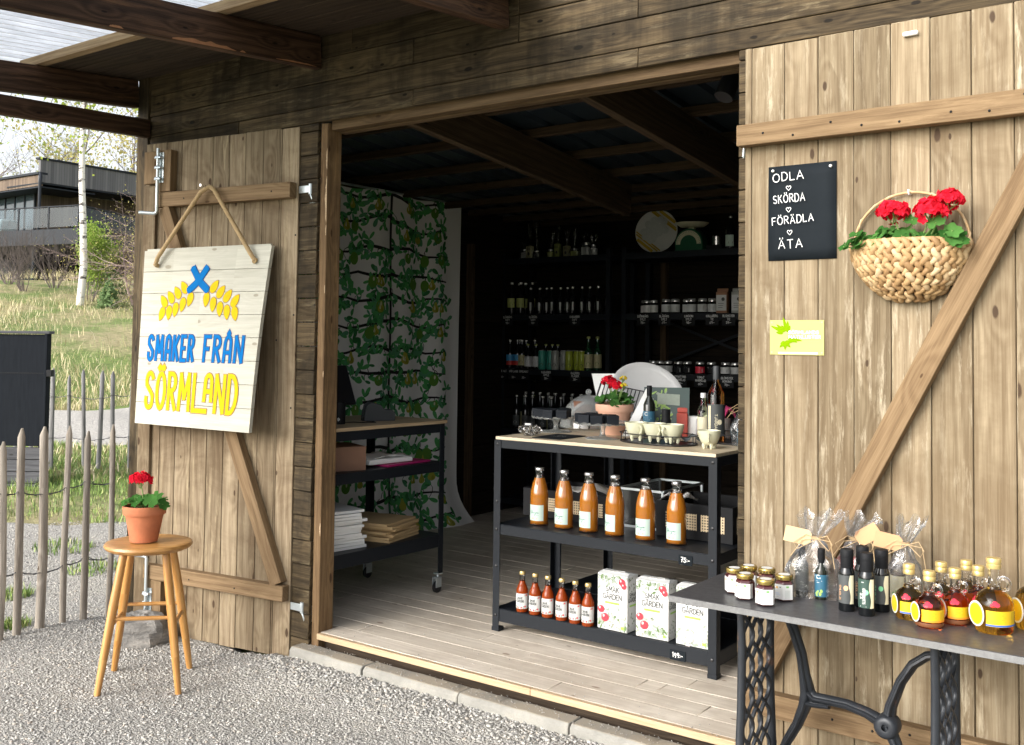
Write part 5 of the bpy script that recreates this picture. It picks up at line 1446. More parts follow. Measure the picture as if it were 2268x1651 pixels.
for i, (l, x, y, a) in enumerate(JL):
    g = 'jam jars clustered on the stone table'
    if i == 0: jar.location = (x, y, TZ); jar.rotation_euler = (0, 0, R(a)); tag(jar, l, None, g)
    else: dup(jar, (x, y, TZ), R(a), l, g)
# slim black oil bottles
M['blk_glass'] = pm('black_bottle_glass', (.006, .007, .008), .06, 0, .1)
M['lab_char'] = pm('charcoal_label', (.060, .066, .066), .55, 0, .06)
M['lab_green'] = pm('dark_green_label', (.030, .065, .05), .55, 0, .06)
M['cream'] = pm('cream_label', (.72, .66, .46), .55, 0, .06)
M['mint'] = pm('mint_spot', (.22, .62, .33), .5)
M['peach'] = pm('peach_spot', (.75, .42, .22), .5)
def oilbottle(label, x, y, a, lab, spot, word=None):
    t = thing('oil_bottle', label, 'bottle', (x, y, TZ), R(a), 'slim black oil bottles on the stone table')
    mb = MB(); mb.lathe([(0, 0), (.0205, 0), (.0222, .003), (.0222, .103), (.020, .113), (.0165, .121), (.0155, .128), (0, .128)], 28); mb.build('bottle', M['blk_glass'], t)
    mb = MB(); mb.lathe([(.0172, .120), (.0178, .122), (.0178, .150), (.0172, .1505), (.0172, .152), (.0182, .1525), (.0182, .168), (.0165, .171), (0, .1705)], 28); mb.build('cap', M['mattblack'], t, smooth=30)
    mb = MB(); arc_label(mb, .0225, .023, .101, -220, -62, 18); l_ = mb.build('label', lab, t, smooth=60)
    mb = MB(); vs_ = []
    for k in range(13):
        z = .0225 + .079 * k / 12; e = -66 + 7 * math.sin(k * .55)
        for q in range(4): an = R(e + (-44 - e + 10) * q / 3 * 1.0); vs_.append((.0228 * math.cos(an), .0228 * math.sin(an), z))
    mb.add(vs_, [(k * 4 + q, k * 4 + q + 1, k * 4 + q + 5, k * 4 + q + 4) for k in range(12) for q in range(3)]); mb.build('side_strip', M['cream'], l_, smooth=60)
    mb = MB(); mb.poly([(.0064 * math.cos(i * PI / 10), .066 + .0072 * math.sin(i * PI / 10)) for i in range(20)], None, 0, .0004)
    wrap(mb, .0227, -92); mb.build('spot', spot, l_, smooth=0)
    if word:
        mb = MB(); put_text(mb, word[0], 0, 0, .0072, .0013, T(-.0065, .076, .0004) @ RZ(-PI / 2), 0, gap=.14, width=.042); put_text(mb, word[1], 0, 0, .0058, .0012, T(-.0145, .062, .0004) @ RZ(-PI / 2), 0, gap=.14, width=.015)
        mb.add([(-.014, .026, .0004), (.004, .026, .0004), (.004, .028, .0004), (-.014, .028, .0004)], [(0, 1, 2, 3)]); mb.add([(-.010, .092, .0004), (-.003, .092, .0004), (-.003, .0938, .0004), (-.010, .0938, .0004)], [(0, 1, 2, 3)])
        wrap(mb, .0227, -100); mb.build('lettering', M['lab_white'], l_, smooth=0)
    else:
        mb = MB(); put_text(mb, 'CHILIOLJA', 0, 0, .0062, .001, T(-.0155, .072, .0004) @ RZ(-PI / 2), 0, gap=.14, width=.04); wrap(mb, .0227, -104); mb.build('lettering', spot, l_, smooth=0)
oilbottle('frontmost slim black bottle with green label lettered down its side', 2.561, -.417, 16, M['lab_green'], M['mint'], ('GRANSKOTTS', 'OLJA'))
oilbottle('slim black bottle with grey label and peach spot', 2.501, -.402, 14, M['lab_char'], M['peach'])
oilbottle('slim black bottle with mint spot, nearest the handled bottles', 2.580, -.345, 14, M['lab_char'], M['mint'])
oilbottle('slim black bottle hidden behind the other three black bottles', 2.522, -.330, 20, M['lab_char'], M['peach'])
# round handled oil bottles
def liquid(name, col, dens=1.0): return glass(name, col, .02, 1.38)
M['amber'] = liquid('golden_oil', (.72, .42, .05)); M['chili'] = liquid('red_chili_oil', (.80, .16, .025)); M['olive'] = liquid('brown_herb_oil', (.55, .34, .06))
M['sun_y'] = pm('sunny_yellow_label', (.66, .43, .012), .45, 0, .04); M['lab_red'] = pm('red_sticker', (.75, .03, .06), .45)
M['gold2'] = pm('ribbed_gold_cap', (.66, .50, .20), .32, .55, .08)
M['ink_brown'] = pm('brown_print', (.45, .28, .02), .6); M['ink_bar'] = pm('orange_band', (.80, .25, .03), .5); M['ink_bluebar'] = pm('blue_band', (.04, .12, .42), .5)
M['dregs'] = pm('chili_flakes', (.14, .045, .012), .7, 0, .5, 300)
jugs = {}
def jug(kind, label, x, y, a, big=False):
    g = 'handled round oil bottles with gold caps'
    key = (kind, big)
    if key in jugs: return dup(jugs[key], (x, y, TZ), R(a), label, g)
    t = thing('handled_oil_bottle', label, 'bottle', (x, y, TZ), R(a), g); jugs[key] = t
    if big: Rb, prof, hs = .0482, [(0, 0), (.042, 0), (.047, .006), (.0478, .064), (.0470, .076), (.0435, .088), (.0365, .098), (.027, .105), (.0195, .109), (.0165, .113), (.0155, .118)], .118
    else: Rb, prof, hs = .0363, [(0, 0), (.031, 0), (.0352, .005), (.0360, .050), (.0354, .059), (.0325, .068), (.027, .075), (.020, .080), (.0158, .083), (.0140, .087), (.0135, .092)], .092
    nr_ = prof[-1][0]
    fill = {'chili': .094 if not big else .118}.get(kind, hs)
    mb = MB(); mb.lathe(prof + [(0, hs)], 36); mb.build('oil_filled_body', M[kind], t, smooth=50)
    top = hs + (.052 if big else .034)
    mb = MB(); mb.lathe([(nr_, hs + .0004), (nr_ * .92, hs + (top - hs) * .5), (nr_ * .92, top), (nr_ * .72, top), (nr_ * .72, hs + .002), (0, hs + .002)], 28); mb.build('neck', M['glass'], t)
    k = 1.25 if big else 1.0
    mb = MB(); c = V(nr_ + .006 * k, .0, hs + .006 * k); mb.tube([c + V(.0115 * k * math.cos(q * PI / 9), 0, .0125 * k * math.sin(q * PI / 9)) for q in range(18)], .0042 * k, 8, closed=True)
    mb.v = [tuple(RZ(R(-12)) @ V(*v)) for v in mb.v]; mb.build('ring_handle', M['glass'], t)
    cr_ = .0182 if big else .0155
    mb = MB(); P = [(cr_ * .98, top - .006), (cr_, top - .0045), (cr_, top + .004), (cr_ * .92, top + .006), (cr_ * .92, top + .0075), (cr_ * 1.02, top + .009), (cr_ * 1.02, top + .018), (cr_ * .96, top + .0205), (0, top + .0205)]
    mb.lathe(P, 32); mb.build('cap', M['gold2'], t, smooth=35)
    z0, z1 = (.022, .062) if big else (.018, .050)
    mb = MB(); arc_label(mb, Rb + .0004, z0, z1, -118, 2, 16); l_ = mb.build('label', M['sun_y'], t, smooth=60)
    mb = MB(); arc_label(mb, Rb + .0006, z0 + .0005, z0 + .005, -118, 2, 16); mb.build('label_band', M['ink_bar'] if kind == 'chili' else M['ink_bluebar'], l_, smooth=60)
    mb = MB()
    w_ = Rb * 1.0
    for q in range(5): mb.ribbon([(-w_ * .42, z0 + .013 + q * (z1 - z0) * .14), (-w_ * (.1 if q % 2 else -.05), z0 + .013 + q * (z1 - z0) * .14)], .0011, None, 0, .0009)
    mb.ribbon([(-.004, z1 - .006), (w_ * .45, z1 - .006), (w_ * .45, z0 + .010), (-w_ * .44, z0 + .009)], .0009, None, 0, .0008)
    if big:
        for q in range(9): mb.ribbon([(w_ * .74, z0 + .008 + q * .0034), (w_ * .92, z0 + .008 + q * .0034)], .0020 if q % 3 else .001, None, 1, .0009)
    wrap(mb, Rb, -62); mb.build('print', [M['ink_brown'], M['ink_dark']], l_, smooth=0)
    mb = MB()
    for dx, dz in ((0, .004), (.006, -.001), (-.005, -.003)): mb.poly([(dx + .0062 * math.cos(q * PI / 8), z1 + .013 * k + dz + .0055 * math.sin(q * PI / 8)) for q in range(16)], None, 0, .0005 + dx * .02)
    wrap(mb, Rb * .97, -92)
    for i, v in enumerate(mb.v): sc_ = 1.0; mb.v[i] = (v[0] * 1.0, v[1] * 1.0, v[2])
    mb.build('red_sticker', M['lab_red'], t, smooth=0)
    mb = MB(); MM = RZ(R(-150)) @ T(Rb + .002, 0, z0 + .021 * k) @ RY(PI / 2) @ RX(0)
    mb.lathe([(0, 0), (.0260 * k, 0), (.0260 * k, .0012), (0, .0012)], 28, MM, 1); mb.lathe([(0, .0016), (.0220 * k, .0016), (.0220 * k, .0013)], 28, MM, 0)
    mb.build('round_tag', [M['sun_y'], M['lab_white']], t, smooth=30)
    if kind == 'chili':
        mb = MB(); mb.lathe([(.0352, .004), (.0364, .006), (.0364, .014), (.0360, .015)], 32); mb.build('chili_flakes', M['dregs'], t)
    return t
jug('chili', 'frontmost small red oil bottle with handle and yellow label', 2.729, -.425, 10)
jug('chili', 'small red oil bottle with handle standing behind the frontmost red one', 2.775, -.345, 12)
jug('chili', 'small red oil bottle partly hidden behind the big golden one', 2.818, -.27, 6)
jug('olive', 'small brown herb oil bottle with handle, nearest the black bottles', 2.662, -.372, 4)
jug('olive', 'small brown oil bottle in the rear row behind the two red ones', 2.725, -.285, 8)
jug('olive', 'rearmost small brown oil bottle, against the plank door', 2.775, -.215, 10)
jug('amber', 'big golden oil bottle with handle at the front of the stone table', 2.876, -.365, 16, True)
jug('amber', 'big golden oil bottle cut off by the edge of the view', 2.955, -.265, 12, True)
# ------------------------------------------------ cellophane gift bags
M['film'] = film('cellophane', (.97, .98, .99), .06, .55, 24.0, .17)
M['manila'] = pm('manila_tag', (.72, .52, .30), .7, 0, .06); M['tan_tag'] = pm('tan_tag', (.62, .36, .19), .7, 0, .06); M['twine'] = pm('jute_twine', (.50, .36, .20), .9, 0, .2, 200)
M['teal_lab'] = pm('teal_label', (.03, .12, .19), .5, 0, .1); M['dkglass'] = pm('dark_green_glass', (.014, .017, .012), .08, 0, .1)
def gift_bag(label, loc, rz, w, h, tagside, tagm, seed, d=.075):
    rr = random.Random(seed)
    t = thing('gift_bag', label, 'gift bag', loc, rz, 'cellophane gift bags on the stone table')
    mb = MB(); n = 32; rows = 17; vs_ = []; neck = .70
    ph = [rr.uniform(0, 6.28) for _ in range(4)]
    for j in range(rows):
        k = j / (rows - 1); z = h * k
        if k < neck: q = 1 - .72 * max(0, (k - .34) / (neck - .34)) ** 1.3 if k > .34 else 1
        else: q = .28 + .55 * ((k - neck) / (1 - neck)) ** .8
        for i in range(n):
            a = 2 * PI * i / n
            ex = 1 / max(abs(math.cos(a)) ** 1.0, abs(math.sin(a)) ** 1.0) if k < .5 else 1
            ex = min(ex, 1.25)
            crump = 1 + (.06 + .16 * (k > neck - .12)) * math.sin(a * 7 + ph[0] + k * 3) + .05 * math.sin(a * 13 + ph[1] + k * 9) + rr.uniform(-.03, .03)
            vs_.append((w / 2 * q * ex * crump * math.cos(a) + (.012 * (k - neck) * 6 if k > neck else 0), d / 2 * q * ex * crump * math.sin(a), z + (.018 * math.sin(a * 5 + ph[2]) if j == rows - 1 else 0)))
    mb.add(vs_, [(j * n + i, j * n + (i + 1) % n, (j + 1) * n + (i + 1) % n, (j + 1) * n + i) for j in range(rows - 1) for i in range(n)] + [tuple(range(n - 1, -1, -1))])
    mb.build('cellophane', M['film'], t, smooth=28)
    zt = h * neck
    mb = MB()
    for k in range(3): mb.tube([V((w * .16) * math.cos(a * PI / 8), (d * .16 + .002) * math.sin(a * PI / 8), zt + k * .0025) for a in range(16)], .0014, 6, closed=True)
    s_ = tagside
    for e in (1, -1):
        mb.tube([V(.01, -d * .18, zt), V(.03 * e + .01, -d * .3, zt + .012), V(.055 * e, -d * .45, zt - .012), V(.045 * e, -d * .45, zt - .03), V(.012, -d * .2, zt)], .0012, 6)
        mb.tube([V(.01, -d * .18, zt), V(.04 * e + .01, -d * .35, zt - .004), V(.062 * e, -d * .5, zt - .05 - .03 * (e > 0))], .0012, 6)
    mb.build('twine', M['twine'], t)
    mb = MB(); L = .078; hh = .046
    Mt = T(s_ * .006, -d * .22, zt) @ RY(R(12) if s_ < 0 else R(-34)) @ RZ(R(-14 * s_)) @ XZ()
    o = [(0, -hh * .28), (s_ * .012, -hh / 2), (s_ * L, -hh / 2), (s_ * L, hh / 2), (s_ * .012, hh / 2), (0, hh * .28)]
    mb.prism(o, -.0006, .0006, Mt); mb.build('tag', tagm, t)
    return t
def filled(name, label, x, y, h, r, glassm, labm, capm, group=None, a=0, spot=None, z=TZ):
    t = thing(name, label, 'bottle', (x, y, z), R(a), group)
    mb = MB(); mb.lathe([(0, 0), (r * .95, 0), (r, .004), (r, h * .56), (r * .86, h * .62), (r * .5, h * .70), (r * .46, h * .74), (0, h * .74)], 26); mb.build('bottle', glassm, t)
    mb = MB(); mb.lathe([(r * .52, h * .72), (r * .56, h * .73), (r * .56, h * .86), (r * .52, h * .865), (r * .55, h * .88), (r * .55, h - .003), (r * .5, h), (0, h)], 24); mb.build('cap', capm, t, smooth=35)
    mb = MB(); arc_label(mb, r + .0005, h * .06, h * .5, -190, 10, 18); l_ = mb.build('label', labm, t, smooth=60)
    if spot:
        mb = MB()
        for k, (x0, x1, y0, y1) in enumerate(((-.5, .1, .42, .45), (-.5, .3, .37, .385), (-.5, -.1, .34, .35))): mb.add([(x0 * r, y0 * h, .0005), (x1 * r, y0 * h, .0005), (x1 * r, y1 * h, .0005), (x0 * r, y1 * h, .0005)], [(0, 1, 2, 3)], None, 0)
        mb.ribbon([(-.25 * r + .28 * r * math.cos(q), .46 * h - .0 + .035 * h * math.sin(q)) for q in (.8, 1.6, 2.4, 3.2, 4, 4.8, 5.4)], .0018, None, 0, .0005)
        for k in range(10): mb.poly(teardrop(rng.uniform(-.6, .3) * r, rng.uniform(.09, .2) * h, rng.uniform(0, 6), .010, .006), None, 1, .0005 + k * .00005)
        wrap(mb, r + .0005, -88); mb.build('print', [M['lab_white'], spot], l_, smooth=0)
    return t
M['leafgreen'] = pm('herb_print', (.34, .52, .12), .6); M['redpow'] = pm('red_seasoning_bag', (.40, .06, .04), .6)
gift_bag('biggest clear gift bag with a plain manila tag, beside the jam jars', (2.368, -.300, TZ), R(16), .145, .245, -1, M['manila'], 3)
filled('oil_bottle', 'teal labelled dark bottle inside the biggest gift bag', 2.398, -.318, .146, .0195, M['dkglass'], M['teal_lab'], M['mattblack'], None, 6, M['leafgreen'])
filled('oil_bottle', 'dark bottle at the back of the biggest gift bag', 2.327, -.285, .150, .019, M['dkglass'], M['lab_char'], M['mattblack'], None, 0)
gift_bag('middle clear gift bag behind the black bottles with a tan tag', (2.452, -.175, TZ), R(12), .118, .228, 1, M['tan_tag'], 5)
filled('oil_bottle', 'dark bottle standing inside the middle gift bag', 2.475, -.175, .146, .019, M['dkglass'], M['teal_lab'], M['mattblack'], None, 10)
mb = MB(); mb.prism([(-.024, -.014), (.024, -.014), (.022, .014), (-.022, .014)], 0, .105); o = mb.build('seasoning_bag', M['redpow'], bevel=.005); o.location = (2.432, -.178, TZ); tag(o, 'small red seasoning bag inside the middle gift bag', 'bag')
gift_bag('slim clear gift bag tied with twine next to the handled bottles', (2.598, -.185, TZ), R(12), .094, .236, -1, M['tan_tag'], 9, .06)
o = filled('syrup_bottle', 'clear topped bottle with cream leaf label in the slim gift bag', 2.583, -.190, .148, .0235, M['glass'], M['cream'], M['glass'], None, 0, M['ink_green'])
mb = MB(); mb.lathe([(0, .003), (.0205, .003), (.0205, .076), (0, .076)], 20); mb.build('syrup', pm('dark_syrup', (.05, .012, .012), .2), o)
# ================================================================== BLACK DISPLAY RACK IN THE DOORWAY
FZ = .16
RX0, RX1, RY0, RY1 = .534, 1.668, .527, 1.555
rk = thing('display_rack', 'big black steel display rack with pale wooden top standing in the doorway', 'shelf rack', (RX0, RY0, FZ))
rw, rdp = RX1 - RX0, RY1 - RY0
def lpost(mb, x, y, sx, sy, h=.885):
    w = .038
    mb.bx(*sorted((x, x + sx * w)), *sorted((y, y + sy * .003)), 0, h); mb.bx(*sorted((x, x + sx * .003)), *sorted((y + sy * .003, y + sy * w)), 0, h)
    mb.bx(*sorted((x - sx * .002, x + sx * (w + .001))), *sorted((y - sy * .002, y + sy * (w + .001))), -.0, .018)
for x, y, sx, sy in ((0, 0, 1, 1), (rw, 0, -1, 1), (0, rdp, 1, -1), (rw, rdp, -1, -1), (0, rdp / 2 - .002, 1, -1), (rw, rdp / 2 - .002, -1, -1), (0, rdp / 2 + .002, 1, 1), (rw, rdp / 2 + .002, -1, 1)):
    mb = MB(); lpost(mb, x, y, sx, sy); mb.build('post', M['black_steel'], rk, bevel=.001)
M['rackin'] = M['black_steel']
for nm, z, lip in (('shelf', .494, .047), ('shelf', .105, .060)):
    for k in (0, 1):
        y0 = k * (rdp / 2 + .003) + .004; y1 = y0 + rdp / 2 - .010
        mb = MB(); mb.bx(.004, rw - .004, y0, y1, z - .004, z)
        mb.bx(.004, rw - .004, y0, y0 + .003, z - lip, z - .004); mb.bx(.004, rw - .004, y1 - .003, y1, z - lip, z - .004)
        mb.bx(.004, .007, y0 + .003, y1 - .003, z - lip, z - .004); mb.bx(rw - .007, rw - .004, y0 + .003, y1 - .003, z - lip, z - .004)
        mb.build(nm, M['black_steel'], rk, bevel=.0012)
for k in (0, 1):
    y0 = k * (rdp / 2 + .003) + .004; y1 = y0 + rdp / 2 - .010
    mb = MB(); mb.bx(.004, rw - .004, y0, y0 + .003, .848, .886); mb.bx(.004, rw - .004, y1 - .003, y1, .848, .886); mb.bx(.004, .007, y0, y1, .848, .886); mb.bx(rw - .007, rw - .004, y0, y1, .848, .886)
    mb.build('top_rail', M['black_steel'], rk, bevel=.0012)
    mb = MB()
    yy = y0 - .002
    while yy < y1 - .01:
        w = min(.128, y1 + .004 - yy); mb.plank((.006, yy, .887), (1, 0, 0), (0, 1, 0), (0, 0, 1), rw - .012, w - .0006, .014); yy += .128
    mb.build('table_top', M['pale_ply'], rk, bevel=.001)
for x in (.019, rw - .019):
    for z in (.075, .30, .47, .60, .865):
        mb = MB(); mb.lathe([(0, 0), (.007, 0), (.0065, .0025), (.003, .004), (0, .004)], 12, T(x, -.0005, z) @ RX(PI / 2)); mb.build('bolt', M['black'], rk)
SH1, SH2, TT = FZ + .4945, FZ + .1055, FZ + .9015
def price_tag(label, txt, x, y, z, w=.062, h=.040):
    t = thing('price_tag', label, 'price tag', (x, y, z), 0, 'chalk price tags on the display rack')
    mb = MB(); mb.bx(-w / 2, w / 2, -.0022, -.0004, 0, h); mb.build('card', M['slateboard'], t)
    mb = MB(); put_text(mb, txt, 0, h * .30, h * .46, .0030, XZ(0, -.0025, 0), 0, gap=.22, align='c', jit=.05); mb.build('lettering', M['chalk'], t, smooth=0)
price_tag('black tag chalked 75:- on the edge of the middle rack shelf', '75:-', 1.528, RY0 + .003, SH1 - .058)
price_tag('black tag chalked 199:- on the edge of the lowest rack shelf', '199:-', 1.495, RY0 + .003, SH2 - .062, .072)
# ------------------------------------------------ juice bottles
M['juice'] = pm('cloudy_apple_juice', (.36, .125, .011), .10, 0, .05, 8, Coat_Weight=.9, Subsurface_Weight=.12)
M['mint_lab'] = pm('pale_mint_label', (.50, .62, .55), .5, 0, .03)
M['ink_teal'] = pm('teal_script', (.04, .16, .12), .5); M['lime_blob'] = pm('lime_logo', (.62, .74, .25), .5)
SCR = [[(0, .5), (.06, .72), (.12, .85), (.05, .9), (.02, .7), (.09, .5), (.1, .3), (.03, .12), (-.03, .2)], [(.16, .3), (.2, .45), (.17, .55), (.13, .42), (.17, .3), (.24, .4), (.29, .95), (.27, .4), (.31, .3), (.36, .5), (.38, .32), (.42, .5), (.45, .32), (.5, .5), (.53, .3), (.58, .48), (.61, .3), (.66, .5), (.64, .1), (.56, -.25), (.53, -.1), (.7, .35), (.74, .52), (.78, .45), (.77, .3), (.84, .5), (.9, .42), (.86, .3), (.82, .42), (.94, .34), (1.0, .45)]]
def juice_bottle():
    t = thing('juice_bottle', '', 'bottle')
    mb = MB(); mb.lathe([(0, .004), (.038, .004), (.0425, .010), (.0425, .135), (.0405, .158), (.034, .186), (.0265, .208), (.0235, .217), (0, .217)], 36); mb.build('juice_filled_body', M['juice'], t, smooth=60)
    mb = MB(); mb.lathe([(.037, 0), (.0428, .002), (.0435, .006), (.0435, .012), (.0428, .012), (.037, .003)], 32); mb.build('glass_base', M['glass'], t)
    mb = MB(); mb.lathe([(.0236, .2175), (.0205, .228), (.0198, .244), (.0210, .250), (.0205, .254), (.0165, .254), (.0160, .23), (.018, .218), (.0236, .2175)], 28); mb.build('neck', M['glass'], t)
    mb = MB(); mb.lathe([(.0215, .2505), (.0222, .252), (.0222, .261), (.0205, .264), (0, .264)], 28); mb.build('cap', M['steel'], t)
    mb = MB(); arc_label(mb, .0429, .022, .094, -142, -36, 18); l_ = mb.build('label', M['mint_lab'], t, smooth=60)
    mb = MB()
    for p in SCR: mb.ribbon([(-.028 + x * .046, .050 + y * .021) for x, y in p], .0015, None, 0, .0004)
    mb.ribbon([(.004, .046), (.016, .046), (.016, .049), (.004, .049)], .0007, None, 0, .0004)
    for k in range(3): mb.ribbon([(-.015, .078 + k * .002), (.013, .078 + k * .002)], .0004, None, 0, .0004)
    mb.poly([(-.012 + .0065 * math.cos(a * PI / 6), .032 + .0035 * math.sin(a * PI / 6)) for a in range(12)], None, 1, .0004)
    mb.add([(.004, .029, .0004), (.012, .029, .0004), (.012, .034, .0004), (.004, .034, .0004)], [(0, 1, 2, 3)], None, 1)
    wrap(mb, .0429, -90); mb.build('label_print', [M['ink_teal'], M['lime_blob']], l_, smooth=0)
    return t
jb = juice_bottle()
JX = [.713, .856, .990, 1.126, 1.280, 1.430]
JL = ['farthest left big bottle of cloudy orange juice on the rack', 'second big juice bottle in the row, beside the end one', 'third big juice bottle, in front of the cane basket corner', 'fourth big juice bottle, the last before the wider gap', 'fifth big juice bottle, right after the wider gap', 'big juice bottle standing closest to the 75:- price tag']
JA = [8, 3, -12, -22, 2, -2]
for i, x in enumerate(JX):
    g = 'cloudy juice bottles on the middle rack shelf'
    if i == 0: jb.location = (x, .645, SH1 + .0005); jb.rotation_euler = (0, 0, R(JA[0])); tag(jb, JL[0], None, g)
    else: dup(jb, (x, .638, SH1 + .0005), R(JA[i]), JL[i], g)
# ------------------------------------------------ small lemonade bottles
m = NT('red_amber_drink'); m.bsdf((.42, .07, .010, 1), .04, 0, None, Transmission_Weight=.45, IOR=1.36); M['cider'] = m.mat
M['applered'] = pm('printed_apple_red', (.68, .03, .05), .5, 0, .2, 150); M['petalpink'] = pm('printed_petal', (.56, .50, .48), .5); M['leafprint'] = pm('printed_leaf', (.12, .19, .07), .5, 0, .3, 120); M['palegrey'] = pm('printed_pale_leaf', (.30, .345, .28), .5, 0, .2, 90); M['greenbar'] = pm('printed_green_bar', (.30, .56, .08), .5)
def blossom(mb, x, y, r, rr, z, mats=(1, 2)):
    for k in range(5):
        a = k * 1.257 + rr.random(); mb.poly(teardrop(x + r * .55 * math.cos(a), y + r * .55 * math.sin(a), a + PI, r * 1.1, r * .75), None, mats[0], z + k * .00002)
def apple(mb, x, y, r, z):
    mb.poly([(x + r * math.cos(a * PI / 9), y + r * .95 * math.sin(a * PI / 9)) for a in range(18)], None, 0, z)
    mb.poly([(x - r * .35 + r * .28 * math.cos(a * PI / 5), y + r * .35 + r * .35 * math.sin(a * PI / 5)) for a in range(10)], None, 1, z + .00003)
ART = [M['applered'], M['petalpink'], M['leafprint'], M['palegrey'], M['greenbar'], M['ink_dark']]
def small_bottle():
    t = thing('lemonade_bottle', '', 'bottle')
    mb = MB(); mb.lathe([(0, 0), (.025, 0), (.0275, .003), (.0278, .088), (.0262, .103), (.019, .120), (.0138, .132), (.0128, .140), (0, .140)], 28); mb.build('drink_filled_body', M['cider'], t, smooth=60)
    mb = MB(); mb.lathe([(.0127, .1402), (.0118, .168), (.0128, .171), (.0100, .171), (.0098, .142), (.0127, .1402)], 24); mb.build('neck', M['glass'], t)
    mb = MB(); mb.lathe([(.0138, .168), (.0142, .170), (.0142, .180), (.0128, .183), (0, .1832)], 24); mb.build('cap', M['gold'], t)
    mb = MB(); arc_label(mb, .0281, .017, .085, -185, 5, 20); l_ = mb.build('label', M['lab_white'], t, smooth=60)
    mb = MB(); rr = random.Random(4)
    put_text(mb, 'SMAK', -.002, .060, .0105, .0019, None, 5, gap=.2, align='c', z=.0005, width=.026); put_text(mb, 'GÅRDEN', -.002, .046, .0105, .0019, None, 5, gap=.16, align='c', z=.0005, width=.036)
    mb.add([(-.012, .037, .0005), (.012, .037, .0005), (.012, .0412, .0005), (-.012, .0412, .0005)], [(0, 1, 2, 3)], None, 4)
    for k in range(16): mb.poly(teardrop(rr.uniform(-.038, .038), rr.choice((rr.uniform(.019, .032), rr.uniform(.074, .083))), rr.uniform(0, 6.28), rr.uniform(.006, .012), rr.uniform(.003, .006)), None, rr.choice((2, 3, 3, 1)), .0003 + k * .00001)
    for x, y in ((-.010, .024), (.006, .023), (.024, .027), (.03, .078)): apple(mb, x, y, .0042, .0006)
    wrap(mb, .0281, -86); mb.build('label_print', ART, l_, smooth=0)
    return t
sb_ = small_bottle()
SL = ['red lemonade bottle at the outer end of the lowest rack shelf', 'second red lemonade bottle from the outer end of the lowest shelf', 'third red lemonade bottle from the outer end of the lowest shelf', 'fourth red lemonade bottle, two away from the white cartons', 'fifth red lemonade bottle, next but one to the cartons', 'red lemonade bottle pressed against the first white carton']
for i, x in enumerate([.683, .757, .829, .906, .979, 1.047]):
    g = 'red lemonade bottles on the lowest rack shelf'; a = R([10, 6, 2, -6, -2, 2][i])
    if i == 0: sb_.location = (x, .562 - .004 * (i == 0), SH2 + .0005); sb_.rotation_euler = (0, 0, a); tag(sb_, SL[0], None, g)
    else: dup(sb_, (x, .558 - .002 * i, SH2 + .0005), a, SL[i], g)
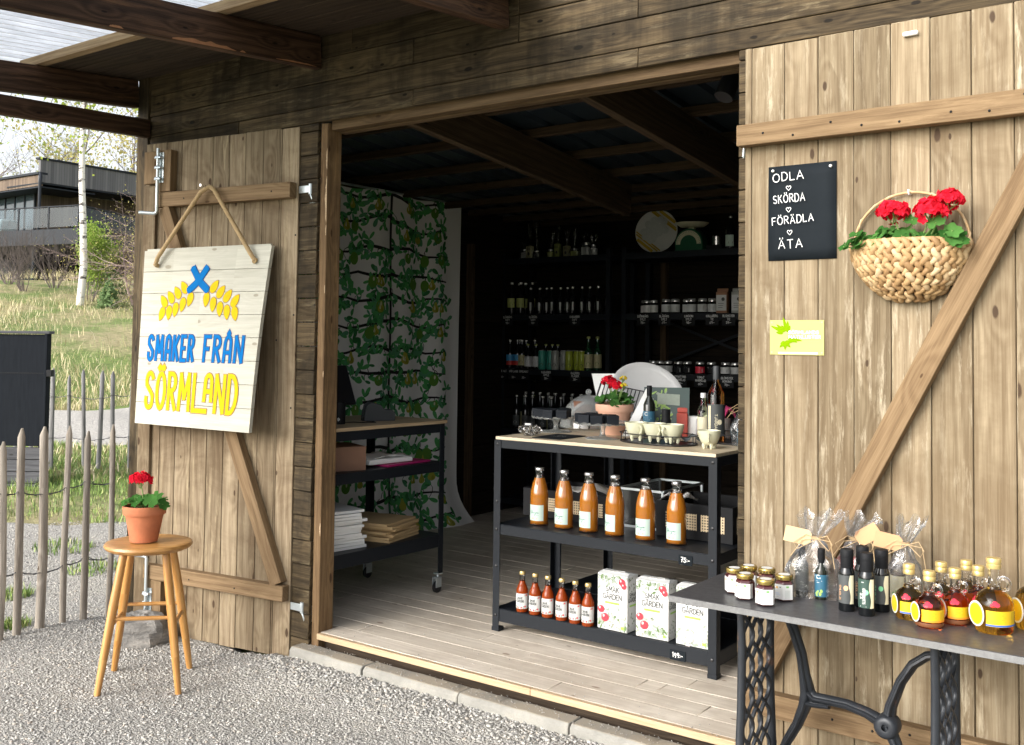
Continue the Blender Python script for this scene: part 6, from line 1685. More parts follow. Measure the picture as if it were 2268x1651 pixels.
# ------------------------------------------------ white drink cartons
def carton(label, x, y, rz_, seed, apples=True):
    t = thing('drink_carton', label, 'carton', (x, y, SH2 + .0005), rz_, 'white drink cartons on the lowest rack shelf')
    w, d, h = .152, .088, .238
    mb = MB(); mb.bx(-w / 2, w / 2, 0, d, 0, h); mb.build('box', M['cardw'], t, bevel=.0025)
    mb = MB()
    mb.add([(-w / 2, .002, h), (w / 2, .002, h), (w / 2, d - .002, h), (-w / 2, d - .002, h), (-w / 2 + .01, d * .30, h + .010), (w / 2 - .008, d * .34, h + .009), (w / 2 - .008, d * .62, h + .006), (-w / 2 + .01, d * .66, h + .009)], [(0, 1, 5, 4), (1, 2, 6, 5), (2, 3, 7, 6), (3, 0, 4, 7), (4, 5, 6, 7)])
    mb.add([(-.03, d * .4, h + .010), (.045, d * .36, h + .010), (.05, d * .22, h + .018), (-.02, d * .24, h + .015)], [(0, 1, 2, 3)])
    mb.build('top_flaps', M['cardw'], t, smooth=0)
    rr = random.Random(seed); mb = MB()
    put_text(mb, 'SMAK', .0, .165, .021, .0033, None, 5, gap=.22, align='c', z=.0006, width=.066); put_text(mb, 'GÅRDEN', .0, .133, .021, .0033, None, 5, gap=.18, align='c', z=.0006, width=.094)
    mb.ribbon([(-.004, .1605), (.004, .1605)], .002, None, 5, .0006)
    mb.add([(-.037, .112, .0006), (.037, .112, .0006), (.037, .121, .0006), (-.037, .121, .0006)], [(0, 1, 2, 3)], None, 4)
    mb.add([(.045, .012, .0026), (.063, .012, .0026), (.063, .024, .0026), (.045, .024, .0026)], [(0, 1, 2, 3)], None, 4)
    z = .0005
    def inb(x, y, m_=.004): return abs(x) < w / 2 - m_ and m_ < y < h - m_
    def leafp(x, y, a, L, W_, mt):
        nonlocal z
        P = teardrop(x, y, a, L, W_); P = [(max(-w / 2 + .001, min(w / 2 - .001, p)), max(.001, min(h - .001, q))) for p, q in P]
        z += .00001; mb.poly(P, None, mt, z)
    for k in range(60):
        x, y = rr.uniform(-w / 2, w / 2), .008 + abs(rr.gauss(0, .035)); leafp(x, y, rr.uniform(0, 6.28), rr.uniform(.012, .028), rr.uniform(.007, .014), rr.choice((2, 3, 3, 3) if apples else (3, 3, 3, 1)))
    for k in range(38):
        x, y = rr.uniform(-w / 2, w / 2), h - .006 - abs(rr.gauss(0, .022)); leafp(x, y, rr.uniform(0, 6.28), rr.uniform(.012, .026), rr.uniform(.006, .012), rr.choice((3, 3, 2, 3)))
    for k in range(9):
        x, y = rr.uniform(-.06, .06), rr.uniform(.012, .075); z += .00012; blossom(mb, x, y, rr.uniform(.008, .016 if apples else .024), rr, z, (1, 2)); z += .0001
    if apples:
        for x, y, r_ in ((-.056, .085, .0165), (-.035, .052, .019), (.050, .212, .0165), (.060, .196, .013)): z += .0001; apple(mb, x, y, r_, z)
    else: z += .0001; apple(mb, .058, .21, .013, z)
    mb.v = [(x, -.0002 - zz_, y) for x, y, zz_ in mb.v]
    m0 = len(mb.v)
    mb2 = MB(); z = 0
    put_text(mb2, 'SMAK', d * .5, .150, .016, .0028, None, 5, gap=.2, align='c', z=.0006, width=.052); put_text(mb2, 'GÅRDEN', d * .5, .128, .016, .0028, None, 5, gap=.16, align='c', z=.0006, width=.07)
    mb2.add([(d * .2, .108, .0006), (d * .8, .108, .0006), (d * .8, .115, .0006), (d * .2, .115, .0006)], [(0, 1, 2, 3)], None, 4)
    for k in range(26):
        x, y = rr.uniform(.01, d - .01), rr.choice((rr.uniform(.008, .08), rr.uniform(.17, h - .01))); z += .00001
        mb2.poly(teardrop(x, y, rr.uniform(0, 6.28), rr.uniform(.008, .016), rr.uniform(.005, .01)), None, rr.choice((2, 3, 3)), .0004 + z)
    mb2.v = [(w / 2 + .0002 + zz_, x, y) for x, y, zz_ in mb2.v]
    mb.add(mb2.v, mb2.f); mb.m[-len(mb2.f):] = mb2.m
    mb.build('printed_design', ART, t, smooth=0)
carton('white apple drink carton standing against the small red bottles', 1.172, .545, R(-2), 2)
carton('middle white apple drink carton with an open top flap', 1.366, .545, R(2), 3)
carton('white blossom drink carton half hidden by the stone table corner', 1.552, .548, R(-1), 5, False)
# ------------------------------------------------ cane baskets and glass case
m = NT('woven_cane'); uv = m.obj(); s_ = m.node('SeparateXYZ', {0: m.vmul(uv, (85, 85, 85))})
def sq(o): return m.math('POWER', m.math('SUBTRACT', m.math('FRACT', o), .5), 2.0)
dd = m.math('SQRT', m.math('ADD', sq(m.math('ADD', s_.outputs[0], s_.outputs[1])), sq(s_.outputs[2])))
hole = m.mr(dd, .32, .26)
m.bsdf(m.mix(hole, (.66, .52, .33, 1), (.02, .016, .012, 1)), .6); M['cane'] = m.mat
def crate(label, x0, x1, y0, y1, h, panels):
    t = thing('cane_basket', label, 'basket', ((x0 + x1) / 2, (y0 + y1) / 2, SH1 + .0005), 0, 'black cane baskets on the middle rack shelf')
    a, b = (x1 - x0) / 2, (y1 - y0) / 2; mb = MB(); th = .012
    mb.bx(-a, a, -b, -b + th, 0, h); mb.bx(-a, a, b - th, b, 0, h); mb.bx(-a, -a + th, -b + th, b - th, 0, h); mb.bx(a - th, a, -b + th, b - th, 0, h); mb.bx(-a + th, a - th, -b + th, b - th, 0, .008)
    mb.build('frame', M['mattblack'], t, bevel=.002)
    mb = MB()
    for p, q in panels: mb.bx(-a + p, -a + q, -b - .002, -b - .0003, h * .26, h * .72)
    mb.bx(a + .0003, a + .002, -b + .04, b - .04, h * .26, h * .72)
    mb.build('cane_panel', M['cane'], t)
    return t
crate('black cane basket with crumpled white tissue behind the juice bottles', .50, 1.0, .81, 1.16, .135, [(.05, .24), (.27, .46)])
crate('black cane basket behind the last juice bottle of the row', 1.262, 1.63, .765, 1.12, .155, [(.05, .2), (.22, .33)])
m = NT('crumpled_tissue'); m.bsdf((.72, .72, .71, 1), .8, 0, m.bump(m.noise(m.obj(), 40.0, 4), .8, .02)); M['tissue'] = m.mat
def crumple(label, loc, w, d, seed, name='tissue_paper', cat='paper', mat='tissue', amp=.02):
    rr = random.Random(seed); mb = MB(); n = 10
    mb.add([(w * (i / n - .5), d * (j / n - .5), rr.uniform(0, amp) + amp * math.sin(i * .9 + j * .4 + seed)) for j in range(n + 1) for i in range(n + 1)], [(j * 11 + i, j * 11 + i + 1, j * 11 + i + 12, j * 11 + i + 11) for j in range(n) for i in range(n)])
    o = mb.build(name, M[mat], smooth=20, solid=.0006); o.location = loc; return tag(o, label, cat)
crumple('white tissue sheet spilling over the farther cane basket', (.86, .93, SH1 + .145), .26, .20, 2, amp=.010)
crumple('torn white tissue flap sticking out behind the last juice bottle', (1.34, .84, SH1 + .162), .13, .13, 5, amp=.012)
gc = thing('glass_case', 'low black framed glass case between the two cane baskets', 'glass case', (1.13, 1.06, SH1 + .0005))
mb = MB(); a, b, h = .115, .20, .175
for x in (-a, a):
    for y in (-b, b): mb.bx(x - .005, x + .005, y - .005, y + .005, 0, h)
for z in (.005, h):
    for y in (-b, b): mb.bx(-a + .005, a - .005, y - .005, y + .005, z - .005, z + .005)
    for x in (-a, a): mb.bx(x - .005, x + .005, -b + .005, b - .005, z - .005, z + .005)
mb.build('frame', M['zinc'], gc)
M['smoke'] = film('dusty_pane', (.55, .58, .58), .10, .05)
mb = MB(); mb.bx(-a + .005, a - .005, -b - .001, -b + .001, .01, h - .005); mb.bx(-a - .001, -a + .001, -b + .005, b - .005, .01, h - .005); mb.build('pane', M['smoke'], gc)

# ================================================================== THINGS ON THE RACK TOP
def place(o, loc, rz_=0): o.location = loc; o.rotation_euler = (0, 0, rz_); return o
sp = thing('glass_pot', 'faceted clear glass pot holding little spoons at the corner of the rack top', 'glass pot', (.632, .676, TT), R(10))
m = NT('cut_glass'); b_ = m.bsdf((1, 1, 1, 1), .02, 0, m.bump(m.node('TexVoronoi', {'Vector': m.obj(), 'Scale': 75.0}).outputs['Distance'], .8, .006), Transmission_Weight=1.0, IOR=1.45); M['cutglass'] = m.mat
mb = MB(); mb.lathe([(0, 0), (.028, 0), (.040, .010), (.044, .025), (.040, .042), (.034, .050), (.030, .050), (.036, .042), (.039, .025), (.034, .010), (0, .006)], 24); mb.build('bowl', M['cutglass'], sp, smooth=30)
for s_ in (-1, 1):
    mb = MB(); mb.tube([V(s_ * (.046 + .012 * math.cos(a * PI / 5)), 0, .027 + .013 * math.sin(a * PI / 5)) for a in range(10)], .0045, 6, closed=True); mb.build('ear_handle', M['cutglass'], sp)
mb = MB(); mb.bx(-.026, .020, -.014, .014, .047, .060); mb.build('dark_sachet', M['black'], sp, bevel=.003)
mb = MB(); mb.bx(-.020, .010, -.0145, -.0142, .049, .058); mb.build('sachet_print', M['lab_white'], sp)
def cake_stand(label, x, y, rz_, R_=.118, h=.072, seed=1):
    t = thing('cake_stand', label, 'cake stand', (x, y, TT), rz_, 'glass cake stands on the rack top')
    mb = MB(); mb.lathe([(0, .002), (.078, .002), (.080, 0), (.081, .003), (.070, .006), (.020, .011), (.013, .018), (.011, .032), (.013, .045), (.020, h - .008), (.016, h - .004), (0, h - .004)], 36); mb.build('foot', M['pressed'], t)
    n = 64; mb = MB(); vs_ = []
    for r_, z, sc_ in ((0, h - .004, 0), (.4, h - .004, 0), (.92, h - .003, 0), (1, h - .002, 1), (1.02, h + .008, 1.3), (.98, h + .008, 1.2), (.93, h + .001, .3), (0, h + .001, 0)):
        for i in range(n): a = 2 * PI * i / n; q = R_ * r_ * (1 + .012 * sc_ * math.cos(a * 22)); vs_.append((q * math.cos(a), q * math.sin(a), z - .003 * sc_ * (math.cos(a * 22) > .2)))
    mb.add(vs_, [(j * n + i, j * n + (i + 1) % n, (j + 1) * n + (i + 1) % n, (j + 1) * n + i) for j in range(7) for i in range(n)]); mb.build('plate', M['pressed'], t)
    return t
cake_stand('rear glass cake stand with black boxes, nearer the glass pot', .610, .93, 0)
cake_stand('front glass cake stand with black boxes, before the terracotta pot', .975, .775, .4, .128)
M['navybox'] = pm('black_gift_card', (.010, .013, .018), .6, 0, .15, 60, Specular_IOR_Level=.2)
def small_boxes(spots, z, where, ls, seed):
    for i, (x, y, a) in enumerate(spots):
        mb = MB(); mb.bx(-.027, .027, -.027, .027, 0, .028); mb.bx(-.0277, .0277, -.0277, .0277, .028, .041)
        o = place(mb.build('gift_box', M['navybox'], bevel=.001), (x, y, z), R(a)); tag(o, ls[i], 'box', where)
small_boxes([(.525, .905, 12), (.572, .855, 22), (.632, .842, 6), (.688, .872, 18), (.585, .930, 20), (.655, .935, 8), (.610, .995, 0)], TT + .0735, 'small black boxes on the rear cake stand',
    ['outermost small black box on the rear cake stand', 'small black box turned cornerwise on the rear cake stand', 'small black box at the front rim of the rear cake stand', 'small black box on the rear cake stand, closest to the front stand', 'small black box in the second row of the rear cake stand', 'small black box in the middle of the rear cake stand, towards the plant', 'hindmost small black box on the rear cake stand'], 3)
small_boxes([(.890, .722, 30), (.943, .680, 8), (1.003, .676, 30), (1.062, .716, 40), (.952, .748, 20), (1.018, .760, 15), (.895, .800, 20)], TT + .0735, 'small black boxes on the front cake stand',
    ['small black box on the front cake stand, facing the glass pot', 'small black box at the very front of the front cake stand', 'small black box set cornerwise on the front cake stand', 'small black box on the front cake stand, closest to the cups', 'small black box in the second row of the front cake stand', 'small black box at the back of the front cake stand by the plant', 'hindmost small black box of the front cake stand'], 4)
mb = MB(); mb.bx(-.078, .078, -.115, .115, 0, .0035); o = place(mb.build('slate_tile', M['slateboard'], bevel=.001), (.784, .700, TT), R(2)); tag(o, 'flat black slate tile with faint writing lying on the rack top', 'slate')
mb = MB()
for k, (a, b) in enumerate((('KOLA', .02), ('3 FÖR 50', -.02))): put_text(mb, a, 0, b, .016, .002, T(.784, .700, TT + .0037 + k * .0001) @ RZ(R(2)), 0, align='c', jit=.05)
o2 = mb.build('chalk_lettering', M['ink_grey'], None, smooth=0); o2.parent = o; o2.matrix_parent_inverse = o.matrix_basis.inverted()
tp = pot('flower_pot', 'pale terracotta pot of red and yellow flowers among the cake stands', (.905, 1.0, TT), .058, .092, .148, M['terra_pale'], 0)
rr = random.Random(31); lv = []
for i in range(26): a = rr.uniform(0, 6.28); q = rr.uniform(.01, .09); lv.append((q * math.cos(a), q * math.sin(a), .155 + .06 * rr.random() * (1 - q / .12), rr.uniform(.02, .034)))
geranium(tp, lv, [(-.02, -.02, .255, .036, 40, M['red']), (.022, -.02, .235, .036, 40, M['red']), (-.045, 0, .262, .024, 22, M['red']), (.062, -.025, .272, .019, 16, M['yel_petal']), (.066, -.025, .238, .018, 14, M['yel_petal'])], 12, (0, 0, .14))
M['copper'] = pm('brown_kraft_box', (.27, .125, .075), .6, 0, .12, 30)
mb = MB(); mb.bx(-.10, .10, -.075, .075, 0, .14); o = place(mb.build('brown_box', M['copper'], bevel=.002), (.60, 1.28, TT), R(38)); tag(o, 'reddish brown box under the glass dome behind the cake stands', 'box')
mb = MB(); P = [(.15 * math.cos(a * PI / 2 / 12), .17 * math.sin(a * PI / 2 / 12)) for a in range(13)]
mb.lathe([(q, z + .002) for q, z in P] + [(q * .97, z * .98 + .002) for q, z in P[::-1]], 36); mb.ball((0, 0, .185), .016, 10, 6)
o = place(mb.build('glass_dome', M['pressed'], smooth=60), (.585, 1.27, TT)); tag(o, 'clear glass cake dome covering the brown box', 'cake dome')
M['tins'] = pm('patterned_sachets', (.5, .47, .5), .4, 0, .5, 55)
mb = MB()
for k in range(6): mb.bx(-.13 + k * .043, -.09 + k * .043, -.03, .03, 0, .11 + .008 * (k % 3), mat=k % 2)
o = place(mb.build('sachet_box', [M['tins'], M['cardw']], bevel=.002), (.66, 1.45, TT + .09), R(-6)); tag(o, 'open carton of patterned sachets behind the glass dome', 'carton')
mb = MB(); mb.bx(-.14, .14, -.05, .05, 0, .09); o = place(mb.build('wooden_riser', M['rafter'], bevel=.002), (.66, 1.46, TT), R(-6)); tag(o, 'dark wooden riser block under the carton of sachets', 'riser')
# wire easel with leaflets
ez = thing('wire_easel', 'black wire display easel holding pale leaflets behind the flower pot', 'easel', (.79, 1.20, TT), R(14))
Me = RX(R(-24)) @ RY(R(10)); mb = MB()
for k in range(15): mb.tube([Me @ V(-.15 + .0215 * k, 0, .02), Me @ V(-.15 + .0215 * k, 0, .235)], .0027, 5)
mb.tube([Me @ V(-.155, 0, .02), Me @ V(.155, 0, .02), Me @ V(.155, 0, .235), Me @ V(-.155, 0, .235)], .0032, 6, closed=True)
mb.tube([Me @ V(-.15, 0, .10), Me @ V(.155, 0, .10)], .003, 6)
for x in (-.13, .13): mb.tube([Me @ V(x, 0, .2), V(x, .14, 0)], .003, 6); mb.tube([Me @ V(x, 0, .02), V(x, -.03, .004), V(x, -.03, .02)], .003, 6)
mb.build('wire_frame', M['black'], ez)
mb = MB(); mb.add([V(-.01, 0, .03), V(.16, 0, .03), V(.055, .09, .285), V(-.13, .09, .28)], [(0, 1, 2, 3)])
o = mb.build('leaflet', M['paper'], None, smooth=0, solid=.001); o.location = (.69, 1.25, TT); tag(o, 'large pale leaflet propped on the wire easel', 'leaflet')
wt = thing('white_tray', 'round white tray leaning against the wire easel with tiny print', 'tray', (.875, 1.38, TT + .03), 0)
Mt = T(0, 0, .155) @ V(.62, -.52, .58).to_track_quat('Z', 'Y').to_matrix().to_4x4()
mb = MB(); mb.lathe([(0, 0), (.150, 0), (.158, .004), (.184, .014), (.188, .012), (.160, .0), (.150, -.004), (0, -.004)], 56, Mt @ SC(1.05, 1, 1)); mb.build('tray', M['white'], wt, smooth=50)
# brochure holder, bottles and bags
M['greenbook'] = pm('dark_green_cover', (.022, .055, .045), .35, 0, .2, 20)
br = thing('brochure', 'glossy green herb brochure standing open behind the oil bottle', 'brochure', (1.10, 1.17, TT), R(24))
Mb = RX(R(-16)); mb = MB(); mb.bx(-.115, .105, 0, .012, 0, .235, Mb); mb.build('pages', M['paper'], br, bevel=.001)
mb = MB(); mb.bx(-.116, .106, -.003, -.0005, 0, .236, Mb); cv = mb.build('cover', M['greenbook'], br)
mb = MB(); r2 = random.Random(6)
for k in range(60):
    P = [(p, -.0032 - k * .00002, q) for p, q in teardrop(r2.uniform(-.10, .02), r2.uniform(.02, .22), r2.uniform(0, 6.28), r2.uniform(.015, .034), r2.uniform(.008, .016))]
    mb.add(P, [tuple(range(len(P)))], Mb, r2.choice((0, 0, 1)))
mb.add([(-.05, -.0062, .15), (.06, -.0062, .145), (.06, -.0062, .20), (-.05, -.0062, .205)], [(0, 1, 2, 3)], Mb, 1)
mb.build('herb_picture', [M['leafgreen'], M['palegrey']], cv, smooth=0)
mb = MB(); mb.add([(-.01, 0, 0), (.05, 0, 0), (.125, .01, .22), (.105, .01, .225)], [(0, 1, 2, 3)]); mb.add([(-.01, 0, 0), (.05, 0, 0), (.12, .09, .22), (.105, .09, .225)], [(0, 1, 2, 3)])
o = place(mb.build('folded_card', M['paper'], smooth=0, solid=.002), (.985, .955, TT), R(30)); tag(o, 'white folded card propped upright beside the oil bottle', 'card')
def taller(name, label, x, y, h, r, gm, lm, cm, caph=.22, a=0, neck=.42):
    t = thing(name, label, 'bottle', (x, y, TT), R(a))
    mb = MB(); mb.lathe([(0, 0), (r * .93, 0), (r, .005), (r, h * (.62 - .0)), (r * .9, h * .66), (r * neck, h * .78), (r * neck * .9, h * .9), (0, h * .9)], 28); mb.build('bottle', gm, t, smooth=55)
    mb = MB(); mb.lathe([(r * neck * 1.02, h * (1 - caph)), (r * neck * 1.06, h * (1 - caph) + .002), (r * neck * 1.06, h - .003), (r * neck, h), (0, h)], 22); mb.build('cap', cm, t, smooth=35)
    mb = MB(); arc_label(mb, r + .0005, h * .08, h * .50, -190, 10, 18); l_ = mb.build('label', lm, t, smooth=60)
    return t, l_
def lab_art(l_, r, h, strips, spotm=None, big=None):
    mb = MB()
    for x0, x1, y0, y1 in strips: mb.add([(x0 * r, y0 * h, .0005), (x1 * r, y0 * h, .0005), (x1 * r, y1 * h, .0005), (x0 * r, y1 * h, .0005)], [(0, 1, 2, 3)])
    if big: mb.ribbon([(-.25 * r + .3 * r * math.cos(q), .45 * h + .03 * h * math.sin(q)) for q in (.8, 1.6, 2.4, 3.2, 4, 4.8, 5.4)], .003, None, 0, .0005)
    if spotm: 
        for k in range(16): mb.poly(teardrop(rng.uniform(-.8, .3) * r, rng.uniform(.10, .22) * h, rng.uniform(0, 6), .016, .010), None, 1, .0006 + k * .00004)
    wrap(mb, r + .0005, -76); mb.build('print', [M['lab_white'], spotm or M['lab_white']], l_, smooth=0)
t_, l_ = taller('herb_oil_bottle', 'dark glass oil bottle with blue herb label behind the cream cups', 1.085, 1.02, .243, .0285, M['dkglass'], M['teal_lab'], M['mattblack'], .2)
lab_art(l_, .0285, .243, [(-.5, .6, .36, .375), (-.5, .3, .33, .34), (-.5, .9, .28, .295)], M['leafgreen'], True)
t_, l_ = taller('spice_mill', 'short black capped mill with blue label beside the oil bottle', 1.185, 1.0, .135, .024, M['mattblack'], M['teal_lab'], M['mattblack'], .55, 0, .8)
mb = MB(); mb.prism([(-.026, -.016), (.026, -.016), (.024, .016), (-.024, .016)], 0, .115); mb.prism([(-.026, -.004), (.026, -.004), (.012, .004), (-.012, .004)], .115, .14); o = place(mb.build('dried_berry_bag', M['redpow'], bevel=.004), (1.215, 1.11, TT), R(20)); tag(o, 'small red bag of dried berries behind the black mill', 'bag')
M['vinegar'] = liquid('amber_vinegar', (.60, .24, .06)); M['cap_char'] = pm('charcoal_capsule', (.06, .065, .07), .5)
t_, l_ = taller('vinegar_bottle', 'tall amber bottle with charcoal label and grey capsule on the rack top', 1.44, 1.0, .345, .039, M['vinegar'], M['lab_char'], M['cap_char'], .18, 14, .36)
mb = MB(); put_text(mb, 'TJÄRDALS', 0, 0, .011, .0018, T(-.004, .128, .0006) @ RZ(-PI / 2), 0, width=.085); mb.poly([(.018 + .011 * math.cos(i * PI / 9), .092 + .012 * math.sin(i * PI / 9)) for i in range(18)], None, 0, .0005); wrap(mb, .0396, -80); mb.build('print', M['cream'], l_, smooth=0)
mb = MB(); arc_label(mb, .0398, .028, .165, -140, -115, 6); mb.build('side_strip', M['cream'], l_, smooth=60)
t_, l_ = taller('syrup_bottle', 'slim pale green bottle with cream label beside the tall amber bottle', 1.362, 1.03, .218, .027, glass('pale_green_glass', (.62, .66, .42), .02, 1.35), M['cream'], M['white'], .1, 0, .45)
lab_art(l_, .027, .218, [(-.6, .0, .2, .22), (-.6, -.1, .26, .28), (-.6, .1, .40, .43)])
gift_bag('clear gift bag with manila tag half hidden by the cladding on the rack top', (1.605, .93, TT), 0, .10, .24, 1, M['manila'], 17)
filled('oil_bottle', 'small blue labelled bottle inside the gift bag on the rack top', 1.60, .925, .15, .022, M['dkglass'], M['teal_lab'], M['mattblack'], None, 0, None, TT)
M['tin'] = pm('printed_silver_tin', (.62, .62, .64), .3, .3, .2, 40)
for i, (x, y, l, h_, mm) in enumerate(((1.315, 1.12, 'silver tin with a red lid behind the cups', .088, 'tin'), (1.40, 1.17, 'grey striped tin standing next to the red lidded tin', .095, 'tin'), (1.27, 1.16, 'white carton of tea behind the cups', .10, 'cardw'))):
    mb = MB()
    if mm == 'tin': mb.lathe([(0, 0), (.03, 0), (.031, .003), (.031, h_ - .003), (.029, h_), (0, h_)], 24)
    else: mb.bx(-.04, .04, -.03, .03, 0, h_)
    o = place(mb.build('storage_tin' if mm == 'tin' else 'tea_carton', M[mm], bevel=.001), (x, y, TT)); tag(o, l, 'tin' if mm == 'tin' else 'carton')
M['pinkcloth'] = pm('dark_pink_cloth', (.40, .03, .12), .8)
crumple('crumpled dark pink cloth behind the slim pale bottle', (1.38, 1.28, TT + .10), .14, .10, 8, 'cloth', 'cloth', 'pinkcloth', .025)
mb = MB(); mb.bx(-.09, .09, -.06, .06, 0, .085); o = place(mb.build('dark_box', M['mattblack'], bevel=.002), (1.38, 1.28, TT)); tag(o, 'dark box under the pink cloth', 'box')
# trays and cups
def wire_tray(label, x, y, rz_, a, b, group):
    t = thing('serving_tray', label, 'tray', (x, y, TT), rz_, group)
    def ov(k, z, n=48): return [V(a * k * (abs(math.cos(q * 2 * PI / n)) ** .8) * (1 if math.cos(q * 2 * PI / n) > 0 else -1), b * k * (abs(math.sin(q * 2 * PI / n)) ** .8) * (1 if math.sin(q * 2 * PI / n) > 0 else -1), z) for q in range(n)]
    mb = MB(); A, B = ov(1, .004), ov(.96, .0); C_ = ov(1.0, .007)
    mb.add(B + A + C_ , [(i, (i + 1) % 48, 48 + (i + 1) % 48, 48 + i) for i in range(48)] + [(48 + i, 48 + (i + 1) % 48, 96 + (i + 1) % 48, 96 + i) for i in range(48)] + [tuple(range(47, -1, -1))])
    D_ = ov(.97, .004); mb.add(D_, [tuple(range(48))]); mb.build('plate', M['black'], t, smooth=40)
    mb = MB(); mb.tube(ov(1.0, .042), .0022, 6, closed=True)
    for q in ov(1.0, .005, 8): mb.tube([q, q + V(0, 0, .037)], .002, 6)
    mb.build('wire_rail', M['black'], t)
wire_tray('oval black wire rimmed tray carrying cream cups', 1.272, .765, R(-8), .185, .115, 'black wire trays on the rack top')
wire_tray('black wire rimmed tray holding the tall bottles', 1.52, 1.02, R(-12), .155, .115, 'black wire trays on the rack top')
M['celadon'] = pm('cream_glazed_clay', (.66, .65, .47), .25, 0, .06, 25, Coat_Weight=.3)
cu = thing('footed_cup', '', 'cup')
mb = MB(); mb.lathe([(0, .016), (.022, .015), (.034, .027), (.042, .045), (.0465, .064), (.048, .074), (.0462, .0745), (.044, .064), (.039, .046), (.030, .030), (.014, .021), (0, .020)], 36); mb.build('bowl', M['celadon'], cu, smooth=60)
for k in range(4):
    mb = MB(); a = k * PI / 2 + .4; mb.tube([(.022 * math.cos(a), .022 * math.sin(a), .0), (.024 * math.cos(a), .024 * math.sin(a), .011), (.022 * math.cos(a), .022 * math.sin(a), .022)], [.005, .0075, .009], 8); mb.build('foot', M['celadon'], cu)
mb = MB(); mb.tube([(.042, 0, .060), (.055, 0, .062), (.062, 0, .050), (.056, 0, .036), (.040, 0, .032)], [.004, .0045, .0045, .0042, .004], 8, flat=1.4); mb.build('handle', M['celadon'], cu)
CL = [('cream footed cup on the oval tray, nearest the cake stand', 1.175, .738, -40, .008), ('middle cream footed cup on the oval tray', 1.265, .742, -42, .008), ('cream footed cup at the end of the oval tray, nearest the lone cup', 1.355, .738, -100, .008), ('lone cream footed cup standing on the bare rack top', 1.548, .705, -66, 0)]
for i, (l, x, y, a, z) in enumerate(CL):
    g = 'cream footed cups on the rack top'
    if i == 0: cu.scale = (1.1, 1.1, 1.1); place(cu, (x, y, TT + z), R(a)); tag(cu, l, None, g)
    else: dup(cu, (x, y, TT + z), R(a), l, g, 1.1 if z else 1.04)
M['leaflet_c'] = pm('colourful_printed_sheet', (.30, .34, .36), .4, 0, .7, 24)
crumple('glossy printed sachet lying on the oval tray behind the cups', (1.385, .835, TT + .022), .11, .08, 12, 'printed_sachet', 'sachet', 'leaflet_c', .012)
# ================================================================== COUNTER TROLLEY
ct = thing('counter_trolley', 'black steel shop trolley on castors with a wooden counter top beside the curtain', 'trolley', (-.70, .03, FZ), R(-1.5))
cw, cl = .565, .915         # x (to the shop side), y (depth)
for x, y, sx, sy in ((0, 0, 1, 1), (cw, 0, -1, 1), (0, cl, 1, -1), (cw, cl, -1, -1)):
    mb = MB(); w = .036
    mb.bx(*sorted((x, x + sx * w)), *sorted((y, y + sy * .003)), .105, .905); mb.bx(*sorted((x, x + sx * .003)), *sorted((y + sy * .003, y + sy * w)), .105, .905)
    mb.build('post', M['black_steel'], ct, bevel=.001)
    c = thing('castor', None, None); 
    bpy.data.objects.remove(c)
    mb = MB(); cx, cy = x + sx * .018, y + sy * .018
    mb.bx(cx - .018, cx + .018, cy - .018, cy + .018, .098, .106); mb.tube([(cx, cy, .075), (cx, cy, .1)], .008, 8)
    mb.bx(cx - .014, cx - .011, cy - .03, cy + .014, .03, .085); mb.bx(cx + .011, cx + .014, cy - .03, cy + .014, .03, .085); mb.bx(cx - .014, cx + .014, cy - .03, cy + .014, .078, .086)
    k = mb.build('castor', M['zinc'], ct, bevel=.001)
    mb = MB(); mb.lathe([(0, -.010), (.026, -.010), (.031, -.006), (.031, .006), (.026, .010), (0, .010)], 24, T(cx, cy - .008, .0315) @ RY(PI / 2)); mb.build('wheel', M['black'], k, smooth=40)
for z, lip in ((.698, .052), (.312, .068)):
    mb = MB(); mb.bx(.004, cw - .004, .004, cl - .004, z - .004, z); mb.bx(.004, cw - .004, .004, .007, z - lip, z - .004); mb.bx(.004, cw - .004, cl - .007, cl - .004, z - lip, z - .004); mb.bx(.004, .007, .007, cl - .007, z - lip, z - .004); mb.bx(cw - .007, cw - .004, .007, cl - .007, z - lip, z - .004); mb.build('shelf', M['black_steel'], ct, bevel=.001)
mb = MB(); mb.bx(.004, .007, .004, cl - .004, .855, .902); mb.bx(cw - .007, cw - .004, .004, cl - .004, .855, .902); mb.bx(.007, cw - .007, .004, .007, .855, .902); mb.bx(.007, cw - .007, cl - .007, cl - .004, .855, .902); mb.build('top_rail', M['black_steel'], ct)
mb = MB()
for k in range(5): mb.plank((-.008 + k * .1165, -.01, .903), (0, 1, 0), (1, 0, 0), (0, 0, 1), cl + .02, .116, .017)
M['oaktop'] = wood('oak_counter_top', (.36, .25, .14), (.58, .44, .28), .1, .1, (.3, .2, .1), None, 0, .45, .15, .5)
mb.build('counter_top', M['oaktop'], ct, bevel=.001)
CT_ = FZ + .9205; C1 = FZ + .6985; C2 = FZ + .3125
ps = thing('till_screen', 'black touchscreen till tilted on the trolley counter', 'till', (-.40, .37, CT_), R(80))
mb = MB(); mb.bx(-.17, .17, -.010, .010, .0, .225, T(0, .03, .085) @ RX(R(-26))); mb.build('screen', M['black'], ps, bevel=.006)
mb = MB(); mb.bx(-.05, .05, -.05, .06, 0, .02); mb.bar((0, .03, .01), (0, .05, .16), .05, .02, up=(0, 1, 0)); mb.build('stand', M['black'], ps, bevel=.004)
cn = thing('card_terminal', 'round black printer unit with a white logo next to the till screen', 'terminal', (-.315, .335, CT_), 0)
mb = MB(); mb.lathe([(0, 0), (.036, 0), (.037, .004), (.037, .110), (.034, .114), (0, .114)], 32); mb.build('housing', M['mattblack'], cn, smooth=40)
mb = MB()
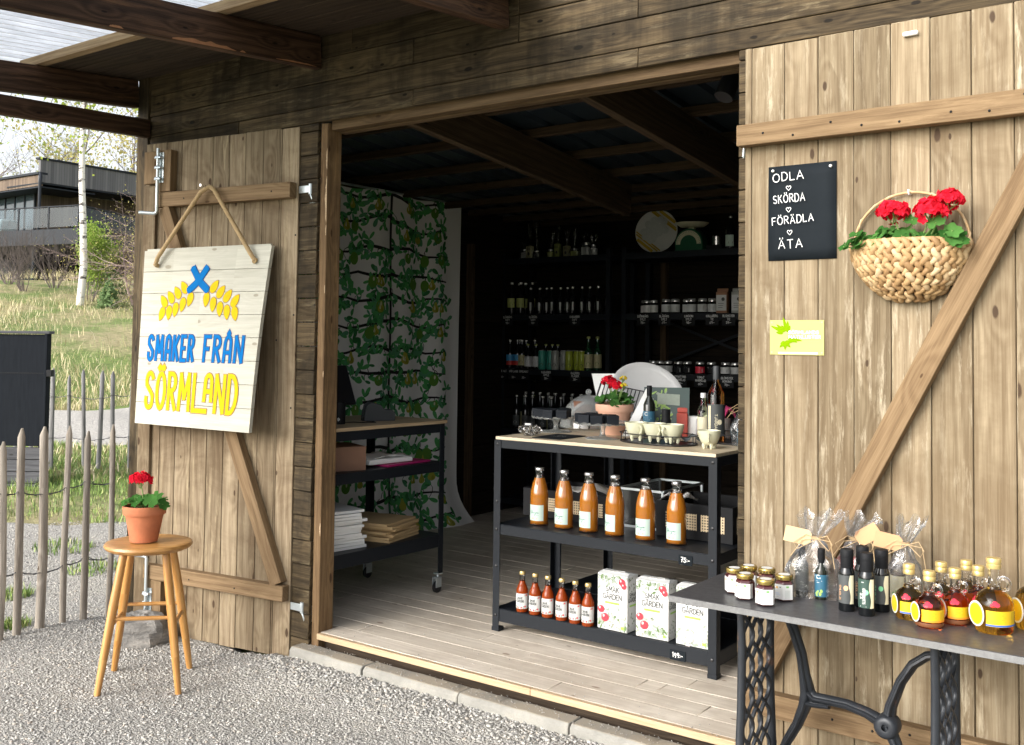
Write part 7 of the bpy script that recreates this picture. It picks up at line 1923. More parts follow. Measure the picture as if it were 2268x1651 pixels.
for k in range(3): mb.poly(teardrop(-.003 + .006 * (k == 1), .022 + .004 * k, PI / 2 + .5 - .5 * k, .011, .007), None, 0, .0005 + k * .0001)
wrap(mb, .037, -38); mb.build('white_logo', M['lab_white'], cn, smooth=0)
mb = MB(); mb.tube([(.0, 0, 0), (.04, .03, .002), (.10, .05, .002), (.13, .10, .002), (.09, .13, .002), (.04, .12, .002)], .0025, 6); o = place(mb.build('black_cable', M['black']), (-.36, .42, CT_ + .001)); tag(o, 'thin black cable curling on the counter by the till', 'cable')
td = thing('tape_dispenser', 'dark grey desk tape dispenser on the trolley counter', 'tape dispenser', (-.325, .635, CT_), R(62))
out = [(-.085, 0), (.085, 0), (.085, .045), (.062, .060), (.03, .058), (.005, .085), (-.045, .100), (-.072, .085), (-.083, .04)]
hole = [(-.055, .022), (.035, .022), (.035, .038), (.0, .055), (-.035, .065), (-.055, .05)]
Md = XZ(0, .03, 0); mb = MB(); mb.prism(out, .045, .06, Md); mb.prism(out, 0, .012, Md)
mb.prism([(-.085, 0), (.085, 0), (.085, .022), (-.085, .022)], .012, .045, Md); mb.prism([(.036, .022), (.085, .022), (.085, .045), (.062, .060), (.036, .058)], .012, .045, Md)
M['dkgrey'] = pm('dark_grey_plastic', (.04, .045, .05), .4); mb.build('body', M['dkgrey'], td, bevel=.003)
mb = MB(); mb.lathe([(.018, -.012), (.034, -.012), (.034, .012), (.018, .012)], 24, Md @ T(-.025, .05, .03)); mb.build('tape_roll', M['cream'], td)
mb = MB(); mb.bx(-.15, .15, -.12, .12, 0, .118); mb.bx(-.14, .14, -.11, .11, .118, .1185)
o = place(mb.build('brown_carton', pm('brown_carton_board', (.20, .105, .065), .7, 0, .12, 12), bevel=.003), (-.325, .285, C1), R(68)); tag(o, 'plain brown carton on the middle trolley shelf', 'carton')
crumple('pad of papers in white plastic on the middle trolley shelf', (-.30, .62, C1 + .038), .20, .26, 4, 'plastic_sleeve', 'papers', 'paper', .008)
mb = MB(); mb.bx(-.11, .11, -.15, .15, 0, .025); o = place(mb.build('paper_pad', M['paper'], bevel=.004), (-.30, .61, C1 + .012), R(-4)); tag(o, 'white paper pad lying on the magenta folder', 'papers')
mb = MB(); mb.bx(-.12, .12, -.17, .17, 0, .010); o = place(mb.build('magenta_folder', pm('magenta_card', (.40, .015, .13), .5), bevel=.002), (-.275, .70, C1), R(2)); tag(o, 'magenta folder under the white papers on the trolley', 'folder')
def stack(n, name, label0, grp, x, y, w, d, th, mat, rz0, seed, labels):
    rr = random.Random(seed)
    for i in range(n):
        mb = MB(); N = 6
        zz_ = [[rr.uniform(-.002, .002) * (a in (0, N) or b in (0, N)) for a in range(N + 1)] for b in range(N + 1)]
        top = [(w * (a / N - .5), d * (b / N - .5), th * .9 + zz_[b][a]) for b in range(N + 1) for a in range(N + 1)]; bot = [(p[0], p[1], .0003) for p in top]
        K = (N + 1) ** 2
        fs_ = [(b * 7 + a, b * 7 + a + 1, b * 7 + a + 8, b * 7 + a + 7) for b in range(N) for a in range(N)]
        fs_ += [tuple(K + q for q in f[::-1]) for f in fs_[:]]
        for a in range(N): fs_ += [(K + a, K + a + 1, a + 1, a), (K + 42 + a + 1, K + 42 + a, 42 + a, 42 + a + 1), (K + 7 * (a + 1), K + 7 * a, 7 * a, 7 * (a + 1)), (K + 7 * a + 6, K + 7 * a + 13, 7 * a + 13, 7 * a + 6)]
        mb.add(top + bot, fs_)
        o = place(mb.build(name, mat, smooth=20), (x + rr.uniform(-.014, .014), y + rr.uniform(-.014, .014), C2 + i * th), R(rz0 + rr.uniform(-5, 5))); tag(o, labels(i, n), 'paper bag', grp)
def lab_w(i, n): return ['lowest', 'second lowest', 'third lowest', 'fourth lowest', 'fifth lowest', 'sixth lowest', 'seventh lowest', 'eighth lowest', 'ninth lowest', 'tenth lowest', 'third topmost', 'second topmost', 'topmost'][i if n == 13 else i] + ' white paper bag in the stack on the low trolley shelf'
stack(13, 'white_paper_bag', '', 'white paper bags stacked on the low trolley shelf', -.36, .26, .30, .34, .0145, M['paper'], -12, 3, lab_w)
M['kraft'] = pm('kraft_paper', (.48, .335, .17), .75, 0, .1, 20)
def lab_k(i, n): return ['lowest', 'second lowest', 'third lowest', 'middle', 'third topmost', 'second topmost', 'topmost'][i] + ' kraft paper bag in the pile on the low trolley shelf'
stack(7, 'kraft_paper_bag', '', 'kraft paper bags piled on the low trolley shelf', -.34, .66, .33, .30, .0135, M['kraft'], 14, 5, lab_k)
# ================================================================== CURTAIN ALONG THE SIDE WALL
cu_t = thing('patterned_curtain', 'long white curtain printed with green pear and apple branches along the side wall', 'curtain', (-1.375, .2, FZ))
CLn, CH = 2.36, 2.36
def cf(u, v):       # u along the wall 0..CLn, v up
    flare = max(0, 1 - v / .35) ** 2 * .16 * max(0, (u - 1.6) / .76)
    k = 1 - .35 * v / CH
    return V(.020 * k * math.sin(u * 9.0 + .6 * math.sin(v * 1.3)) + .012 * k * math.sin(u * 21 + v * .8) + .05 * max(0, 1 - v / .3) ** 2, u + flare, v + .012 * math.sin(u * 9) * (v / CH))
mb = MB(); NU, NV = 150, 40
vs_ = [cf(CLn * i / NU, CH * j / NV) for j in range(NV + 1) for i in range(NU + 1)]
mb.add(vs_, [(j * (NU + 1) + i, j * (NU + 1) + i + 1, (j + 1) * (NU + 1) + i + 1, (j + 1) * (NU + 1) + i) for j in range(NV) for i in range(NU)])
M['cloth'] = pm('white_curtain_cloth', (.80, .80, .78), .9, 0, .04, 8)
fab = mb.build('fabric', M['cloth'], cu_t, smooth=180)
rr = random.Random(77); flat = MB(); zc = [0.0]
def fp(poly, mt): zc[0] += .0000035; flat.poly(poly, None, mt, .003 + zc[0] % .0012)
def strip(P, w0, w1, mt, sub=1):
    Q = []
    for i in range(len(P) - 1):
        for k in range(4): Q.append((P[i][0] + (P[i + 1][0] - P[i][0]) * k / 4, P[i][1] + (P[i + 1][1] - P[i][1]) * k / 4))
    Q.append(P[-1]); n = len(Q); up, dn = [], []
    for i, (x, y) in enumerate(Q):
        a = Q[max(0, i - 1)]; b = Q[min(n - 1, i + 1)]; d = (b[0] - a[0], b[1] - a[1]); l = math.hypot(*d) or 1; w = (w0 + (w1 - w0) * i / (n - 1)) / 2
        up.append((x - d[1] / l * w, y + d[0] / l * w)); dn.append((x + d[1] / l * w, y - d[0] / l * w))
    zc[0] += .0000035; z = .0028 + zc[0] % .0012
    flat.add([(x, y, z) for x, y in up + dn], [(n + i, n + i + 1, i + 1, i) for i in range(n - 1)], None, mt)
def fq(poly, mt): zc[0] += .0000035; flat.poly(poly, None, mt, .0042 + zc[0] % .0012)
def pear(x, y, s):
    P = [(0, 1.0), (.2, .92), (.26, .6), (.42, .3), (.62, 0), (.62, -.35), (.4, -.62), (0, -.7), (-.4, -.62), (-.62, -.35), (-.62, 0), (-.42, .3), (-.26, .6), (-.2, .92)]
    fq([(x + a * s, y + b * s) for a, b in P], 4); fq([(x + (a * .5 + .2) * s, y + (b * .4 - .3) * s) for a, b in P], 5); fq([(x + (a * .25 - .18) * s, y + (b * .42 + .05) * s) for a, b in P], 6)
def appl(x, y, s):
    fq([(x + .8 * s * math.cos(a * PI / 8), y + .9 * s * math.sin(a * PI / 8)) for a in range(16)], 3); fq([(x + .1 * s + .16 * s * math.cos(a * PI / 4), y + .4 * s + .3 * s * math.sin(a * PI / 4)) for a in range(8)], 6)
def lf_(x, y, a, L, mt): fp(teardrop(x + math.cos(a) * L / 2, y + math.sin(a) * L / 2, a + PI, L, L * rr.uniform(.38, .58)), mt)
UE = CLn - .13
for ut in (.42, 1.62):
    strip([(ut + .008 * math.sin(k * .9), CH * k / 14) for k in range(15)], .032, .026, 0)
for ut in (.42, 1.62):
    y = .09
    while y < CH - .03:
        for sd in (-1, 1):
            L = min(.58, (ut if sd < 0 else UE - ut)) if ut < 1 or sd > 0 else .60
            if L < .2: continue
            y0 = y + rr.uniform(-.02, .02); P = []
            for k in range(7): P.append((ut + sd * L * k / 6, y0 + .018 * math.sin(k * 1.2 + y * 9) - .012 * k * .3 + rr.uniform(-.006, .006)))
            strip(P, .025, .010, 0)
            for k in range(23):
                q = rr.uniform(.03, .99); bx_2, by_2 = P[min(5, int(q * 6))]; bx_2 += sd * L / 6 * (q * 6 % 1)
                v_ = rr.choice((-1, 1, -1)); a = PI / 2 * v_ + rr.uniform(-.9, .9); tl_ = rr.uniform(.025, .065)
                e = (bx_2 + math.cos(a) * tl_, by_2 + math.sin(a) * tl_)
                m_ = ((bx_2 + e[0]) / 2 + .008 * sd, (by_2 + e[1]) / 2 + .006); strip([(bx_2, by_2), m_, e], .006, .003, 0)
                for _ in range(rr.randint(2, 4)): lf_(e[0], e[1], rr.uniform(0, 6.28), rr.uniform(.042, .078), rr.choice((1, 1, 2, 7)))
            for k in range(3):
                q = rr.uniform(.12, .98); x_ = ut + sd * L * q; yy_ = y0 - rr.uniform(.055, .075)
                strip([(x_, y0), (x_ + .006, y0 - .02), (x_, yy_ + .03)], .006, .005, 0)
                (pear if rr.random() < .55 else appl)(x_, yy_, rr.uniform(.040, .050))
        y += .172
flat.v = [tuple(cf(max(0, min(CLn, x)), max(.004, min(CH, y))) + V(z, 0, 0)) for x, y, z in flat.v]
PR = [pm('print_branch_black', (.012, .012, .012), .9), pm('print_leaf_green', (.075, .34, .095), .9, 0, .1), pm('print_leaf_bluegreen', (.09, .30, .15), .9, 0, .1), pm('print_apple_green', (.10, .25, .03), .9), pm('print_pear', (.36, .36, .045), .9), pm('print_pear_shade', (.24, .25, .02), .9), pm('print_highlight', (.58, .58, .42), .9), pm('print_leaf_dark', (.03, .17, .05), .9)]
flat.build('printed_branches', PR, fab, smooth=180)
mb = MB(); mb.tube([(.01, -.02, CH + .006), (.01, CLn + .02, CH + .006)], .008, 8); mb.build('curtain_wire', M['zinc'], cu_t)

# ================================================================== STOCK SHELVES ALONG THE BACK WALL
def stock_rack(label, x0, x1):
    y0, y1 = 3.28, 3.68
    t = thing('stock_shelf', label, 'shelf', (x0, y0, FZ), 0, 'black stock shelves along the back wall')
    w = x1 - x0; d = y1 - y0
    for x in (0, w - .035):
        for y in (0, d - .035): mb = MB(); mb.bx(x, x + .035, y, y + .035, 0, 2.06); mb.build('post', M['black_steel'], t)
    for z in (.10, .655, 1.133, 1.565, 2.015): mb = MB(); mb.bx(.002, w - .002, .002, d - .002, z - .045, z); mb.build('shelf', M['black_steel'], t)
    return t
stock_rack('black stock shelf filled with bottles and cans next to the curtain', -1.54, -.50)
sr2 = stock_rack('black stock shelf with jam jars and the round plate behind the rack top', -.40, .80)
mb = MB(); mb.bar((.05, .395, 1.16), (1.15, .395, 1.56), .02, .008, up=(0, 1, 0)); mb.bar((.05, .385, 1.56), (1.15, .385, 1.16), .02, .008, up=(0, 1, 0)); mb.build('cross_brace', M['black_steel'], sr2)
L1_, L2_, L3_, L4_ = FZ + 2.0152, FZ + 1.5652, FZ + 1.1332, FZ + .6552
M['btl_black'] = pm('dark_bottle_glass', (.010, .010, .011), .05, 0, .1, Coat_Weight=1.0)
M['btl_green'] = pm('green_bottle_glass', (.012, .05, .022), .05, 0, .1, Coat_Weight=1.0)
M['lab_yg'] = pm('yellow_green_label', (.46, .50, .16), .5, 0, .1); M['lab_pgrey'] = pm('pale_grey_label', (.55, .56, .55), .5, 0, .1)
M['silver'] = pm('silver_cap', (.75, .75, .72), .25, .7); M['lab_bluered'] = None
m = NT('blue_and_red_label'); zc_ = m.node('SeparateXYZ', {0: m.obj()}).outputs[2]; m.bsdf(m.mix(m.math('GREATER_THAN', zc_, .062), (.55, .04, .03, 1), (.06, .32, .60, 1)), .5); M['lab_bluered'] = m.mat
M['lab_tan'] = pm('tan_label', (.48, .44, .24), .5, 0, .15, 40); M['lab_floral'] = pm('floral_label', (.55, .55, .55), .5, 0, .5, 120)
M['can_teal'] = pm('teal_can', (.05, .30, .23), .3, .1); M['can_grey'] = pm('grey_can', (.33, .34, .31), .3, .1); M['can_lime'] = pm('lime_can', (.34, .40, .04), .3, .1)
def stock_bottle(h, r, gm, lm, cm, lab=(.12, .45), la=(-200, 20), mark=None, sn=.33):
    t = thing('stock_bottle', '', 'bottle')
    mb = MB(); mb.lathe([(0, 0), (r * .95, 0), (r, .004), (r, h * .52), (r * .85, h * .60), (r * sn * 1.1, h * .74), (r * sn, h * .94), (0, h * .94)], 20); mb.build('bottle', gm, t, smooth=55)
    mb = MB(); mb.lathe([(r * sn * 1.15, h * .93), (r * sn * 1.2, h * .94), (r * sn * 1.2, h - .002), (0, h)], 14); mb.build('cap', cm, t, smooth=35)
    mb = MB(); arc_label(mb, r + .0006, h * lab[0], h * lab[1], la[0], la[1], 14); l_ = mb.build('label', lm, t, smooth=60)
    if mark:
        mb = MB(); y0 = h * lab[0]; hh = h * (lab[1] - lab[0])
        for k in range(3): mb.ribbon([(-r * .6, y0 + hh * (.85 - k * .12)), (r * (.5 - .2 * k), y0 + hh * (.85 - k * .12))], hh * .05, None, 0, .0008)
        mb.poly([(r * .45 * math.cos(a * PI / 6), y0 + hh * .32 + r * .38 * math.sin(a * PI / 6)) for a in range(12)], None, 0, .0008); wrap(mb, r, -68); mb.build('print', mark, l_, smooth=0)
    return t
def row(t, pts, group, labels, rzs=0):
    for i, (x, y, z) in enumerate(pts):
        if i == 0: place(t, (x, y, z), R(rng.uniform(-12, 12))); tag(t, labels[0], None, group)
        else: dup(t, (x, y, z), R(rng.uniform(-12, 12)), labels[i], group)
def seq(n, what, where): return [f'{ORD[i]} {what} counted from the curtain, {where}' for i in range(n)]
Yf = 3.33
# second shelf from the top: syrup bottles
row(stock_bottle(.265, .036, M['btl_black'], M['lab_yg'], M['silver'], (.22, .5), (-130, -20), M['ink_dark']), [(-1.450, Yf, L2_), (-1.375, Yf + .02, L2_), (-1.31, Yf + .09, L2_), (-1.40, Yf + .12, L2_), (-1.47, Yf + .13, L2_)], 'green labelled syrup bottles on the second stock shelf', ['syrup bottle with a full round green label, nearest the curtain', 'syrup bottle with a green label half turned away', 'dark syrup bottle tucked behind the two green labels', 'dark syrup bottle between the two in the back row', 'dark syrup bottle in the back corner by the shelf post'])
xs2 = [-1.262, -1.195, -1.128, -1.062, -.997, -.930, -.865, -.795, -.725, -.63, -.565]
row(stock_bottle(.215, .029, M['btl_black'], M['lab_pgrey'], M['silver'], (.15, .45), (-75, -48)), [(x, Yf + (.03 if i % 3 else 0), L2_) for i, x in enumerate(xs2)], 'slim dark bottles on the second stock shelf', seq(11, 'slim dark bottle', 'second shelf from the top'))  # narrow pale strip in the label slot stands for the highlight on the glass
mb = MB()
# third shelf: beer bottles and cans
row(stock_bottle(.232, .031, M['btl_black'], M['lab_bluered'], M['silver'], (.12, .48), (-210, 30), M['ink_dark']), [(-1.462, Yf, L3_), (-1.402, Yf + .02, L3_), (-1.43, Yf + .09, L3_)], 'blue and red labelled beer bottles', ['blue and red labelled bottle standing nearest the curtain', 'blue and red labelled bottle partly covered by the tan one', 'blue and red labelled bottle in the back row'])
row(stock_bottle(.232, .031, M['btl_black'], M['lab_tan'], M['silver'], (.12, .48), (-210, 30), M['ink_dark']), [(-1.342, Yf, L3_), (-1.36, Yf + .08, L3_), (-1.28, Yf + .09, L3_)], 'tan labelled beer bottles', ['tan labelled bottle with a dark emblem', 'tan labelled bottle right behind the front tan one', 'tan labelled bottle behind the floral labels'])
row(stock_bottle(.20, .030, M['btl_black'], M['lab_floral'], M['lab_yg'], (.10, .5), (-210, 30)), [(-1.275, Yf - .01, L3_), (-1.212, Yf + .01, L3_), (-1.16, Yf + .07, L3_), (-1.11, Yf + .09, L3_), (-1.05, Yf + .08, L3_)], 'floral labelled cider bottles', ['floral labelled bottle beside the tan labelled one', 'floral labelled bottle beside the first teal can', 'floral labelled bottle behind the first teal can', 'floral labelled bottle behind the second teal can', 'floral labelled bottle behind the first grey can'])
def can(mt):
    t = thing('drink_can', '', 'can'); mb = MB(); mb.lathe([(0, 0), (.025, 0), (.0315, .008), (.0315, .138), (.026, .148), (0, .148)], 24); mb.build('can', mt, t, smooth=40)
    mb = MB(); mb.lathe([(.027, .1475), (.0275, .150), (.0265, .151), (.025, .1485), (0, .1485)], 24); mb.build('lid', M['silver'], t)
    mb = MB(); mb.add([(-.028, .072, .0004), (.022, .072, .0004), (.022, .084, .0004), (-.028, .084, .0004)], [(0, 1, 2, 3)])
    for k in range(3): mb.ribbon([(-.02, .122 - k * .010), (.006 + .004 * k, .122 - k * .010)], .003, None, 0, .0004)
    mb.poly([(-.004 + .015 * math.cos(a * PI / 6), .036 + .014 * math.sin(a * PI / 6)) for a in range(12)], None, 0, .0004)
    wrap(mb, .0315, -64); mb.build('print', M['ink_dark'], t, smooth=0); return t
row(can(M['can_teal']), [(-1.146, Yf, L3_), (-1.078, Yf + .015, L3_)], 'teal drink cans', ['teal drink can beside the floral labelled bottles', 'teal drink can beside the first grey can'])
row(can(M['can_grey']), [(-1.018, Yf - .005, L3_), (-.952, Yf + .02, L3_), (-.912, Yf + .07, L3_)], 'grey drink cans', ['grey drink can beside the teal cans', 'grey drink can in the middle of the can row', 'grey drink can partly hidden behind the lime cans'])
row(can(M['can_lime']), [(-.888, Yf - .005, L3_), (-.826, Yf + .02, L3_), (-.775, Yf - .002, L3_)], 'lime drink cans', ['lime drink can beside the grey cans', 'lime drink can in the middle of the three', 'lime drink can nearest the green bottles'])
row(stock_bottle(.262, .034, M['btl_green'], M['lab_tan'], M['lab_yg'], (.08, .48), (-210, 30), M['leafprint']), [(-.715, Yf, L3_), (-.685, Yf + .08, L3_)], 'green bottles at the end of the can row', ['green glass bottle at the end of the can row', 'green glass bottle behind the other green bottle'])
# fourth shelf
row(stock_bottle(.27, .031, M['btl_black'], M['lab_char'], M['silver'], (.1, .4), (-160, 0), M['lab_pgrey']), [(x, Yf + .01 * (i % 2), L4_) for i, x in enumerate([-1.39, -1.31, -1.235, -1.14, -1.05, -.97])], 'dark wine bottles on the fourth stock shelf', seq(6, 'dark wine bottle', 'fourth shelf from the top'))
row(stock_bottle(.27, .029, M['btl_green'], M['lab_tan'], M['silver'], (.05, .5), (-120, -60)), [(x, Yf + .05, L4_) for x in [-1.352, -1.272, -1.10, -.90, -.82]], 'pale labelled bottles between the wine bottles', seq(5, 'pale labelled bottle', 'fourth shelf from the top'))
row(stock_bottle(.29, .033, M['btl_black'], M['lab_char'], M['silver'], (.1, .4), (-160, 0)), [(x, Yf + .14, L4_) for x in [-1.40, -1.33, -1.26, -1.18, -1.11, -1.03, -.95, -.87, -.79]], 'dark bottles in the back row of the fourth shelf', seq(9, 'dark back row bottle', 'fourth shelf'))
# top shelf: wrapped presents
M['film2'] = film('dark_cellophane', (.85, .85, .88), .03, 1.0, 22.0, .015)
def present(label, x, w, h, kind, lm, seed, top=.10):
    t = thing('wrapped_present', label, 'present', (x, Yf + .02, L1_), 0, 'cellophane wrapped presents on the top stock shelf')
    rr_ = random.Random(seed)
    if kind == 'jar':
        mb = MB(); mb.lathe([(0, 0), (w * .46, 0), (w / 2, .004), (w / 2, h * .75), (w * .4, h * .82), (0, h * .82)], 20); mb.build('jar', M['btl_black'], t); mb = MB(); mb.lathe([(w * .42, h * .82), (w * .43, h), (0, h)], 18); mb.build('lid', M['silver'], t); mb = MB(); arc_label(mb, w / 2 + .0008, h * .08, h * .68, -200, 20); mb.build('label', lm, t)
    else:
        mb = MB(); mb.bx(-w / 2, w / 2, -.02, .02, 0, h); mb.build('box', lm, t, bevel=.002)
        mb = MB()
        for k in range(2): mb.ribbon([(-w * .32, h * (.82 - .1 * k)), (w * .3, h * (.82 - .1 * k))], .004, XZ(0, -.0206, 0))
        mb.poly([(w * .2 * math.cos(a * PI / 6), h * .38 + w * .28 * math.sin(a * PI / 6)) for a in range(12)], XZ(0, -.0206, 0)); mb.build('print', M['ink_dark'], t, smooth=0)
    mb = MB(); n = 20; vs_ = []
    for k, (q, z) in enumerate(((.62, 0), (.66, h * .6), (.5, h * 1.02), (.14, h * 1.12), (.5, h * 1.12 + top), )):
        for i in range(n): a = 2 * PI * i / n; c = 1 + .22 * math.sin(a * 5 + seed + k) + rr_.uniform(-.06, .06); vs_.append((w * q * c * math.cos(a), max(.026, w * q * .8 * c) * math.sin(a) if k < 3 else w * q * c * math.sin(a), z + (rr_.uniform(-.02, .02) if k == 4 else 0)))
    mb.add(vs_, [(k * n + i, k * n + (i + 1) % n, (k + 1) * n + (i + 1) % n, (k + 1) * n + i) for k in range(4) for i in range(n)]); mb.build('cellophane', M['film2'], t, smooth=25)
present('wrapped pale jar at the end by the curtain on the top shelf', -1.345, .055, .075, 'jar', M['lab_pgrey'], 1, .05)
present('wrapped tall pale box on the top shelf, next to the end jar', -1.290, .050, .10, 'box', M['lab_tan'], 2, .30)
present('wrapped silver lidded jar on the top shelf, under the tall plume of film', -1.222, .050, .06, 'jar', M['mattblack'], 3, .26)
present('wrapped jar with a green label on the top shelf', -1.085, .062, .065, 'jar', M['lab_yg'], 4, .12)
present('wrapped tall green box on the top shelf', -1.020, .044, .105, 'box', M['lab_yg'], 5, .12)
present('wrapped box with a red picture on the top shelf', -.935, .048, .085, 'box', M['lab_tan'], 6, .12)
present('wrapped low jar with a lime label on the top shelf', -.865, .058, .062, 'jar', M['lab_yg'], 7, .14)
present('wrapped big jar with a grey label on the top shelf', -.755, .078, .10, 'jar', M['lab_pgrey'], 8, .06)
present('wrapped small jar with a heart label at the end of the top shelf', -.688, .055, .085, 'jar', M['lab_pgrey'], 9, .06)
# right hand rack
pl = thing('painted_plate', 'big round plate with grey spirals and mustard stripes on the top stock shelf', 'plate', (-.172, 3.40, L1_), R(10))
Mp = T(0, 0, .163) @ RX(R(82))
mb = MB(); mb.lathe([(0, 0), (.120, 0), (.160, .012), (.163, .010), (.122, -.006), (0, -.006)], 48, Mp); mb.build('plate', M['lab_white'], pl)
mb = MB(); zp = [.0125]
def chord(o_, w, mt):
    for y0 in (o_,):
        a = math.radians(-38)
        L = math.sqrt(max(0, .156 ** 2 - o_ ** 2)); P = [(-L, o_ - w / 2), (L, o_ - w / 2), (L * .98, o_ + w / 2), (-L * .98, o_ + w / 2)]
        mb.poly([(x * math.cos(a) - y * math.sin(a), x * math.sin(a) + y * math.cos(a)) for x, y in P], Mp, mt, zp[0]); zp[0] += .0001
M['mustard'] = pm('mustard_glaze', (.50, .33, .03), .3)
for o_, w in ((.135, .022), (.108, .008), (.095, .016), (-.135, .022), (-.11, .012), (-.095, .010)): chord(o_, w, 0)
rr = random.Random(9)
for i in range(24):
    a, q = rr.uniform(0, 6.28), .10 * math.sqrt(rr.random()); x, y = q * math.cos(a), q * math.sin(a) * .95; zp[0] += .0002
    mb.poly([(x + .026 * math.cos(k * PI / 7), y + .026 * math.sin(k * PI / 7)) for k in range(14)], Mp, 2, zp[0])
    for r_ in (.024, .0165, .009): mb.ribbon([(x + r_ * math.cos(k * PI / 6), y + r_ * math.sin(k * PI / 6)) for k in range(13)], .0022, Mp, 1, zp[0] + .0001)
mb.build('painted_spirals', [M['mustard'], M['ink_grey'], M['lab_pgrey']], pl, smooth=0)
sc_ = thing('kitchen_scale', 'old green kitchen scale with an arched cream dial and shallow pan', 'kitchen scale', (.108, 3.42, L1_))
M['sgreen'] = pm('dark_green_enamel', (.01, .10, .045), .35); M['scream'] = pm('cream_enamel', (.62, .60, .42), .35)
def arch(r_, z0, n=16): return [(-r_, 0)] + [(r_ * math.cos(PI - PI * i / n), z0 + r_ * math.sin(PI * i / n)) for i in range(n + 1)] + [(r_, 0)]
mb = MB(); mb.prism(arch(.112, .055), 0, .09, XZ(0, .03, .0)); mb.build('body', M['sgreen'], sc_, bevel=.008)
mb = MB(); n = 18; vs_ = [(r_ * math.cos(PI * i / n), .052 + r_ * math.sin(PI * i / n), .0905) for r_ in (.066, .1) for i in range(n + 1)]
mb.add(vs_, [(i + 1, i, n + 1 + i, n + 2 + i) for i in range(n)], XZ(0, .03, 0)); d_ = mb.build('dial', M['scream'], sc_, smooth=0)
mb = MB()
for i in range(21): a = PI * (i + .5) / 21; mb.ribbon([(.086 * math.cos(a), .052 + .086 * math.sin(a)), (.094 * math.cos(a), .052 + .094 * math.sin(a))], .0022, XZ(0, .03, 0), 0, .0912)
mb.build('dial_marks', M['ink_dark'], d_, smooth=0)
mb = MB(); mb.lathe([(0, .182), (.085, .182), (.118, .205), (.122, .210), (.116, .208), (.082, .186), (0, .186)], 32); mb.bx(-.02, .02, -.02, .02, .160, .183); mb.build('pan', M['scream'], sc_)
mb = MB(); mb.lathe([(0, 0), (.033, 0), (.034, .064), (.031, .066), (.03, .004), (0, .004)], 24); o = place(mb.build('tin_cup', M['steel'], bevel=.001), (.322, 3.38, L1_ + .035)); tag(o, 'small shiny metal cup beside the green scale', 'cup')
mb = MB(); mb.bx(-.06, .06, -.05, .05, 0, .035); o = place(mb.build('dark_riser', M['mattblack'], bevel=.002), (.322, 3.38, L1_)); tag(o, 'dark block under the shiny metal cup', 'riser')
row(stock_bottle(.235, .036, M['btl_black'], M['mint_lab'], M['silver'], (.08, .42), (-140, -30), M['leafprint']), [(.440, Yf + .02, L1_), (.545, Yf + .03, L1_), (.635, Yf + .03, L1_)], 'mint labelled bottles on the top stock shelf', ['mint labelled dark bottle next to the metal cup', 'mint labelled dark bottle half hidden by the door cladding', 'mint labelled dark bottle farthest behind the cladding'])
def stock_jar(lm, h=.092, r=.034, mk=True):
    t = thing('stock_jar', '', 'jar'); mb = MB(); mb.lathe([(0, 0), (r * .95, 0), (r, .004), (r, h * .74), (r * .86, h * .8), (0, h * .8)], 22); mb.build('jar', M['btl_black'], t, smooth=45)
    mb = MB(); mb.lathe([(r * .9, h * .8), (r * .94, h * .81), (r * .94, h * .98), (r * .9, h), (0, h)], 22); mb.build('lid', M['silver'], t, smooth=40)
    mb = MB(); arc_label(mb, r + .0005, h * .1, h * .62, -200, 10); l_ = mb.build('label', lm, t, smooth=60)
    if mk:
        mb = MB()
        for k in range(3): mb.ribbon([(-.018, h * (.5 - .1 * k)), (.002 + .005 * k, h * (.5 - .1 * k))], .0032, None, 0, .0006)
        mb.poly([(.014, h * .16), (.02, h * .16), (.02, h * .42), (.017, h * .5), (.014, h * .42)], None, 0, .0006); wrap(mb, r, -75); mb.build('print', M['ink_grey'], l_, smooth=0)
    return t
row(stock_jar(M['lab_pgrey'], .105), [(-.052, Yf, L2_), (.022, Yf, L2_), (.092, Yf + .05, L2_), (.152, Yf, L2_), (.236, Yf, L2_), (.300, Yf + .03, L2_)], 'grey labelled jam jars on the second stock shelf', seq(6, 'grey labelled jar', 'right of the round plate'.replace('right of', 'below')))
row(stock_jar(M['lab_white'], .10, .030), [(-.215, Yf + .01, L2_), (-.152, Yf, L2_), (-.262, Yf + .06, L2_)], 'small jars with dotted labels', ['small jar with two dark dots on its label, below the plate', 'small jar with a bright dotted label, below the plate', 'dark small jar at the end of the second shelf by the wall stud'])
M['kraft_d'] = pm('brown_coffee_bag', (.30, .15, .08), .7, 0, .1)
for i, (x, l) in enumerate(((.384, 'brown paper coffee bag with a white label on the second stock shelf'), (.50, 'dark coffee bag with a white label partly behind the cladding'))):
    t = thing('coffee_bag', l, 'bag', (x, Yf + .02, L2_), 0, 'coffee bags on the second stock shelf'); mb = MB(); mb.prism([(-.042, -.025), (.042, -.025), (.038, .025), (-.038, .025)], 0, .15); mb.prism([(-.042, -.006), (.042, -.006), (.04, .006), (-.04, .006)], .15, .175); mb.build('bag', M['kraft_d'] if i == 0 else M['can_grey'], t, bevel=.004)
    mb = MB(); mb.bx(-.038, .038, -.0285, -.0262, .018, .128); l_ = mb.build('label', M['lab_pgrey'], t)
    mb = MB(); mb.poly([(.014 + .013 * math.cos(a * PI / 6), .098 + .013 * math.sin(a * PI / 6)) for a in range(12)], XZ(0, -.0287, 0))
    for k in range(3): mb.ribbon([(-.022, .068 - .014 * k), (.018 - .004 * k, .068 - .014 * k)], .003, XZ(0, -.0287, 0), 0, .0002)
    mb.build('print', M['ink_dark'], l_, smooth=0)
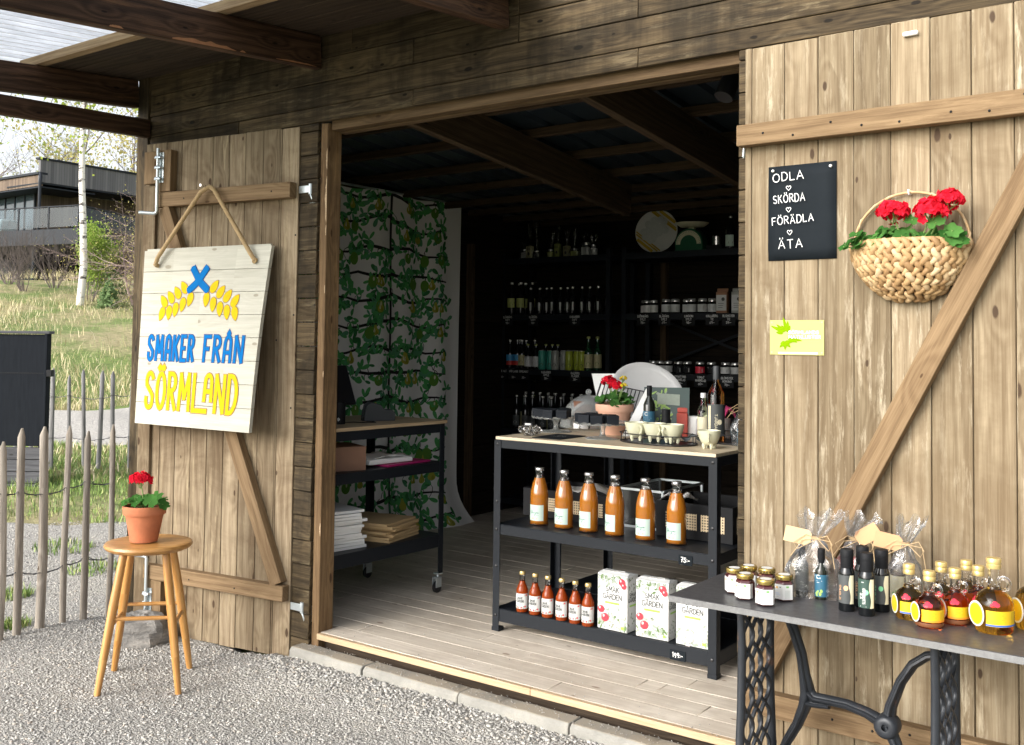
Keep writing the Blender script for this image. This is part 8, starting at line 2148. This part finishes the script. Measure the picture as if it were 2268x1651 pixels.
row(stock_jar(M['lab_pgrey'], .088), [(-.11, Yf + .02, L3_), (-.045, Yf + .02, L3_), (-.18, Yf + .05, L3_), (.415, Yf, L3_), (.49, Yf, L3_)], 'pale labelled jars on the third stock shelf', ['pale labelled jar just behind the white tray rim', 'pale labelled jar beside the dark marmalade jars', 'pale labelled jar mostly behind the white tray', 'pale labelled jar below the coffee bags', 'pale labelled jar half hidden by the door cladding'])
row(stock_jar(M['mattblack'], .088), [(.050, Yf, L3_), (.122, Yf, L3_), (.30, Yf + .02, L3_)], 'dark marmalade jars on the third stock shelf', ['dark marmalade jar beside the pale labelled ones', 'dark marmalade jar next to the red labelled jar', 'dark marmalade jar behind the tall amber bottle'])
j_ = stock_jar(M['lab_red'], .088); place(j_, (.220, Yf, L3_), R(6)); tag(j_, 'jar with a round red label among the dark marmalade jars', None, 'jars on the third stock shelf')
# chalk labels on the shelf edges
TAGS = [('SLÅNBÄRS', 'SAFT', '98:-', -1.452, L2_), ('BLÅBÄRS', 'SAFT', '98:-', -1.20, L2_), ('RABARBER', 'SAFT', '98:-', -.81, L2_), ('PALE ALE', '', '36:-', -1.500, L3_), ('GOD LAGER', '', '30:-', -1.385, L3_), ('ÄPPELMUST', '', '30:-', -1.285, L3_), ('RABARBER', 'ÄPPLE', '38:-', -1.07, L3_), ('BALDERS', 'FLÄDER', '38:-', -.80, L3_),
        ('BJÖRNBÄRS', 'SYLT', '78:-', -.215, L2_), ('BLÅBÄRS', 'SYLT', '69:-', -.04, L2_), ('LINGON', 'SYLT', '98:-', .155, L2_), ('KOLLABERG', 'TE', '69:-', .335, L2_), ('BLOMSTER', 'TE', '59:-', .46, L2_), ('SVARTVINB', 'MARMELAD', '60:-', .09, L3_), ('TOMAT', 'MARMELAD', '60:-', .25, L3_), ('BLOMSTER', 'HONUNG', '70:-', .45, L3_)]
for a, b, c, x, z in TAGS:
    t = thing('shelf_label', f'black shelf edge label chalked {a.lower()} {b.lower()} {c}'.replace('  ', ' '), 'label', (x, 3.2795, z - .088), 0, 'chalk labels on the stock shelves')
    mb = MB(); mb.bx(-.05, .05, -.002, 0, 0, .084); mb.build('card', M['mattblack'], t)
    mb = MB(); Mx = XZ(0, -.0022, 0)
    put_text(mb, a, 0, .060, .0145, .0032, Mx, 0, gap=.2, align='c', width=min(.088, .011 * len(a)), jit=.06)
    if b: put_text(mb, b, 0, .038, .0145, .0032, Mx, 0, gap=.2, align='c', width=min(.08, .011 * len(b)), jit=.06)
    put_text(mb, c, 0, .014, .0145, .0032, Mx, 0, gap=.2, align='c', width=.036, jit=.06); mb.build('lettering', M['lab_pgrey'], t, smooth=0)
# ceiling spotlight
for i, (x, y, l) in enumerate(((1.79, .36, 'black ceiling spotlight tilted down behind the lintel'),)):
    t = thing('ceiling_spotlight', l, 'spotlight', (x, y, 2.60), R(20))
    mb = MB(); mb.bx(-.05, .12, -.02, .02, -.03, .03); mb.bar((0, 0, -.03), (0, 0, .16), .02, .02, up=(0, 1, 0)); mb.build('bracket', M['black'], t, bevel=.003)
    mb = MB(); mb.lathe([(0, 0), (.036, 0), (.038, .004), (.038, .115), (.03, .12), (0, .12)], 20, T(-.02, -.01, -.135) @ RX(R(-22)) @ RY(R(18))); mb.build('lamp_head', M['black'], t, smooth=40)
